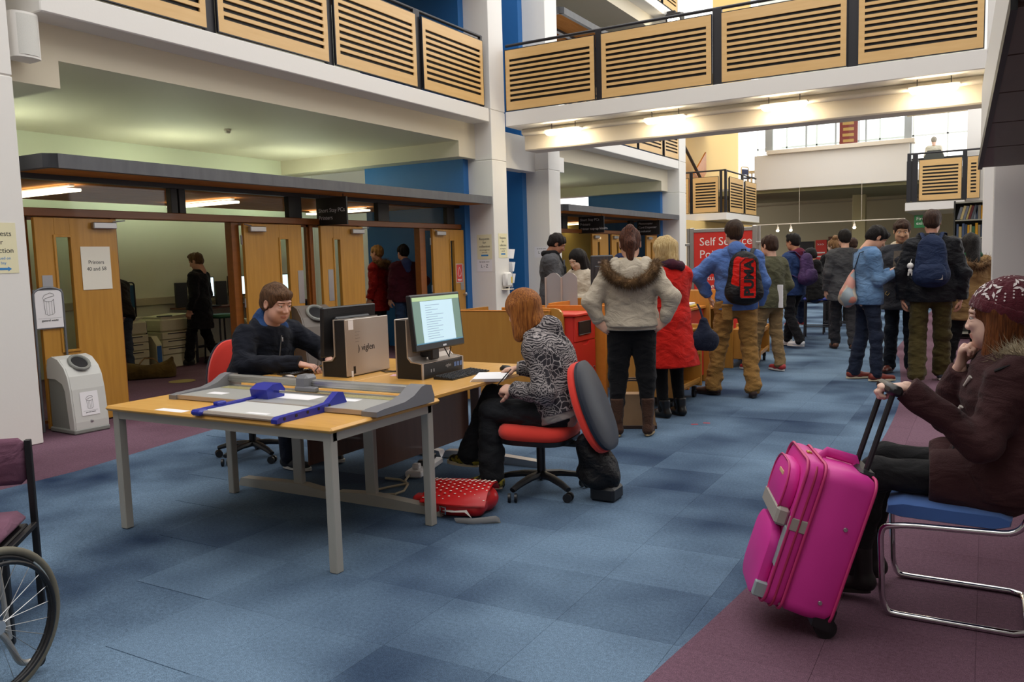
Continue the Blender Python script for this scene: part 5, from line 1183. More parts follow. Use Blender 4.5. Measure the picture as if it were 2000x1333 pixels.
def figure(label, loc, rz, J, head=(0, 0, 0), vox=.010, skinc='#d9a58b', fem=False, hs=1., hands=None, scale=1., eyes='#4a3a30', brow='#4a3525', hvox=None):
    """root Empty + continuous body mesh; clothing is added by the caller"""
    root = thing('person', label, 'person', loc, rz); root.scale = (scale,)*3
    sk = skin(skinc[1:], skinc); hv = hvox or max(.0045, vox*.6)
    R = head_rot(*head); hf, Wd = head_parts(J['H'], R, hv, fem, hs)
    # trunk and limbs (mostly under the clothes), blended with the neck in the same field
    pts = [J[k] for k in J]; lo, hi = bounds(pts, .16); tf = Field(lo, hi, max(vox*1.25, .012))
    torso_prims(tf, J, -.012)
    tf.cone(J['N']-V3(0, 0, .03), J['H']+R @ V3(0, -.02, -.07)*hs, .05, .046, .03)
    for s in 'RL': arm_prims(tf, J, s, -.010); leg_prims(tf, J, s, -.010)
    parts = [hf.mesh(), tf.mesh()]
    for s in 'RL':
        hd = (hands or {}).get(s)
        if hd is None:
            d = nrm(J['w'+s]-J['e'+s]); hd = dict(d=d, n=V3(-1 if s == 'R' else 1, .2, 0), curl=.55)
        if hd == 'none': continue
        hd = dict(hd); sgn = hd.pop('side', None)
        n_ = np.asarray(hd.pop('n'), float); d_ = np.asarray(hd.pop('d'), float)
        if sgn is None: sgn = -1 if s == 'R' else 1     # cross(d,n): thumb forward for hanging arms
        parts.append(hand_parts(J['w'+s], d_, n_, sgn, vox=hd.pop('vox', max(.0042, vox*.5)), s=(.93 if fem else 1.)*hd.pop('s', 1.), **hd))
    for s in (-1, 1):
        b = MB().sph(Wd(s*.031, .0835, .008), .0098*hs, 6); parts.append((*mbq(b), 1)); b = MB().sph(Wd(s*.031, .0885, .0070), (.0062*hs,)*3, 5); parts.append((*mbq(b), 2))
    lipm = mat('lips_'+skinc[1:], tuple(a*b for a, b in zip(lin(skinc)[:3], (.84, .62, .62))), .45); browm = mat('brow_'+brow[1:], brow, .8)
    inv = R.T
    def mf(cn, mi):
        q = ((cn-J['H']) @ R)/hs; x, y, z = q[:, 0], q[:, 1], q[:, 2]
        lip = (np.abs(x) < .023-.3*np.abs(z+.0615)) & (y > .078) & (z < -.0535) & (z > -.0725); mi = np.where((mi == 0) & lip, 3, mi)
        bz = z-.027-.10*np.abs(x)*(np.abs(x) < .03); br = (np.abs(x) > .012) & (np.abs(x) < .047) & (y > .06) & (np.abs(bz) < .0032); return np.where((mi == 0) & br, 4, mi)
    sdf_ob(root, 'body', parts, [sk, EYEW, mat('iris_'+eyes[1:], eyes, .2), lipm, browm], None, mf)
    root['_'] = 0; del root['_']
    return root, R, Wd
def garment(root, name, mt, pts, vox, build, wr=.0, freq=28, seed=1, m=.2, label=None, aniso=(1, 1, 1)):
    lo, hi = bounds(pts, m); f = Field(lo, hi, vox); build(f)
    if wr: 
        f.noise(wr*1.0, freq, seed, aniso); f.noise(wr*.55, freq*2.1, seed+9, aniso)
    for c in getattr(f, 'cuts', []): f.cut(*c)
    for c in getattr(f, 'near', []): f.cut_near(*c)
    return sdf_ob(root, name, [f.mesh()], mt, label)
def hair(root, c, R, hs, mt, style, vox=.006, seed=3, name='hair'):
    Wd = lambda *p: c+R @ (V3(*p)*hs)
    f = Field(c-.36*hs, c+.20*hs, vox); E = lambda p, r, k=.015, neg=False: f.ell(Wd(*p), np.array(r)*hs, k, R, neg)
    C_ = lambda a, b, ra, rb, k=.02: f.cone(Wd(*a), Wd(*b), ra*hs, rb*hs, k)
    am, fq = .0035, 95
    if style in ('short', 'crop', 'fringe', 'quiff'):
        t = {'short': .014, 'crop': .008, 'fringe': .014, 'quiff': .012}[style]
        E((0, -.014, .038), (.074+t, .094+t, .082+t)); E((0, -.05, -.01), (.066+t*.5, .055+t, .062)); 
        if style == 'quiff': E((0, .045, .105), (.055, .055, .028), .03)
        if style == 'fringe': E((0, .065, .075), (.064, .035, .035), .02)
        E((0, .105, -.035), (.095, .088, .100 if style != 'fringe' else .088), .012, True); f.cut(Wd(0, -.06, -.072), R @ V3(0, .25, -1)); 
        for s in (-1, 1): E((s*.085, .005, -.008), (.022, .028, .036), .008, True)
    elif style == 'bob':
        E((0, -.014, .038), (.09, .108, .098)); C_((.062, .0, .03), (.068, .03, -.13), .045, .035, .03); C_((-.062, .0, .03), (-.068, .03, -.13), .045, .035, .03); C_((0, -.055, .02), (0, -.06, -.13), .075, .06, .04); E((.03, .06, .075), (.06, .045, .04), .02)
        E((0, .125, -.06), (.052, .085, .125), .012, True); E((0, .0, -.15), (.04, .06, .12), .02, True); f.cut(Wd(0, 0, -.155), R @ V3(0, -.35, -1)); am, fq = .004, 60
    elif style == 'pony':
        E((0, -.014, .038), (.084, .104, .093)); E((0, -.045, -.01), (.07, .062, .06)); E((0, .105, -.035), (.095, .09, .1), .012, True); f.cut(Wd(0, -.06, -.085), R @ V3(0, .3, -1))
        E((0, -.115, .10), (.03, .025, .03)); C_((0, -.125, .095), (0, -.15, .0), .034, .04, .02); C_((0, -.15, .0), (.0, -.135, -.15), .04, .022, .02)
        for s in (-1, 1): E((s*.085, .005, -.008), (.02, .026, .034), .008, True)
        am, fq = .004, 60
    elif style == 'bun':
        E((0, -.014, .038), (.086, .106, .095)); E((0, -.045, -.01), (.07, .062, .06)); E((0, .105, -.035), (.095, .09, .1), .012, True); f.cut(Wd(0, -.06, -.085), R @ V3(0, .3, -1)); E((0, -.06, .14), (.062, .06, .045), .02); am = .006
    elif style == 'long':
        E((0, -.014, .038), (.088, .106, .096)); C_((.06, -.01, .03), (.075, .02, -.2), .045, .04, .03); C_((-.06, -.01, .03), (-.075, .02, -.2), .045, .04, .03); C_((0, -.06, .0), (0, -.07, -.22), .075, .07, .04)
        E((0, .12, -.07), (.055, .085, .14), .012, True); am, fq = .004, 60
    elif style == 'curly':
        E((0, -.014, .045), (.09, .11, .105)); E((0, -.05, -.01), (.07, .06, .06)); E((0, .105, -.035), (.095, .09, .1), .012, True); f.cut(Wd(0, -.06, -.07), R @ V3(0, .25, -1)); am, fq = .008, 110
    f.noise(am*hs, fq, seed, (1, 1, .35) if style not in ('curly', 'crop') else (1, 1, 1))
    return sdf_ob(root, name, [f.mesh()], mt)
def fur_strip(root, name, mt, path, r, n, L, seed=5, thick=.0022, gravity=.2):
    """fur trim: a padded core with several hundred tapered tufts, one mesh"""
    rg = np.random.default_rng(seed); P = np.array(path, float); m = MB(); m.tube(P, r*.75, 8)
    seg = np.linalg.norm(np.diff(P, axis=0), axis=1); cum = np.concatenate([[0], np.cumsum(seg)])
    V, Fc = [], []
    for i in range(n):
        s = rg.uniform(0, cum[-1]); j = min(np.searchsorted(cum, s, 'right')-1, len(seg)-1); t = (s-cum[j])/seg[j]; c = P[j]+(P[j+1]-P[j])*t; tg = nrm(P[j+1]-P[j])
        d = rg.normal(size=3); d = nrm(d-tg*np.dot(d, tg)*.6); b = c+d*r*.6; tip = b+(d+rg.normal(size=3)*.35-V3(0, 0, gravity))*L*rg.uniform(.6, 1.2); u = nrm(np.cross(d, rg.normal(size=3)))*thick*rg.uniform(.7, 1.6); w = np.cross(nrm(d), u); k = len(V)
        V += [b+u, b-u*.5+w*.8, b-u*.5-w*.8, tip]; Fc += [(k, k+1, k+3), (k+1, k+2, k+3), (k+2, k, k+3)]
    m.add(V, Fc); return part(root, name, m, mt, 'all')
# ================================================================ clothing helpers
SOLEW = mat('sole_white', '#d9d6cf', .6); SOLED = mat('sole_dark', '#1d1a18', .6); SOLEC = mat('sole_cream', '#d8c9a8', .6)
def vals(J, *ks): return [J[k] for k in (ks or J)]
def trousers(root, J, mt, vox, e=.010, flare=.012, wr=.004, zc=.045, seat=True, name='trousers', thigh=1., seed=2, cutz=None):
    def b(f):
        for s in 'RL': leg_prims(f, J, s, e, flare=flare, thigh=thigh)
        f.cone(J['hL'], J['hR'], .078+e, .078+e, .05); up = nrm(J['W']-J['P']); f.cone(J['P'], J['P']+up*.08, .135+e, .13+e, .05, np.cross(up, nrm(J['sR']-J['sL'])), 1.35)
        f.cuts = [((0, 0, zc), (0, 0, -1))] if cutz is None else cutz
        if cutz is None: f.cuts.append((J['P']+up*.03, up))
    return garment(root, name, mt, vals(J, 'P', 'W', 'hL', 'hR', 'kL', 'kR', 'aL', 'aR'), vox, b, wr, 30, seed, .17, aniso=(.7, .7, 1.5))
def jacket(root, J, mt, vox, e=.02, drop=.10, wr=.005, name='jacket', sleeve=None, hood=None, collar=.0, wide=1., hemw=1.06, belly=0., arms='RL', cuts=None, neck=.02, seed=4, freq=30, flare=0., depth=1., se=None, cuff=True):
    sl = e*.75 if sleeve is None else sleeve
    def b(f):
        torso_prims(f, J, e, drop, wide, .045, hemw, belly, depth); up = nrm(J['N']-J['P'])
        if flare: f.cone(J['P'], J['P']-up*drop, (.165+e)*wide, (.165+e)*wide+flare, .04, nrm(np.cross(up, nrm(J['sR']-J['sL']))), 1.25)
        for s in arms: arm_prims(f, J, s, sl, cuff=cuff)
        if collar: f.cone(J['N']-up*.03, J['N']+up*collar, .075, .07, .03)
        f.cuts = [(J['P']-up*drop, -up), (J['N']+up*(neck+collar), up)]
        if cuff: f.near = [(J['w'+s], J['w'+s]-J['e'+s], .075) for s in arms]
        if cuts: f.cuts += cuts
    g = garment(root, name, mt, vals(J, 'P', 'W', 'C', 'N', 'sL', 'sR', 'eL', 'eR', 'wL', 'wR')+[J['P']-V3(0, 0, drop)], vox, b, wr, freq, seed, .17+e+flare)
    if hood is not None:
        hm, hsz = hood; sd = nrm(J['sR']-J['sL']); up = nrm(J['N']-J['P']); fw = nrm(np.cross(up, sd)); N = J['N']
        lo, hi = bounds([N], .3*hsz); f = Field(lo, hi, vox)
        f.cone(N-up*.01-sd*.085+fw*.03, N+up*.015-fw*.075, .045*hsz, .055*hsz, .04); f.cone(N-up*.01+sd*.085+fw*.03, N+up*.015-fw*.075, .045*hsz, .055*hsz, .04); f.cone(N-fw*.09+up*.0, N-fw*.115-up*.10*hsz, .07*hsz, .05*hsz, .05)
        f.ell(N+up*.09+fw*.03, (.075, .085, .09), .03, None, True); f.noise(.004, 40, 8)
        sdf_ob(g, 'hood', [f.mesh()], hm)
    return g
def shoes(root, J, mt, sole, yR=0., yL=0., **kw):
    for s, y in (('R', yR), ('L', yL)): shoe(root, J['a'+s], y, mt, sole, **kw)
def world_pose(loc, **kw): return {k: V3(*v)-V3(*loc) for k, v in kw.items()}
def pack(label, loc, rz, mt, mt2, w, h, d, z0, yb, vox=.008, pocket=True, tilt=0., name='backpack', x0=0.):
    """worn on the back of a figure at loc,rz: back panel at local y=yb, bottom z0"""
    t = thing(name, label, 'backpack', loc, rz); f = Field(V3(x0-w/2-.05, yb-d-.06, z0-.06), V3(x0+w/2+.05, yb+.06, z0+h+.1), vox)
    f.cone(V3(x0, yb-d*.5, z0+w*.42), V3(x0, yb-d*.42, z0+h-w*.36), w*.5, w*.40, .02, (0, 1, 0), w/d); f.cone(V3(x0-w*.25, yb-d*.5, z0+.09), V3(x0+w*.25, yb-d*.5, z0+.09), .09, .09, .05); f.noise(.003, 30, 5)
    part_ = sdf_ob(t, 'bag', [f.mesh()], mt)
    if pocket:
        f = Field(V3(x0-w/2, yb-d-.09, z0-.02), V3(x0+w/2, yb-d*.3, z0+h*.55), vox); f.cone(V3(x0-w*.2, yb-d*.86, z0+.10), V3(x0+w*.2, yb-d*.86, z0+.10), .085, .085, .03, (0, 1, 0), 1.5); f.cone(V3(x0-w*.2, yb-d*.86, z0+.17), V3(x0+w*.2, yb-d*.86, z0+.17), .06, .06, .03, (0, 1, 0), 1.3); sdf_ob(t, 'pocket', [f.mesh()], mt2)
    for s in (-1, 1):
        part(t, 'strap', MB().tube([(x0+s*.07, yb-.03, z0+h-.04), (x0+s*.10, yb+.04, z0+h+.035), (x0+s*.125, yb+.15, z0+h+.03), (x0+s*.14, yb+.225, z0+h-.08), (x0+s*.15, yb+.22, z0+h-.22), (x0+s*.175, yb+.10, z0+h*.35), (x0+s*.15, yb-.03, z0+.1)], .022, 8, flat=.35), mt2, 60)
    part(t, 'top_loop', MB().tube([(x0-.03, yb-.05, z0+h-.02), (x0-.02, yb-.05, z0+h+.03), (x0+.02, yb-.05, z0+h+.03), (x0+.03, yb-.05, z0+h-.02)], .008, 6), mt2, 60)
    return t
# ---------------------------------------------------------------- 1. man in navy at the desk
NAVY = cloth('navy_fleece', '#11141d', '#161a26'); DENIMB = cloth('hood_denim', '#24406e', '#2e4d80'); BLKC = cloth('black', '#131315', '#19191c')
L0 = (-4.78, 4.45, 0)
J = world_pose(L0, P=(-4.86, 4.45, .56), W=(-4.82, 4.45, .70), C=(-4.74, 4.45, .86), N=(-4.645, 4.445, 1.045), H=(-4.56, 4.43, 1.205), sR=(-4.70, 4.235, .965), sL=(-4.645, 4.665, .975), eR=(-4.60, 4.125, .785), eL=(-4.44, 4.80, .80),
               wR=(-4.185, 4.26, .785), wL=(-4.18, 4.55, .785), hR=(-4.86, 4.35, .52), hL=(-4.86, 4.55, .52), kR=(-4.42, 4.32, .53), kL=(-4.40, 4.58, .53), aR=(-4.38, 4.30, .10), aL=(-4.33, 4.60, .10))
r, R, Wd = figure('man in a navy zip jacket typing at the desk, short brown hair', L0, 0, J, (-pi/2-.12, .26, 0), .0075, '#dba995', hs=1.17, hands=dict(R=dict(d=(.9, .28, -.12), n=(0, 0, -1), curl=.45, side=1, spread=.09, thumb=.2, vox=.0036), L=dict(d=(.9, -.35, -.12), n=(0, 0, -1), curl=.45, side=-1, spread=.09, thumb=.2, vox=.0036)), brow='#5b4232', hvox=.0042)
hair(r, J['H'], R, 1.17, hairm('brown', '#4a3222', '#7a5a40'), 'fringe', .0045)
jk = jacket(r, J, NAVY, .0075, .036, .05, .006, wide=1.13, belly=1, sleeve=.026, hood=(DENIMB, 1.12), depth=1.12)
part(jk, 'zip', MB().tube([J['C']+V3(.165, -.02, -.16), J['C']+V3(.185, -.02, -.02), J['N']+V3(.125, -.02, -.075)], .004, 6), STEEL); part(jk, 'zip_pull', MB().rbox(-.003, .003, -.006, .006, -.03, 0, .001, None, J['N']+V3(.13, -.02, -.09)), STEEL)
trousers(r, J, cloth('jeans_dark', '#1a2030'), .011, .016, .01, 0, cutz=[])
shoes(r, J, mat('trainer_dark', '#25282d', .6), SOLEW, -pi/2, -pi/2)
# ---------------------------------------------------------------- 2. woman in the patterned hoodie
def animal_print():
    m, nt, b = nodes_of('animal_print', .9); N = nt.nodes.new; L = nt.links.new; tc = N('ShaderNodeTexCoord')
    nz = N('ShaderNodeTexNoise'); nz.inputs['Scale'].default_value = 9; nz.inputs['Detail'].default_value = 2; L(tc.outputs['Object'], nz.inputs[0])
    vm = N('ShaderNodeVectorMath'); vm.operation = 'SCALE'; vm.inputs['Scale'].default_value = .09; L(nz.outputs['Color'], vm.inputs[0]); va = N('ShaderNodeVectorMath'); va.operation = 'ADD'; L(tc.outputs['Object'], va.inputs[0]); L(vm.outputs[0], va.inputs[1])
    v1 = N('ShaderNodeTexVoronoi'); v1.feature = 'DISTANCE_TO_EDGE'; v1.inputs['Scale'].default_value = 24; L(va.outputs[0], v1.inputs['Vector'])
    wv = N('ShaderNodeTexWave'); wv.inputs['Scale'].default_value = 21; wv.inputs['Distortion'].default_value = 7; wv.inputs['Detail'].default_value = 1.5; wv.inputs['Detail Scale'].default_value = 1.4; wv.bands_direction = 'Z'; L(va.outputs[0], wv.inputs['Vector'])
    v2 = N('ShaderNodeTexVoronoi'); v2.feature = 'DISTANCE_TO_EDGE'; v2.inputs['Scale'].default_value = 75; L(tc.outputs['Object'], v2.inputs['Vector'])
    sel = N('ShaderNodeTexNoise'); sel.inputs['Scale'].default_value = 8.5; sel.inputs['Detail'].default_value = 0; L(tc.outputs['Object'], sel.inputs[0])
    def cmp(src, th): n = N('ShaderNodeMath'); n.operation = 'GREATER_THAN'; L(src, n.inputs[0]); n.inputs[1].default_value = th; return n.outputs[0]
    def mixf(f, a, b_): n = N('ShaderNodeMix'); n.data_type = 'FLOAT'; L(f, n.inputs[0]); L(a, n.inputs[2]); L(b_, n.inputs[3]); return n.outputs[0]
    a1 = cmp(v1.outputs[0], .055); a2 = cmp(wv.outputs['Fac'], .52); a3 = cmp(v2.outputs[0], .10)
    s1 = cmp(sel.outputs['Fac'], .50); s2 = cmp(sel.outputs['Fac'], .60)
    f = mixf(s2, mixf(s1, a2, a3), a1)
    mx = N('ShaderNodeMix'); mx.data_type = 'RGBA'; L(f, mx.inputs[0]); mx.inputs[6].default_value = lin('#9c9493'); mx.inputs[7].default_value = lin('#28242a'); L(mx.outputs[2], b.inputs['Base Color']); return m
APR = animal_print(); GREYJ = cloth('grey_jersey', '#8f8783', '#9d9590')
L0 = (-2.3, 4.55, 0)
J = world_pose(L0, P=(-2.285, 4.55, .555), W=(-2.29, 4.55, .69), C=(-2.335, 4.55, .845), N=(-2.43, 4.55, 1.015), H=(-2.54, 4.56, 1.15), sL=(-2.365, 4.385, .935), sR=(-2.405, 4.715, .935), eL=(-2.275, 4.315, .68), eR=(-2.42, 4.80, .75), wL=(-2.515, 4.375, .675), wR=(-2.66, 4.70, .765),
               hL=(-2.31, 4.46, .525), hR=(-2.31, 4.64, .525), kL=(-2.735, 4.44, .515), kR=(-2.77, 4.55, .60), aL=(-2.715, 4.40, .115), aR=(-2.94, 4.50, .215))
r, R, Wd = figure('woman with a copper bob in a black and grey animal print hoodie, writing', L0, 0, J, (pi/2-.22, .40, 0), .0075, '#e0b29c', True, 1.04, hands=dict(L=dict(d=(-.95, .1, .05), n=(0, .6, -.8), curl=1.1, side=1, thumb=.7, vox=.0036), R=dict(d=(-.9, -.3, -.1), n=(0, 0, -1), curl=.6, side=1, vox=.0045)), hvox=.005)
hair(r, J['H'], R, 1.09, hairm('copper', '#7c4520', '#c07a3a'), 'bob', .0045)
hd_ = jacket(r, J, APR, .007, .026, .03, .005, 'hoodie', hood=(APR, .95), sleeve=.018, hemw=1.05)
def b(f):
    up = nrm(J['N']-J['P']); torso_prims(f, J, .024, .07, 1., .045, 1.03); f.cuts = [(J['P']-up*.01, up), (J['P']-up*.075, -up)]
garment(hd_, 'waistband', GREYJ, vals(J, 'P', 'W')+[J['P']-V3(0, 0, .1)], .008, b, .002, 40, 3, .24)
for s in 'LR':
    d = nrm(J['w'+s]-J['e'+s]); part(hd_, 'cuff', MB().tube([J['w'+s]-d*.05, J['w'+s]-d*.01, J['w'+s]+d*.015], [.047, .046, .041], 14), GREYJ, 60)
trousers(r, J, cloth('black_denim', '#1e2023', '#26282c'), .008, .012, .030, .005, cutz=[])
SHOEP = mat('patterned_shoe', '#20211c', .6, var=(30, '#9c8f2e', (1, 1, 1), .05))
shoe(r, J['aL'], pi/2+.25, SHOEP, SOLEC, .26); shoe(r, J['aR'], pi/2-.1, SHOEP, SOLEC, .26)
pn = single('pen', 'dark pen in the hand of the woman in the animal print hoodie', 'pen', MB().tube([(-2.635, 4.37, .70), (-2.56, 4.42, .80)], .004, 6), BLK)
# coat hanging off the chair
L1 = (-2.03, 4.56, 0)
f = Field(V3(-.2, -.25, .0), V3(.2, .25, .55), .009)
f.cone(V3(-.06, -.08, .36), V3(-.02, -.04, .16), .06, .10, .05); f.cone(V3(-.05, .08, .36), V3(.0, .05, .2), .055, .09, .05); f.cone(V3(.02, -.02, .2), V3(.05, .0, .09), .08, .07, .05); f.noise(.014, 26, 12)
ct_ = thing('draped_coat', 'black coat and bag hanging from the red chair of the woman in print', 'coat', L1); sdf_ob(ct_, 'fabric', [f.mesh()], cloth('black_nylon', '#141416', '#1d1d20', 60, .4, 0, .5)); part(ct_, 'bag_base', MB().rbox(-.04, .12, -.08, .08, .0, .09, .015), BLK)
# polka dot bag on the floor
REDV = mat('red_oilcloth', '#c01f22', .3)
pb = thing('satchel', 'red satchel with white polka dots on the carpet by the desk leg', 'bag', (-2.69, 4.0, 0), .25)
f = Field(V3(-.25, -.2, -.01), V3(.25, .2, .22), .007); f.cone(V3(-.12, .02, .07), V3(.12, .02, .07), .10, .10, .04, (0, 0, 1), 1.2); f.cone(V3(-.13, -.1, .05), V3(.13, -.1, .05), .055, .055, .05); f.cut((0, 0, .004), (0, 0, -1)); f.noise(.004, 24, 4)
vb, qb = f.mesh(); body_ = sdf_ob(pb, 'body', [(vb, qb)], REDV)
fl = MB(); rows = []
for i, (y, z) in enumerate(((.13, .10), (.10, .155), (.02, .168), (-.08, .14), (-.14, .10), (-.165, .085))):
    rows.append([(x, y+.012*math.sin(9*x+i), z+.006*math.sin(7*x+2*i)) for x in np.linspace(-.2, .2, 9)])
n_ = 9; vv = [p for rw in rows for p in rw]; vv += [(p[0], p[1], p[2]-.006) for p in vv]; o_ = 54
fl.add(vv, [(i*n_+j, i*n_+j+1, (i+1)*n_+j+1, (i+1)*n_+j) for i in range(5) for j in range(8)]+[(o_+i*n_+j, o_+(i+1)*n_+j, o_+(i+1)*n_+j+1, o_+i*n_+j+1) for i in range(5) for j in range(8)]); flap = part(pb, 'flap', fl, REDV, 60)
dots = MB(); WDOT = mat('dot_white', '#efe9dc', .4)
def bump_z(x, y): # flap surface height
    ys = [.13, .10, .02, -.08, -.14, -.165][::-1]; zs = [.10, .155, .168, .14, .10, .085][::-1]; return float(np.interp(y, ys, zs))+.0065
for i in range(13):
    for j in range(8):
        x = -.185+.031*i; y = .10-.034*j+(.017 if i % 2 else 0)
        if abs(x) < .2: dots.sph((x, y, bump_z(x, y)-.0018), (.0075, .0075, .0018), 4)
part(flap, 'dots', dots, WDOT, 60)['kind'] = 'stuff'
part(pb, 'strap', MB().tube([(-.05, -.15, .04), (.02, -.2, .05), (.10, -.21, .06), (.13, -.2, .02), (.05, -.24, .012), (.16, -.26, .02), (.28, -.22, .03), (.3, -.2, .015), (.2, -.23, .01)], .018, 8, flat=.2), mat('strap_grey', '#a7a39e', .6), 60)
part(pb, 'buckle', MB().tube([(-.07, -.17, .03), (-.03, -.19, .03), (-.03, -.19, .07), (-.07, -.17, .07)], .005, 6, closed=True), CHROME); part(pb, 'side_tab', MB().rbox(-.30, -.18, -.03, .05, .02, .08, .012), REDV)
# ---------------------------------------------------------------- 3. woman in the knitted hat
COAT = cloth('brown_wool', '#3a2224', '#432a2b', 200, .3); LEG = cloth('black_legging', '#1b1b1d', '#232325')
L0 = (.05, 3.77, 0)
J = world_pose(L0, P=(.085, 3.77, .60), W=(.095, 3.77, .74), C=(.10, 3.77, .89), N=(.10, 3.775, 1.045), H=(.045, 3.785, 1.19), sL=(.10, 3.605, .975), sR=(.075, 3.945, .975), eL=(-.0, 3.50, .74), eR=(-.12, 3.90, .765), wL=(-.255, 3.462, .945), wR=(-.085, 3.80, .985),
               hL=(.06, 3.68, .55), hR=(.06, 3.86, .55), kL=(-.38, 3.65, .555), kR=(-.36, 3.87, .575), aL=(-.455, 3.66, .12), aR=(-.43, 3.86, .12))
r, R, Wd = figure('seated woman in a burgundy knitted hat and brown duffel coat, chin on fist', L0, 0, J, (pi/2-.02, .04, 0), .0075, '#e3bba8', True, 1.05, hands=dict(L=dict(d=(-.97, -.02, .02), n=(-.1, .0, -1), curl=1.35, side=-1, thumb=.8, vox=.0034, spread=.02), R=dict(d=(.12, -.12, .95), n=(.9, -.2, -.2), curl=1.45, side=1, thumb=.6, vox=.0034, spread=.02)), hvox=.004, brow='#8a5a3a')
HRM = hairm('auburn', '#5a3018', '#8a5028')
hair(r, J['H'], R, 1.04, HRM, 'long', .005)
jk = jacket(r, J, COAT, .0075, .042, .10, .006, 'coat', wide=1.05, sleeve=.019, hemw=1.12, depth=1.12)
part(jk, 'placket', MB().tube([J['N']+V3(-.09, -.05, -.03), J['C']+V3(-.17, -.07, -.06), J['W']+V3(-.185, -.06, -.02), J['P']+V3(-.19, -.05, .0)], .016, 8, flat=.3), BLKC, 60)
for k, (dz, dx) in enumerate(((.06, -.155), (-.06, -.185))): part(jk, 'toggle', MB().tube([J['C']+V3(dx-.012, -.085, dz-.02), J['C']+V3(dx+.012, -.10, dz+.02)], [.004, .009], 8), mat('horn_toggle', '#c9c4bb', .3), 60)
part(jk, 'shoulder_flap', MB().tube([J['sL']+V3(-.06, -.045, .035), J['sL']+V3(-.02, -.055, .06), J['sL']+V3(.05, -.03, .065)], .022, 8, flat=.35), BLKC, 60)
lo_, hi_ = bounds([J['hL'], J['kL'], J['hR'], J['kR']], .2)
f = Field(lo_, hi_, .009)     # coat skirt over the lap
for s in 'LR': f.cone(J['h'+s], J['h'+s]+(J['k'+s]-J['h'+s])*.45, .125, .115, .05)
f.cone(J['hL'], J['hR'], .13, .13, .05); f.noise(.005, 26, 6); kdir = nrm(J['kL']-J['hL']); f.cut(J['hL']+(J['kL']-J['hL'])*.55, kdir); sdf_ob(jk, 'skirt', [f.mesh()], COAT)
FURC = mat('fur_cream', '#c8b89a', .9, var=(14, '#6b5b48', (1, 1, 1), .2))
fur_strip(jk, 'fur_trim', FURC, [J['N']+V3(-.04, -.11, -.02), J['N']+V3(.04, -.14, .015), J['N']+V3(.12, -.12, .035), J['N']+V3(.17, -.04, .045), J['N']+V3(.17, .05, .045), J['N']+V3(.10, .12, .03)], .055, 6500, .05, 5, .0011, .1)
part(jk, 'hood', MB().sph(J['N']+V3(.14, 0, -.02), (.09, .13, .1), 10), COAT, 60)
trousers(r, J, LEG, .008, .0, .0, .003, cutz=[], name='leggings')
shoe(r, J['aL'], pi/2, mat('boot_black', '#141414', .5), SOLED, .25, .10); shoe(r, J['aR'], pi/2, MATS['boot_black'], SOLED, .25, .10)
# hat
BURG = mat('burgundy_knit', '#5c1626', .95, bump=(160, .5, (1, 1, 1)), sheen=.2); WKN = mat('white_knit', '#e8dedd', .95)
hat = thing('knitted_hat', 'burgundy knitted hat with white snowflakes and a pompom', 'hat', L0)
Hc = J['H']; HR = R @ rotx(-.32)
f = Field(Hc-.24, Hc+.24, .005); f.ell(Hc+R @ V3(0, -.035, .055), (.107, .135, .112), .02, HR); f.noise(.0016, 260, 3, (1, 1, .2)); f.cut(Hc+R @ V3(0, .03, .035), R @ V3(0, .42, -1)); sdf_ob(hat, 'crown', [f.mesh()], BURG)
f = Field(Hc-.24, Hc+.24, .005); f.ell(Hc+R @ V3(0, -.035, .052), (.113, .141, .117), .02, HR); f.cut(Hc+R @ V3(0, .03, .028), R @ V3(0, .42, -1)); f.cut(Hc+R @ V3(0, .03, .078), R @ V3(0, -.42, 1)); f.noise(.002, 330, 4, (1, 1, .15)); f.cut(Hc+R @ V3(0, .03, .026), R @ V3(0, .42, -1)); sdf_ob(hat, 'ribbed_band', [f.mesh()], BURG)
pc_ = Hc+R @ V3(0, -.165, .125); 
f = Field(pc_-.08, pc_+.08, .005); f.ell(pc_, .042); f.noise(.008, 180, 9); sdf_ob(hat, 'pompom', [f.mesh()], BURG)
EC = Hc+R @ V3(0, -.035, .055); ER = np.array((.107, .135, .112))+.0015
def on_hat(az, el):   # az from face (+y) towards the -x (near) side
    d = V3(-math.sin(az)*math.cos(el), math.cos(az)*math.cos(el), math.sin(el)); p = d*ER/1.0; p = ER*d; nn = nrm(d/ER); return EC+HR @ p, HR @ nn
def patch(m, az, el, du, dv, rot=0.):
    p, n = on_hat(az, el); u = nrm(np.cross(n, HR @ V3(0, 0, 1))); v = np.cross(n, u) ; c, s = math.cos(rot), math.sin(rot); a = u*c+v*s; b_ = -u*s+v*c
    m.add([p+a*du+n*.0008, p+b_*dv+n*.0016, p-a*du+n*.0008, p-b_*dv+n*.0016], [(0, 1, 2, 3)])
for (az, el, sc) in ((1.25, .72, 1.), (2.25, .55, 1.), (.45, .95, .9), (-1.3, .7, 1.)):
    m = MB()
    for k in range(8):
        a = 2*pi*k/8+.2; rr = .024*sc; p0 = rr/.115
        patch(m, az+math.cos(a)*p0/math.cos(el), el+math.sin(a)*p0, .0155*sc, .006*sc, -a+pi if False else -a)
    part(hat, 'snowflake', m, WKN)
m = MB(); rg = np.random.default_rng(2)
for el in (.22, .33, .44, 1.08, 1.2):
    nn = 26 if el < 1 else 14
    for k in range(nn): patch(m, 2*pi*k/nn+el*7, el, .0042, .0042)
part(hat, 'dots', m, WKN)['kind'] = 'stuff'
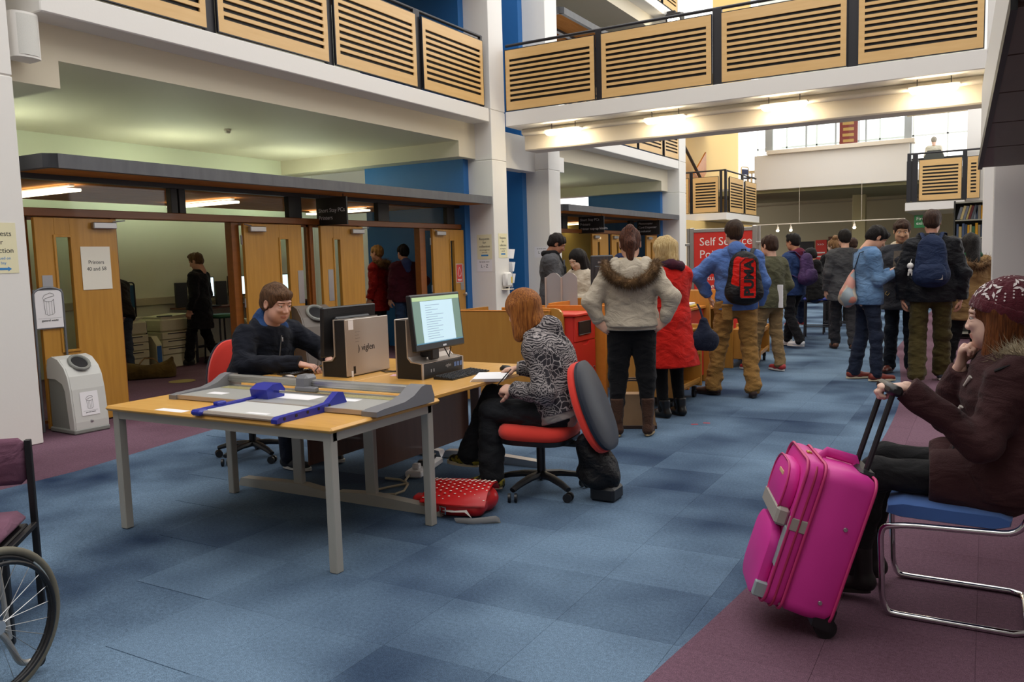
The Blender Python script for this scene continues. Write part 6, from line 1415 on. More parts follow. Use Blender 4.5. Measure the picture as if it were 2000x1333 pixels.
# ================================================================ standing people
# 4. woman in the pale jacket seen from behind
J = stand(1.69, eR=(.315, -.10, 1.15), eL=(-.32, -.10, 1.12), wR=(.27, -.075, .955), wL=(-.27, -.075, .945), aR=(.125, -.02, .10), aL=(-.13, -.04, .10), kR=(.115, .02, .50), kL=(-.115, .02, .50), hR=(.09, 0, .9), hL=(-.09, 0, .9))
L0 = (-2.515, 6.33, 0); RZ = .385
r, R, Wd = figure('woman in a pale stone jacket with fur hood and ponytail, hands on hips', L0, RZ, J, (0, .05, 0), .009, '#dcae98', True, 1.06, hands=dict(R=dict(d=(-.75, -.05, -.55), n=(0, 1, 0), curl=.5, side=-1), L=dict(d=(.75, -.05, -.55), n=(0, 1, 0), curl=.5, side=1)))
hair(r, J['H'], R, 1.08, hairm('chestnut', '#3d221a', '#6e4230'), 'pony', .006)
STONE = cloth('stone_fleece', '#c3b8a6', '#b3a897', 120, .25)
jk = jacket(r, J, STONE, .009, .040, .0, .007, wide=1.08, sleeve=.024, hemw=1.1, collar=.03, depth=1.1, freq=24, cuff=False)
f = Field(J['N']+V3(-.26, -.24, -.26), J['N']+V3(.26, .16, .12), .008); N_ = J['N']
f.cone(N_+V3(-.12, .02, .01), N_+V3(0, -.10, -.07), .055, .075, .05); f.cone(N_+V3(.12, .02, .01), N_+V3(0, -.10, -.07), .055, .075, .05); f.cone(N_+V3(0, -.08, -.02), N_+V3(0, -.125, -.12), .08, .07, .05); f.ell(N_+V3(0, .02, .08), (.085, .1, .09), .03, None, True); f.noise(.004, 30, 3)
hdo = sdf_ob(jk, 'hood', [f.mesh()], STONE)
FURB = mat('fur_brown', '#8a6a45', .9, var=(16, '#4e3824', (1, 1, 1), .2))
fur_strip(jk, 'fur_trim', FURB, [N_+V3(-.205, -.03, .02), N_+V3(-.185, -.12, -.05), N_+V3(-.11, -.185, -.12), N_+V3(0, -.205, -.15), N_+V3(.11, -.185, -.12), N_+V3(.185, -.12, -.05), N_+V3(.205, -.03, .02)], .040, 5200, .042, 8, .0014, .35)
part(jk, 'scarf', MB().tube([N_+V3(.085*math.cos(a), .075*math.sin(a)-.01, .025) for a in np.linspace(0, 2*pi, 16, endpoint=False)], .03, 8, closed=True), cloth('cream_scarf', '#cdb690'), 60)
f = Field(J['P']+V3(-.3, -.25, -.2), J['P']+V3(.3, .25, .08), .009); torso_prims(f, J, .036, .06, 1.06, .04, 1.05); f.cut(J['P']-V3(0, 0, -.01), (0, 0, 1)); f.cut(J['P']-V3(0, 0, .035), (0, 0, -1)); sdf_ob(jk, 'hem_band', [f.mesh()], STONE)
trousers(r, J, cloth('black_jeans', '#121214', '#17171a'), .009, .020, -.020, .003, thigh=1.08)
UGG = cloth('brown_suede', '#3f2a20', '#4a3328', 90, .4)
shoe(r, J['aR'], -.15, UGG, mat('sole_tan', '#b39a72', .7), .27, .19); shoe(r, J['aL'], .25, UGG, MATS['sole_tan'], .27, .19)
hb = thing('handbag', 'beige leather handbag on the carpet between the brown boots', 'bag', (-2.63, 6.62, 0), .38)
part(hb, 'body', MB().prism([(-.2, 0), (.2, 0), (.17, .3), (-.17, .3)], -.07, .07, 'y'), mat('beige_leather', '#ad8a66', .5, var=(6, '#9c7a58')))
for s in (-1, 1): part(hb, 'handle', MB().tube(fillet([(-.09, s*.06, .28), (-.08, s*.06, .42), (.08, s*.06, .42), (.09, s*.06, .28)], .06), .008, 8), mat('dark_leather', '#3a2a22', .5), 60)
part(hb, 'base_trim', MB().rbox(-.205, .205, -.075, .075, 0, .03, .004), MATS['dark_leather'])
# 5. woman in the red coat
J = stand(1.62, eR=(.20, .06, 1.06), eL=(-.20, .06, 1.06), wR=(.15, .26, 1.02), wL=(-.15, .26, 1.02), H=(0, .05, 1.515))
L0 = (-2.50, 7.22, 0); RZ = 1.05
r, R, Wd = figure('blonde woman in a flared red coat beside the oak trolley', L0, RZ, J, (.1, .25, 0), .010, '#e3bca6', True, 1.0, hands=dict(R='none', L='none'))
hair(r, J['H'], R, 1.05, hairm('blonde', '#b8935a', '#e6cf9a'), 'bob', .006)
REDC = cloth('red_wool', '#b3160f', '#c21d13', 150, .25)
jk = jacket(r, J, REDC, .010, .032, .40, .005, 'coat', flare=.12, collar=.02, sleeve=.018)
part(jk, 'scarf', MB().tube([J['N']+V3((.085)*math.cos(a), .085*math.sin(a)-.01, .03+.012*math.sin(2*a)) for a in np.linspace(0, 2*pi, 18, endpoint=False)], [.045+.008*math.sin(5*a) for a in np.linspace(0, 2*pi, 18, endpoint=False)], 10, closed=True), cloth('dark_scarf', '#191c2c', '#55222e'), 60)
part(jk, 'pocket_flap', MB().rbox(-.07, .07, -.008, .008, -.05, 0, .006, rotz(-1.3), J['P']+V3(-.185, .06, -.02)), REDC)
trousers(r, J, cloth('black_tights', '#141416'), .010, .004, .002, .001)
shoe(r, J['aR'], -.1, mat('black_leather', '#121213', .3), SOLED, .26, .06); shoe(r, J['aL'], .2, MATS['black_leather'], SOLED, .26, .06)
bg_ = thing('shoulder_bag', 'navy shoulder bag hanging behind the red coat', 'bag', (-2.24, 7.40, 0), .9); f = Field(V3(-.2, -.12, .55), V3(.2, .12, 1.0), .010); f.cone(V3(-.08, 0, .68), V3(.08, 0, .68), .09, .09, .04, (0, 1, 0), 1.6); f.cone(V3(0, 0, .72), V3(0, 0, .86), .10, .05, .04, (0, 1, 0), 1.6); f.noise(.006, 24, 3); sdf_ob(bg_, 'body', [f.mesh()], cloth('navy_canvas', '#1a2033')); part(bg_, 'strap', MB().tube([(0, 0, .88), (.0, .05, .98), (.0, .09, 1.02)], .012, 6, flat=.4), MATS['cloth_navy_canvas'])
# 6. man with the red backpack
J = stand(1.80, sR=(.185, -.012, 1.43), sL=(-.185, -.012, 1.43), eL=(-.40, .02, 1.26), wL=(-.27, .12, 1.045), eR=(.27, -.02, 1.17), wR=(.24, .10, .95), aL=(-.23, .05, .10), kL=(-.175, .08, .51), aR=(.155, -.12, .10), kR=(.13, .0, .51), H=(-.02, .02, 1.68))
L0 = (-2.23, 8.52, 0); RZ = .33
r, R, Wd = figure('man in a blue hoodie and khaki cargo trousers with a red backpack', L0, RZ, J, (.25, .05, 0), .011, '#d6a890', False, 1.06, hands=dict(L=dict(d=(.25, .3, -.8), n=(.9, 0, .2), curl=.5, side=1), R='none'))
hair(r, J['H'], R, 1.06, hairm('darkbrown', '#2a1c15', '#45301f'), 'short', .007)
BLH = cloth('blue_hoodie', '#4a66a0', '#5675b0', 150, .2)
jk = jacket(r, J, BLH, .010, .034, .075, .007, 'hoodie', hood=(BLH, 1.15), sleeve=.024, wide=1.06, hemw=1.0)
KH = cloth('khaki_cargo', '#9a7440', '#876434', 120, .3)
tr_ = trousers(r, J, KH, .009, .024, .016, .008, thigh=1.1)
for (p, q) in ((J['hL']+V3(.0, -.14, -.06), 0), (J['kL']+(J['hL']-J['kL'])*.25+V3(-.105, -.02, 0), 1)): part(tr_, 'pocket', MB().rbox(-.055, .055, -.015, .015, -.09, .07, .012, rotz(-1.2 if q else .1), p), KH); part(tr_, 'pocket_flap', MB().rbox(-.06, .06, -.02, .02, .05, .08, .008, rotz(-1.2 if q else .1), p), KH)
shoe(r, J['aL'], 1.0, mat('brown_shoe', '#3f2c22', .5), SOLED, .29); shoe(r, J['aR'], -.1, MATS['brown_shoe'], SOLED, .29)
RBP = cloth('red_nylon', '#c3160f', '#cf1d14', 60, .2, 0, .5); BBP = cloth('black_nylon2', '#18181a', '#202022', 60, .2, 0, .5)
bp = pack('red and black backpack lettered PUMA on the man in the blue hoodie', L0, RZ, BBP, BBP, .36, .50, .19, .985, -.125, .008, False, x0=.06)
f = Field(V3(-.2, -.4, 1.1), V3(.35, -.1, 1.56), .008); f.cone(V3(.06, -.235, 1.17), V3(.06, -.215, 1.36), .148, .125, .02, (0, 1, 0), 1.75); f.cut((0, 0, 1.10), (-.35, 0, -1)); sdf_ob(bp, 'red_panel', [f.mesh()], RBP)
part(bp, 'front_pocket', MB().prism([(.02, 1.03), (.155, 1.03), (.165, 1.06), (.165, 1.38), (.14, 1.42), (.06, 1.42), (.015, 1.38), (.01, 1.05)], -.345, -.30, 'y'), RBP, 30); part(bp, 'pocket_piping', MB().tube([(x, -.346, z) for x, z in ((.02, 1.03), (.155, 1.03), (.167, 1.06), (.167, 1.38), (.14, 1.425), (.06, 1.425), (.012, 1.38), (.008, 1.05))], .005, 6, closed=True), BBP)
text(bp, 'PUMA', .122, BLK, (.137, -.3475, 1.055), frame((0, 0, 1), (-1, 0, 0)), name='logo', bold=.006, sx=1.06, spacing=1.02)
# 7. man with the navy backpack
J = stand(1.87, aL=(-.12, -.16, .10), kL=(-.12, -.02, .53), aR=(.12, .20, .10), kR=(.12, .12, .53), eR=(.30, -.03, 1.20), eL=(-.30, -.03, 1.20), wR=(.29, .02, .92), wL=(-.28, .02, .92))
L0 = (-.52, 10.08, 0); RZ = .05
r, R, Wd = figure('man in a black coat and olive trousers wearing a navy backpack', L0, RZ, J, (0, .1, 0), .012, '#c58f78', False, 1.04, hands=dict(R=dict(d=(-.1, .1, -1), n=(-1, 0, 0), curl=.6), L=dict(d=(.1, .1, -1), n=(1, 0, 0), curl=.6)))
hair(r, J['H'], R, 1.06, hairm('brown2', '#2b1c16', '#4a3226'), 'short', .008)
jacket(r, J, cloth('black_parka', '#15161a', '#1b1c21', 90, .3, 0, .6), .011, .060, .12, .007, wide=1.08, sleeve=.036, collar=.05, hemw=1.03)
trousers(r, J, cloth('olive_chino', '#4a4122', '#3f371c'), .011, .026, .024, .007)
shoe(r, J['aL'], .0, mat('canvas_navy', '#2a3140', .7), SOLEW, .29); shoe(r, J['aR'], -.1, MATS['canvas_navy'], SOLEW, .29)
NB = cloth('navy_pack', '#1a2540', '#202e4c', 90, .2, 0, .7)
bp = pack('navy rucksack with a white charm on the man in olive trousers', L0, RZ, NB, NB, .34, .52, .20, 1.08, -.15, .009)
part(bp, 'label_patch', MB().box(.04, .11, -.372, -.365, 1.14, 1.19), mat('patch_grey', '#9c958f', .7))
part(bp, 'charm', MB().sph((-.20, -.27, 1.29), .033, 8).sph((-.20, -.27, 1.235), (.022, .02, .03), 8).tube([(-.20, -.27, 1.32), (-.19, -.25, 1.36)], .003, 5).tube([(-.215, -.27, 1.22), (-.218, -.27, 1.185)], .009, 6).tube([(-.185, -.27, 1.22), (-.182, -.27, 1.185)], .009, 6), mat('charm_white', '#dedbd6', .6), 60)
# 8. man in the denim shirt
J = stand(1.76, eR=(.22, .04, 1.14), eL=(-.22, .04, 1.14), wR=(.10, .28, 1.22), wL=(-.08, .28, 1.22), H=(0, .09, 1.60), N=(0, .01, 1.47), aR=(.12, .06, .1), aL=(-.12, -.10, .1), kR=(.11, .06, .5), kL=(-.11, -.02, .5))
L0 = (-1.15, 10.02, 0); RZ = -1.1
r, R, Wd = figure('man in a denim shirt and dark jeans looking at his phone', L0, RZ, J, (0, .6, 0), .012, '#d3a085', False, 1.04, hands=dict(R=dict(d=(-.3, .7, .35), n=(-.6, -.2, .7), curl=.9, side=-1), L=dict(d=(.3, .7, .35), n=(.6, -.2, .7), curl=.9, side=1)))
hair(r, J['H'], R, 1.06, hairm('black', '#0f0d0d', '#211c1b'), 'fringe', .008)
DEN = cloth('denim_shirt', '#55759a', '#6f90b4', 150, .25)
jk = jacket(r, J, DEN, .011, .034, .09, .005, 'shirt', sleeve=.016, collar=.02); JND = cloth('dark_jeans', '#1d2434', '#242c3f')
trousers(r, J, JND, .011, .010, .02, .006, thigh=.94)
OXB = mat('oxblood_leather', '#7c3024', .4)
shoe(r, J['aR'], .05, OXB, SOLEC, .30); shoe(r, J['aL'], .05, OXB, SOLEC, .30)
ph = thing('smartphone', 'dark smartphone held by the man in the denim shirt', 'phone', L0, RZ); part(ph, 'case', MB().rbox(-.036, .036, -.005, .005, -.07, .07, .004, rotx(-.9), (0, .40, 1.31)), BLK); part(ph, 'screen', MB().box(-.031, .031, -.0062, -.0052, -.062, .062, rotx(-.9), (0, .40, 1.31)), mat('phone_glow', '#8fa3b5', .2, emit='#9fb4c6', estr=.4))
db = thing('drawstring_bag', 'union flag print drawstring bag on the back of the denim shirt', 'bag', L0, RZ)
def flag():
    m, nt, b = nodes_of('flag_print', .8); N = nt.nodes.new; L = nt.links.new; tc = N('ShaderNodeTexCoord'); v = N('ShaderNodeTexVoronoi'); v.inputs['Scale'].default_value = 9; v.distance = 'MANHATTAN'; L(tc.outputs['Object'], v.inputs['Vector']); r_ = N('ShaderNodeValToRGB'); cr = r_.color_ramp; cr.interpolation = 'CONSTANT'
    for i, (p, c) in enumerate(((0, '#c08a7c'), (.3, '#b9aa96'), (.55, '#8e9aa0'), (.8, '#c4806f'))):
        e = cr.elements[i] if i < 2 else cr.elements.new(p); e.position = p; e.color = lin(c)
    L(v.outputs['Color'], r_.inputs[0]); L(r_.outputs[0], b.inputs['Base Color']); return m
FLAG = flag(); f = Field(V3(-.22, -.42, .80), V3(.22, -.05, 1.35), .009); f.cone(V3(-.08, -.22, .94), V3(.08, -.22, .94), .085, .085, .05, (0, 1, 0), 1.1); f.cone(V3(0, -.22, .98), V3(0, -.16, 1.24), .13, .025, .04, (0, 1, 0), 1.5); f.noise(.006, 28, 7); sdf_ob(db, 'sack', [f.mesh()], FLAG)
for s in (-1, 1): part(db, 'cord', MB().tube([(s*.03, -.16, 1.26), (s*.10, -.13, 1.44), (s*.12, .0, 1.49)], .006, 6), mat('cord_dark', '#2c3440', .8), 60)
# 9. man in the grey parka facing us
J = stand(1.80, eR=(.26, .02, 1.17), eL=(-.26, .02, 1.17), wR=(-.02, .20, 1.16), wL=(.04, .22, 1.20), H=(.0, .05, 1.675), aR=(.12, .02, .1), aL=(-.12, .02, .1))
L0 = (-.86, 10.75, 0); RZ = pi-.12
r, R, Wd = figure('man in a charcoal parka with folded arms, facing the camera', L0, RZ, J, (.25, .25, 0), .011, '#cf9f7c', False, 1.08, hands=dict(R='none', L=dict(d=(.9, .05, -.1), n=(0, -1, 0), curl=.4, side=1)), hvox=.006)
hair(r, J['H'], R, 1.08, hairm('brownblack', '#2a1a12', '#4a2f20'), 'fringe', .008)
jk = jacket(r, J, cloth('charcoal_parka', '#34353a', '#3d3e43', 120, .25), .011, .046, .22, .007, 'parka', wide=1.04, sleeve=.032, hemw=1.08, cuff=False)
part(jk, 'inner_hood', MB().tube([J['N']+V3(.11*math.cos(a), .10*math.sin(a)-.02, .015+.02*math.sin(-a)) for a in np.linspace(-.6, pi+.6, 14)][::-1], .032, 8), cloth('cream_sherpa', '#cfc4ae', '#bcb09a', 60, .6), 60)
part(jk, 'jumper', MB().prism([(-.07, 1.16), (.07, 1.16), (.06, 1.45), (-.06, 1.45)], .12, .165, 'y'), cloth('taupe_knit', '#6f655b'))
part(jk, 'toggle_cord', MB().tube([(.13, .155, .98), (.15, .16, .95), (.12, .165, .93), (.10, .16, .96)], .004, 6), mat('cord_tan', '#b59a5c', .7), 60)
trousers(r, J, cloth('ink_jeans', '#151a24'), .011, .014, .016, .005)
shoe(r, J['aR'], -.2, mat('brown_leather', '#5a2a20', .35), SOLED, .28); shoe(r, J['aL'], .2, MATS['brown_leather'], SOLED, .28)
# a generic dresser for the people farther off
def simple(label, loc, rz, H, jm, tm, hm, hstyle, sk_='#d3a68f', vox=.014, fem=False, headr=(0, .1, 0), e=.035, drop=.1, flare=0., shm=None, sole=SOLED, hood=None, collar=.02, pose=None, tw=.014, hands=None, jn='jacket', hs=1.04, legs=True, belly=0.):
    J = stand(H, **(pose or {})); r, R, Wd = figure(label, loc, rz, J, headr, vox, sk_, fem, hs, hands=hands)
    if hstyle: hair(r, J['H'], R, hs*1.02, hm, hstyle, vox*.65)
    g_ = jacket(r, J, jm, vox*.9, e, drop, .006, jn, flare=flare, hood=hood, collar=collar, sleeve=e*.65)
    if legs: trousers(r, J, tm, vox*.9, tw, .014, .006)
    if shm: shoe(r, J['aR'], -.1, shm, sole, .28, vox=vox*.8); shoe(r, J['aL'], .1, shm, sole, .28, vox=vox*.8)
    return r, J, R, g_
HBLK = MATS['hair_black']; HBR = MATS['hair_brown2']
# 10. person in a grey coat walking away
simple('person in a grey coat walking away beside the blue topped stools', (-1.82, 13.05, 0), .35, 1.76, cloth('grey_coat', '#3c3d40', '#46474a'), cloth('grey_trouser', '#2a2a2e'), HBLK, 'short', flare=.04, drop=.22, shm=mat('tan_shoe', '#5c3a28', .5), pose=dict(aR=(.08, -.22, .12), kR=(.09, -.02, .48), aL=(-.09, .16, .1), kL=(-.09, .12, .5)))
# 11. seated person in black on the nearer stool
L0 = (-2.48, 14.72, 0)
J = stand(1.74); dz = -.20
for k in ('P', 'W', 'C', 'N', 'H', 'sR', 'sL', 'eR', 'eL', 'wR', 'wL', 'hR', 'hL'): J[k] = J[k]+V3(0, 0, dz)
for k in ('C', 'N', 'H', 'sR', 'sL'): J[k] = J[k]+V3(0, .12, -.03)
for s, q in (('R', 1), ('L', -1)): J['k'+s] = V3(q*.12, .40, .70); J['a'+s] = V3(q*.12, .36, .28); J['e'+s] = V3(q*.25, .16, .95); J['w'+s] = V3(q*.12, .38, .92)
r, R, Wd = figure('person in black with a peaked cap sitting on the nearer blue stool', L0, 1.2, J, (0, .3, 0), .014, '#b98c72', hands=None)
jacket(r, J, BLKC, .012, .05, .10, .007, hood=(BLKC, 1.1), sleeve=.03); trousers(r, J, cloth('blue_jeans', '#22304c'), .013, .014, .012, .004, cutz=[]); f = Field(J['H']-.2, J['H']+.2, .008); f.ell(J['H']+R @ V3(0, -.01, .05), (.092, .112, .085), .02, R); f.cone(J['H']+R @ V3(-.04, .10, .05), J['H']+R @ V3(.04, .10, .05), .035, .035, .03, R @ V3(0, 0, 1), 3.); f.cut(J['H']+R @ V3(0, 0, .02), R @ V3(0, 0, -1)); sdf_ob(r, 'cap', [f.mesh()], cloth('cap_grey', '#26282b'))
hair(r, J['H'], R, 1.02, HBLK, 'short', .009)
RSH = mat('red_shoe', '#a02a2c', .5); shoe(r, J['aR'], 0, RSH, SOLEW, .27); shoe(r, J['aL'], 0, RSH, SOLEW, .27)
# 12. man with the purple rucksack
NVJ = cloth('navy_jumper', '#22355e', '#293f6c'); L0 = (-2.58, 13.25, 0)
r, J, R, g_ = simple('man in a navy jumper with a purple rucksack and white trainers', L0, 1.15, 1.73, NVJ, cloth('black_trouser', '#141519'), HBLK, 'quiff', '#b07f62', .012, headr=(0, .15, 0), hood=(cloth('maroon_hood', '#5a1f33', '#692740'), 1.1), shm=mat('white_trainer', '#cfd0d2', .5), sole=SOLEW, pose=dict(aR=(.10, .17, .1), kR=(.10, .12, .5), aL=(-.10, -.18, .12), kL=(-.10, .0, .49)), drop=.13)
PUR = cloth('purple_pack', '#3c2b4e', '#4a3560', 80, .2, 0, .7); pack('purple rucksack worn by the man in white trainers', L0, 1.15, PUR, PUR, .32, .46, .19, .98, -.14, .011)
# 13. person in an olive jacket behind the red backpack
r, J, R, g_ = simple('person in an olive jacket and chinos with red shoes carrying papers', (-2.31, 10.42, 0), 1.0, 1.66, cloth('olive_jacket', '#4b4a36', '#555440'), cloth('sand_chino', '#8c7350', '#7c6545'), HBR, 'short', vox=.012, shm=RSH, sole=SOLEW, pose=dict(aR=(.11, -.06, .1), kR=(.1, 0, .48), aL=(-.1, .20, .1), kL=(-.1, .12, .48), eR=(.24, -.06, 1.07), wR=(.20, .10, .86)), hands=dict(R=dict(d=(-.2, .5, -.8), n=(-1, 0, 0), curl=.9), L='none'))
pg = thing('paper_bundle', 'bundle of printed papers held by the person in olive', 'paper', (-2.22, 10.36, .80), 1.0); part(pg, 'sheet', MB().rbox(-.008, .008, -.1, .16, 0, .28, .002), PAPERW); part(pg, 'cover', MB().rbox(.008, .014, -.1, .16, 0, .28, .002), mat('printed_cover', '#5c5a58', .6, var=(40, '#c9c6c0')))
# 14. man in the grey overcoat
OVC = cloth('grey_overcoat', '#4b4b4e', '#545458', 200, .25); L0 = (-4.78, 9.36, 0)
r, J, R, g_ = simple('man in a grey overcoat with a black scarf, reading at the counter', L0, -1.15, 1.80, OVC, BLKC, hairm('black3', '#141010', '#2a2120'), 'short', '#a9745a', .012, headr=(0, .5, 0), drop=.35, flare=.03, e=.05, pose=dict(eR=(.23, .08, 1.14), wR=(.10, .30, 1.05), eL=(-.23, .08, 1.14), wL=(-.10, .30, 1.05), H=(0, .07, 1.655)), jn='overcoat')
part(g_, 'scarf', MB().tube([J['N']+V3(.085*math.cos(a), .08*math.sin(a), .035) for a in np.linspace(0, 2*pi, 16, endpoint=False)], .042, 10, closed=True).tube([J['N']+V3(.03, .10, .02), J['C']+V3(.03, .17, .02), J['C']+V3(.03, .165, -.15)], .04, 8, flat=.4), BLKC, 60)
for s in (-1, 1): part(g_, 'lapel', MB().prism([(s*.02, 1.12), (s*.10, 1.38), (s*.06, 1.46), (s*.0, 1.25)][::s], .150, .165, 'y'), OVC)
# 15. woman with long black hair beside him
simple('woman with long black hair and a cream top beside the grey overcoat', (-4.27, 9.12, 0), 2.8, 1.57, cloth('cream_top', '#cfc3b0', '#bfb29e'), BLKC, HBLK, 'long', '#e0bda6', .012, True, (0, .45, .0), e=.02, pose=dict(eR=(.2, .06, 1.0), wR=(.10, .28, .98), eL=(-.2, .06, 1.0), wL=(-.08, .28, .98), H=(0, .05, 1.45)))
# 16. dark haired person half hidden behind the pale jacket
simple('dark haired person in navy half hidden behind the ponytail', (-3.72, 9.30, 0), -.9, 1.72, cloth('navy_top', '#232c4c'), BLKC, HBR, 'short', '#d6a890', .013, headr=(0, .15, 0), hood=(cloth('navy_top', '#232c4c'), 1.))
# 17. woman in the tan coat
r, J, R, g_ = simple('dark haired woman in a tan fur hooded coat beside the navy rucksack', (-.16, 11.1, 0), .5, 1.60, cloth('tan_coat', '#9a7a50', '#8a6c45'), BLKC, HBLK, 'long', '#e0bda6', .013, True, (-.2, .2, 0), drop=.25, shm=mat('pink_shoe', '#e0405a', .5), sole=SOLEW, pose=dict(aL=(-.22, .05, .1), kL=(-.15, .05, .47)))
part(g_, 'green_scarf', MB().tube([J['N']+V3(.08*math.cos(a), .075*math.sin(a), .035) for a in np.linspace(0, 2*pi, 14, endpoint=False)], .04, 8, closed=True), cloth('green_scarf', '#1c4a2e'), 60)
fur_strip(g_, 'fur_trim', FURB, [J['N']+V3(-.16, .0, -.01), J['N']+V3(-.12, -.12, -.06), J['N']+V3(0, -.17, -.09), J['N']+V3(.12, -.12, -.06), J['N']+V3(.16, .0, -.01)], .045, 700, .05, 3, .004)
# 18. far queue
simple('woman with a light brown bun in a dark coat, in the far queue', (-2.48, 16.4, 0), .7, 1.66, BLKC, BLKC, hairm('lightbrown', '#7d5a3a', '#a87f54'), 'bun', '#e0bda6', .016, True, (.4, .1, 0), drop=.2, hood=(cloth('navy_collar', '#23283c'), 1.1))
simple('dark haired person just behind the woman with the bun', (-2.25, 17.2, 0), .2, 1.68, cloth('plum_coat', '#2a1f26'), BLKC, HBR, 'short', '#c99f86', .018)
bw = simple('person in a black beanie at the far counter', (-4.75, 19.5, 0), -1.2, 1.66, BLKC, BLKC, None, None, '#cfa58e', .016); f = Field(bw[1]['H']-.18, bw[1]['H']+.2, .009); f.ell(bw[1]['H']+V3(0, -.01, .045), (.092, .112, .10), .02); f.cut(bw[1]['H']+V3(0, 0, .03), (0, .3, -1)); sdf_ob(bw[0], 'beanie', [f.mesh()], BLKC)
# 19, 20. two men by the second opening
r, J, R, g_ = simple('blond man in a red parka by the printer room doorway', (-8.95, 11.05, 0), 1.75, 1.77, cloth('red_parka', '#8e1510', '#a01b14', 60, .3, 0, .6), BLKC, hairm('sandy', '#8a6232', '#c39a5a'), 'short', '#d3a084', .012, headr=(0, .05, 0), drop=.28, e=.045, collar=.03)
fur_strip(g_, 'fur_trim', FURC if False else mat('fur_sand', '#a5814f', .9, var=(14, '#5e4424', (1, 1, 1), .2)), [J['N']+V3(-.16, .02, .0), J['N']+V3(-.13, -.10, -.01), J['N']+V3(0, -.17, -.02), J['N']+V3(.13, -.10, -.01), J['N']+V3(.16, .02, .0)], .06, 1500, .06, 4, .0035)
MAR = cloth('maroon_hoodie', '#431722', '#4e1c29')
r, J, R, g_ = simple('dark haired man in a maroon hoodie behind the red parka', (-8.35, 10.98, 0), 1.1, 1.76, MAR, cloth('mid_jeans', '#2d4260', '#354c6d'), HBLK, 'short', '#d0a086', .012, headr=(.1, .1, 0), hood=(cloth('denim_lining', '#3d4c78'), 1.1), drop=.12, e=.04, pose=dict(eR=(.34, -.10, 1.16), wR=(.24, .06, .98)))
part(g_, 'bag_strap', MB().tube([(.13, -.06, 1.44), (.20, -.15, 1.25), (.26, -.12, 1.0)], .016, 6, flat=.4), BLKC)
# 21, 22. in the printer room
simple('man in a long black coat standing at the printers', (-10.5, 8.62, 0), 2.0, 1.70, cloth('long_black_coat', '#0f0f12', '#141418'), cloth('black_trs', '#131316'), hairm('midbrown', '#4a3420', '#6e5232'), 'quiff', '#c0917a', .012, headr=(0, .35, 0), drop=.36, flare=.03, collar=.03, shm=mat('dark_trainer', '#1f211b', .6), pose=dict(aR=(.09, -.16, .1), kR=(.1, -.02, .48), aL=(-.1, .18, .1), kL=(-.1, .12, .49)))
simple('person in dark jeans leaning over the printer, half behind the left door', (-10.25, 7.05, 0), 1.3, 1.66, cloth('dark_top', '#17130f', '#201a14'), cloth('faded_jeans', '#2b3440', '#3b4654'), HBLK, 'short', '#b98c72', .013, headr=(0, .6, 0), hood=None, pose=dict(C=(0, .14, 1.2), N=(0, .26, 1.33), H=(0, .40, 1.44), sR=(.17, .22, 1.27), sL=(-.17, .22, 1.27), eR=(.22, .30, 1.0), eL=(-.22, .30, 1.0), wR=(.18, .5, .92), wL=(-.18, .5, .92), W=(0, .05, 1.05)))
gb = thing('canvas_bag', 'slumped olive canvas bag on the printer room carpet', 'bag', (-9.95, 7.25, 0), .9); f = Field(V3(-.4, -.2, -.01), V3(.4, .2, .36), .010); f.cone(V3(-.24, 0, .09), V3(.24, 0, .09), .12, .12, .05, (0, 1, 0), 1.); f.cone(V3(.2, 0, .1), V3(.3, 0, .26), .08, .02, .06); f.cone(V3(-.24, 0, .1), V3(-.3, 0, .2), .08, .03, .06); f.ell(V3(0, 0, .24), (.17, .06, .07), .04, None, True); f.noise(.012, 20, 3); f.cut((0, 0, .003), (0, 0, -1)); sdf_ob(gb, 'sack', [f.mesh()], cloth('olive_canvas', '#4a3a1c', '#6b5526')); part(gb, 'handle', MB().tube([(-.12, .06, .2), (-.05, .1, .27), (.06, .1, .26), (.12, .06, .2)], .01, 6), mat('tan_webbing', '#8a6a3a', .7), 60)
# 23. person upstairs, seen from behind
L0 = (-1.63, 31.6, 3.8); J = stand(1.74)
for k in ('P', 'W', 'C', 'N', 'H', 'sR', 'sL', 'eR', 'eL', 'wR', 'wL', 'hR', 'hL'): J[k] = J[k]+V3(0, .05, -.38)
for s, q in (('R', 1), ('L', -1)): J['k'+s] = V3(q*.12, .44, .52); J['a'+s] = V3(q*.12, .42, .1); J['w'+s] = V3(q*.16, .35, .76)
r, R, Wd = figure('white haired person in a pale shirt seated upstairs, seen from behind', L0, .1, J, (0, .3, 0), .02, '#d8b09a'); hair(r, J['H'], R, 1.02, hairm('grey', '#8a8378', '#aaa396'), 'short', .012); jacket(r, J, cloth('pale_shirt', '#c9c4b4'), .016, .03, .05, .005, 'shirt'); trousers(r, J, BLKC, .018, .012, .01, 0, cutz=[]); shoes(r, J, MATS['black_leather'], SOLED)
oc = thing('desk_chair', 'dark rounded chair upstairs under the person in the pale shirt', 'chair', L0, .1); part(oc, 'backrest', MB().prism([(-.28, .3), (.28, .3), (.3, .7), (.2, .9), (-.2, .9), (-.3, .7)], -.27, -.22, 'y'), mat('chair_dark', '#3a3d3a', .7)); part(oc, 'seat', MB().rbox(-.26, .26, -.24, .22, .36, .42, .02), MATS['chair_dark']); part(oc, 'pedestal', MB().cyl((0, 0, .02), .03, .34, 10).cyl((0, 0, 0), .25, .03, 16), METAL)
ud = thing('reading_desk', 'dark edged desk upstairs in front of the person in the pale shirt', 'desk', (-1.5, 32.35, 3.8)); part(ud, 'top', MB().rbox(-1.2, 1.2, -.35, .35, .68, .74, .006), BLACK)
for x in (-1.1, 1.1): part(ud, 'leg', MB().rbox(x-.03, x+.03, -.3, .3, 0, .68, .004), METAL)
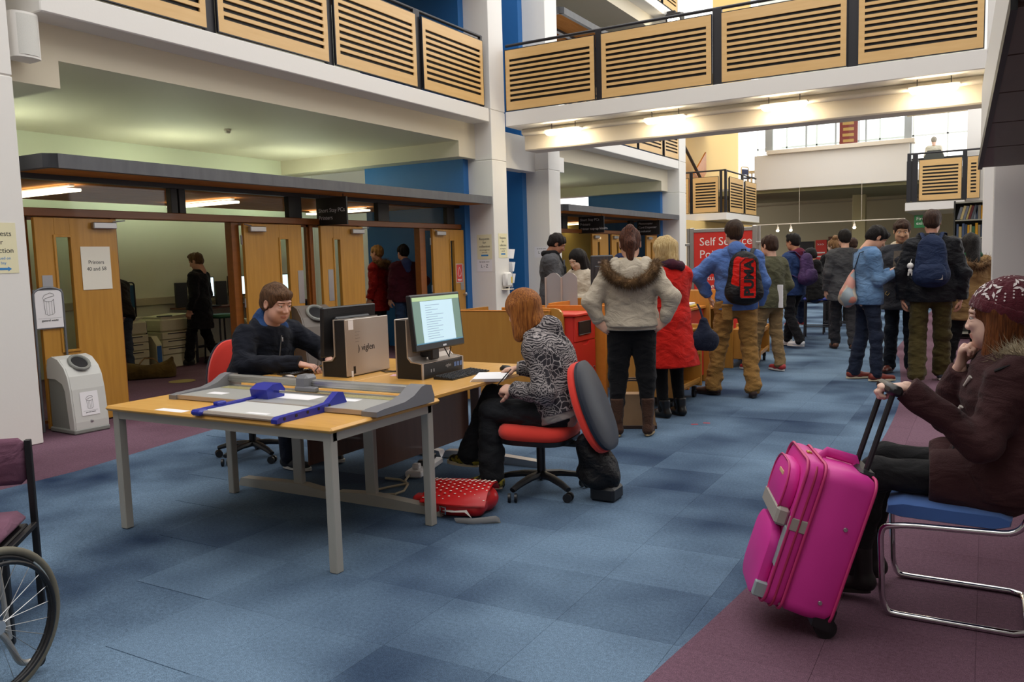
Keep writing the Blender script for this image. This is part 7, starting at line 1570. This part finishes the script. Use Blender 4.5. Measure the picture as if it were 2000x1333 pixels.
# ================================================================ wheelchair and visitor chair at the left edge
wcx = thing('wheelchair', 'wheelchair cut by the bottom left corner, spoked wheels and grey rims', 'wheelchair', (-2.93, 1.46, 0), .22); wcx.scale = (.88, .88, .88)
RUB = mat('tyre_rubber', '#6a6658', .7); RIM = mat('rim_dark', '#2a2a2c', .4, .4); SPK = mat('spoke', '#c5c5c5', .3, .8); ALUF = mat('wheelchair_frame', '#b9b6b0', .35, .5)
for x in (0, -.56):
    c = np.array((x, 0, .31)); circ = lambda r_, dx=0: [c+np.array((dx, r_*math.cos(a), r_*math.sin(a))) for a in np.linspace(0, 2*pi, 48, endpoint=False)]
    w = part(wcx, 'wheel', MB().tube(circ(.292), .0175, 10, closed=True), RUB, 60); part(w, 'rim', MB().tube(circ(.268), .012, 8, closed=True), RIM, 60); part(w, 'push_rim', MB().tube(circ(.25, .035 if x == 0 else -.035), .009, 8, closed=True), RIM, 60)
    m = MB()
    for k in range(24): a = 2*pi*k/24; m.tube([c+np.array((.02*(1 if k % 2 else -1), .02*math.cos(a+.5*(1 if k % 4 < 2 else -1)), .02*math.sin(a))), c+np.array((0, .265*math.cos(a), .265*math.sin(a)))], .0016, 4, caps=False)
    part(w, 'spokes', m, SPK); part(w, 'hub', MB().cyl(c-np.array((.03, 0, 0)), .028, .06, 12, 'x'), SPK, 40); part(w, 'maker_label', MB().tube(circ(.272)[2:7], .0135, 6), mat('rim_label', '#9aa7ad', .5), 60)
fr1 = MB()
for x in (-.07, -.49):
    fr1.tube(fillet([(x, -.28, .30), (x, .02, .31), (x, .10, .22), (x, .16, .07), (x, .24, .055)], .05), .013, 8)
    fr1.tube(fillet([(x, -.32, .30), (x, -.32, .92), (x+(.0), -.42, .94)], .05), .012, 8); fr1.tube([(x, -.32, .48), (x, .1, .5), (x, .12, .2)], .012, 8)
part(wcx, 'frame', fr1.tube([(-.07, -.1, .2), (-.49, -.1, .48)], .011, 8).tube([(-.49, -.1, .2), (-.07, -.1, .48)], .011, 8), ALUF, 60)
for x in (-.07, -.49): part(wcx, 'anti_tip_cap', MB().cyl((x-.012, .245, .05), .028, .024, 12, 'x'), BLK, 40)
part(wcx, 'seat', MB().rbox(-.47, -.09, -.3, .1, .48, .51, .012), BLKC); part(wcx, 'backrest', MB().rbox(-.47, -.09, -.34, -.31, .52, .86, .01), BLKC)
vc = thing('visitor_chair', 'plum fabric chair with black square legs at the left edge', 'chair', (-3.68, 1.68, 0), pi/4+pi); vc.scale = (1, 1, .95)
PLUM = cloth('plum_fabric', '#6f4a5c', '#7d566a', 300, .3)
# local: sitter looks along +y after rotation; legs at x=+-.26
part(vc, 'seat', MB().rbox(-.25, .25, -.2, .24, .405, .475, .03), PLUM, 50); part(vc, 'backrest', MB().rbox(-.25, .25, -.27, -.215, .58, .80, .025, None, None), PLUM, 50); part(vc, 'seat_rail', MB().rbox(-.25, .25, -.2, .22, .37, .405, .006), BLK)
for s in (-1, 1): part(vc, 'rear_leg', MB().rbox(s*.265-.013, s*.265+.013, -.25, -.222, 0, .79, .003), BLK); part(vc, 'front_leg', MB().rbox(s*.265-.013, s*.265+.013, .17, .198, 0, .42, .003), BLK); part(vc, 'side_rail', MB().rbox(s*.265-.012, s*.265+.012, -.24, .19, .375, .4, .003), BLK)
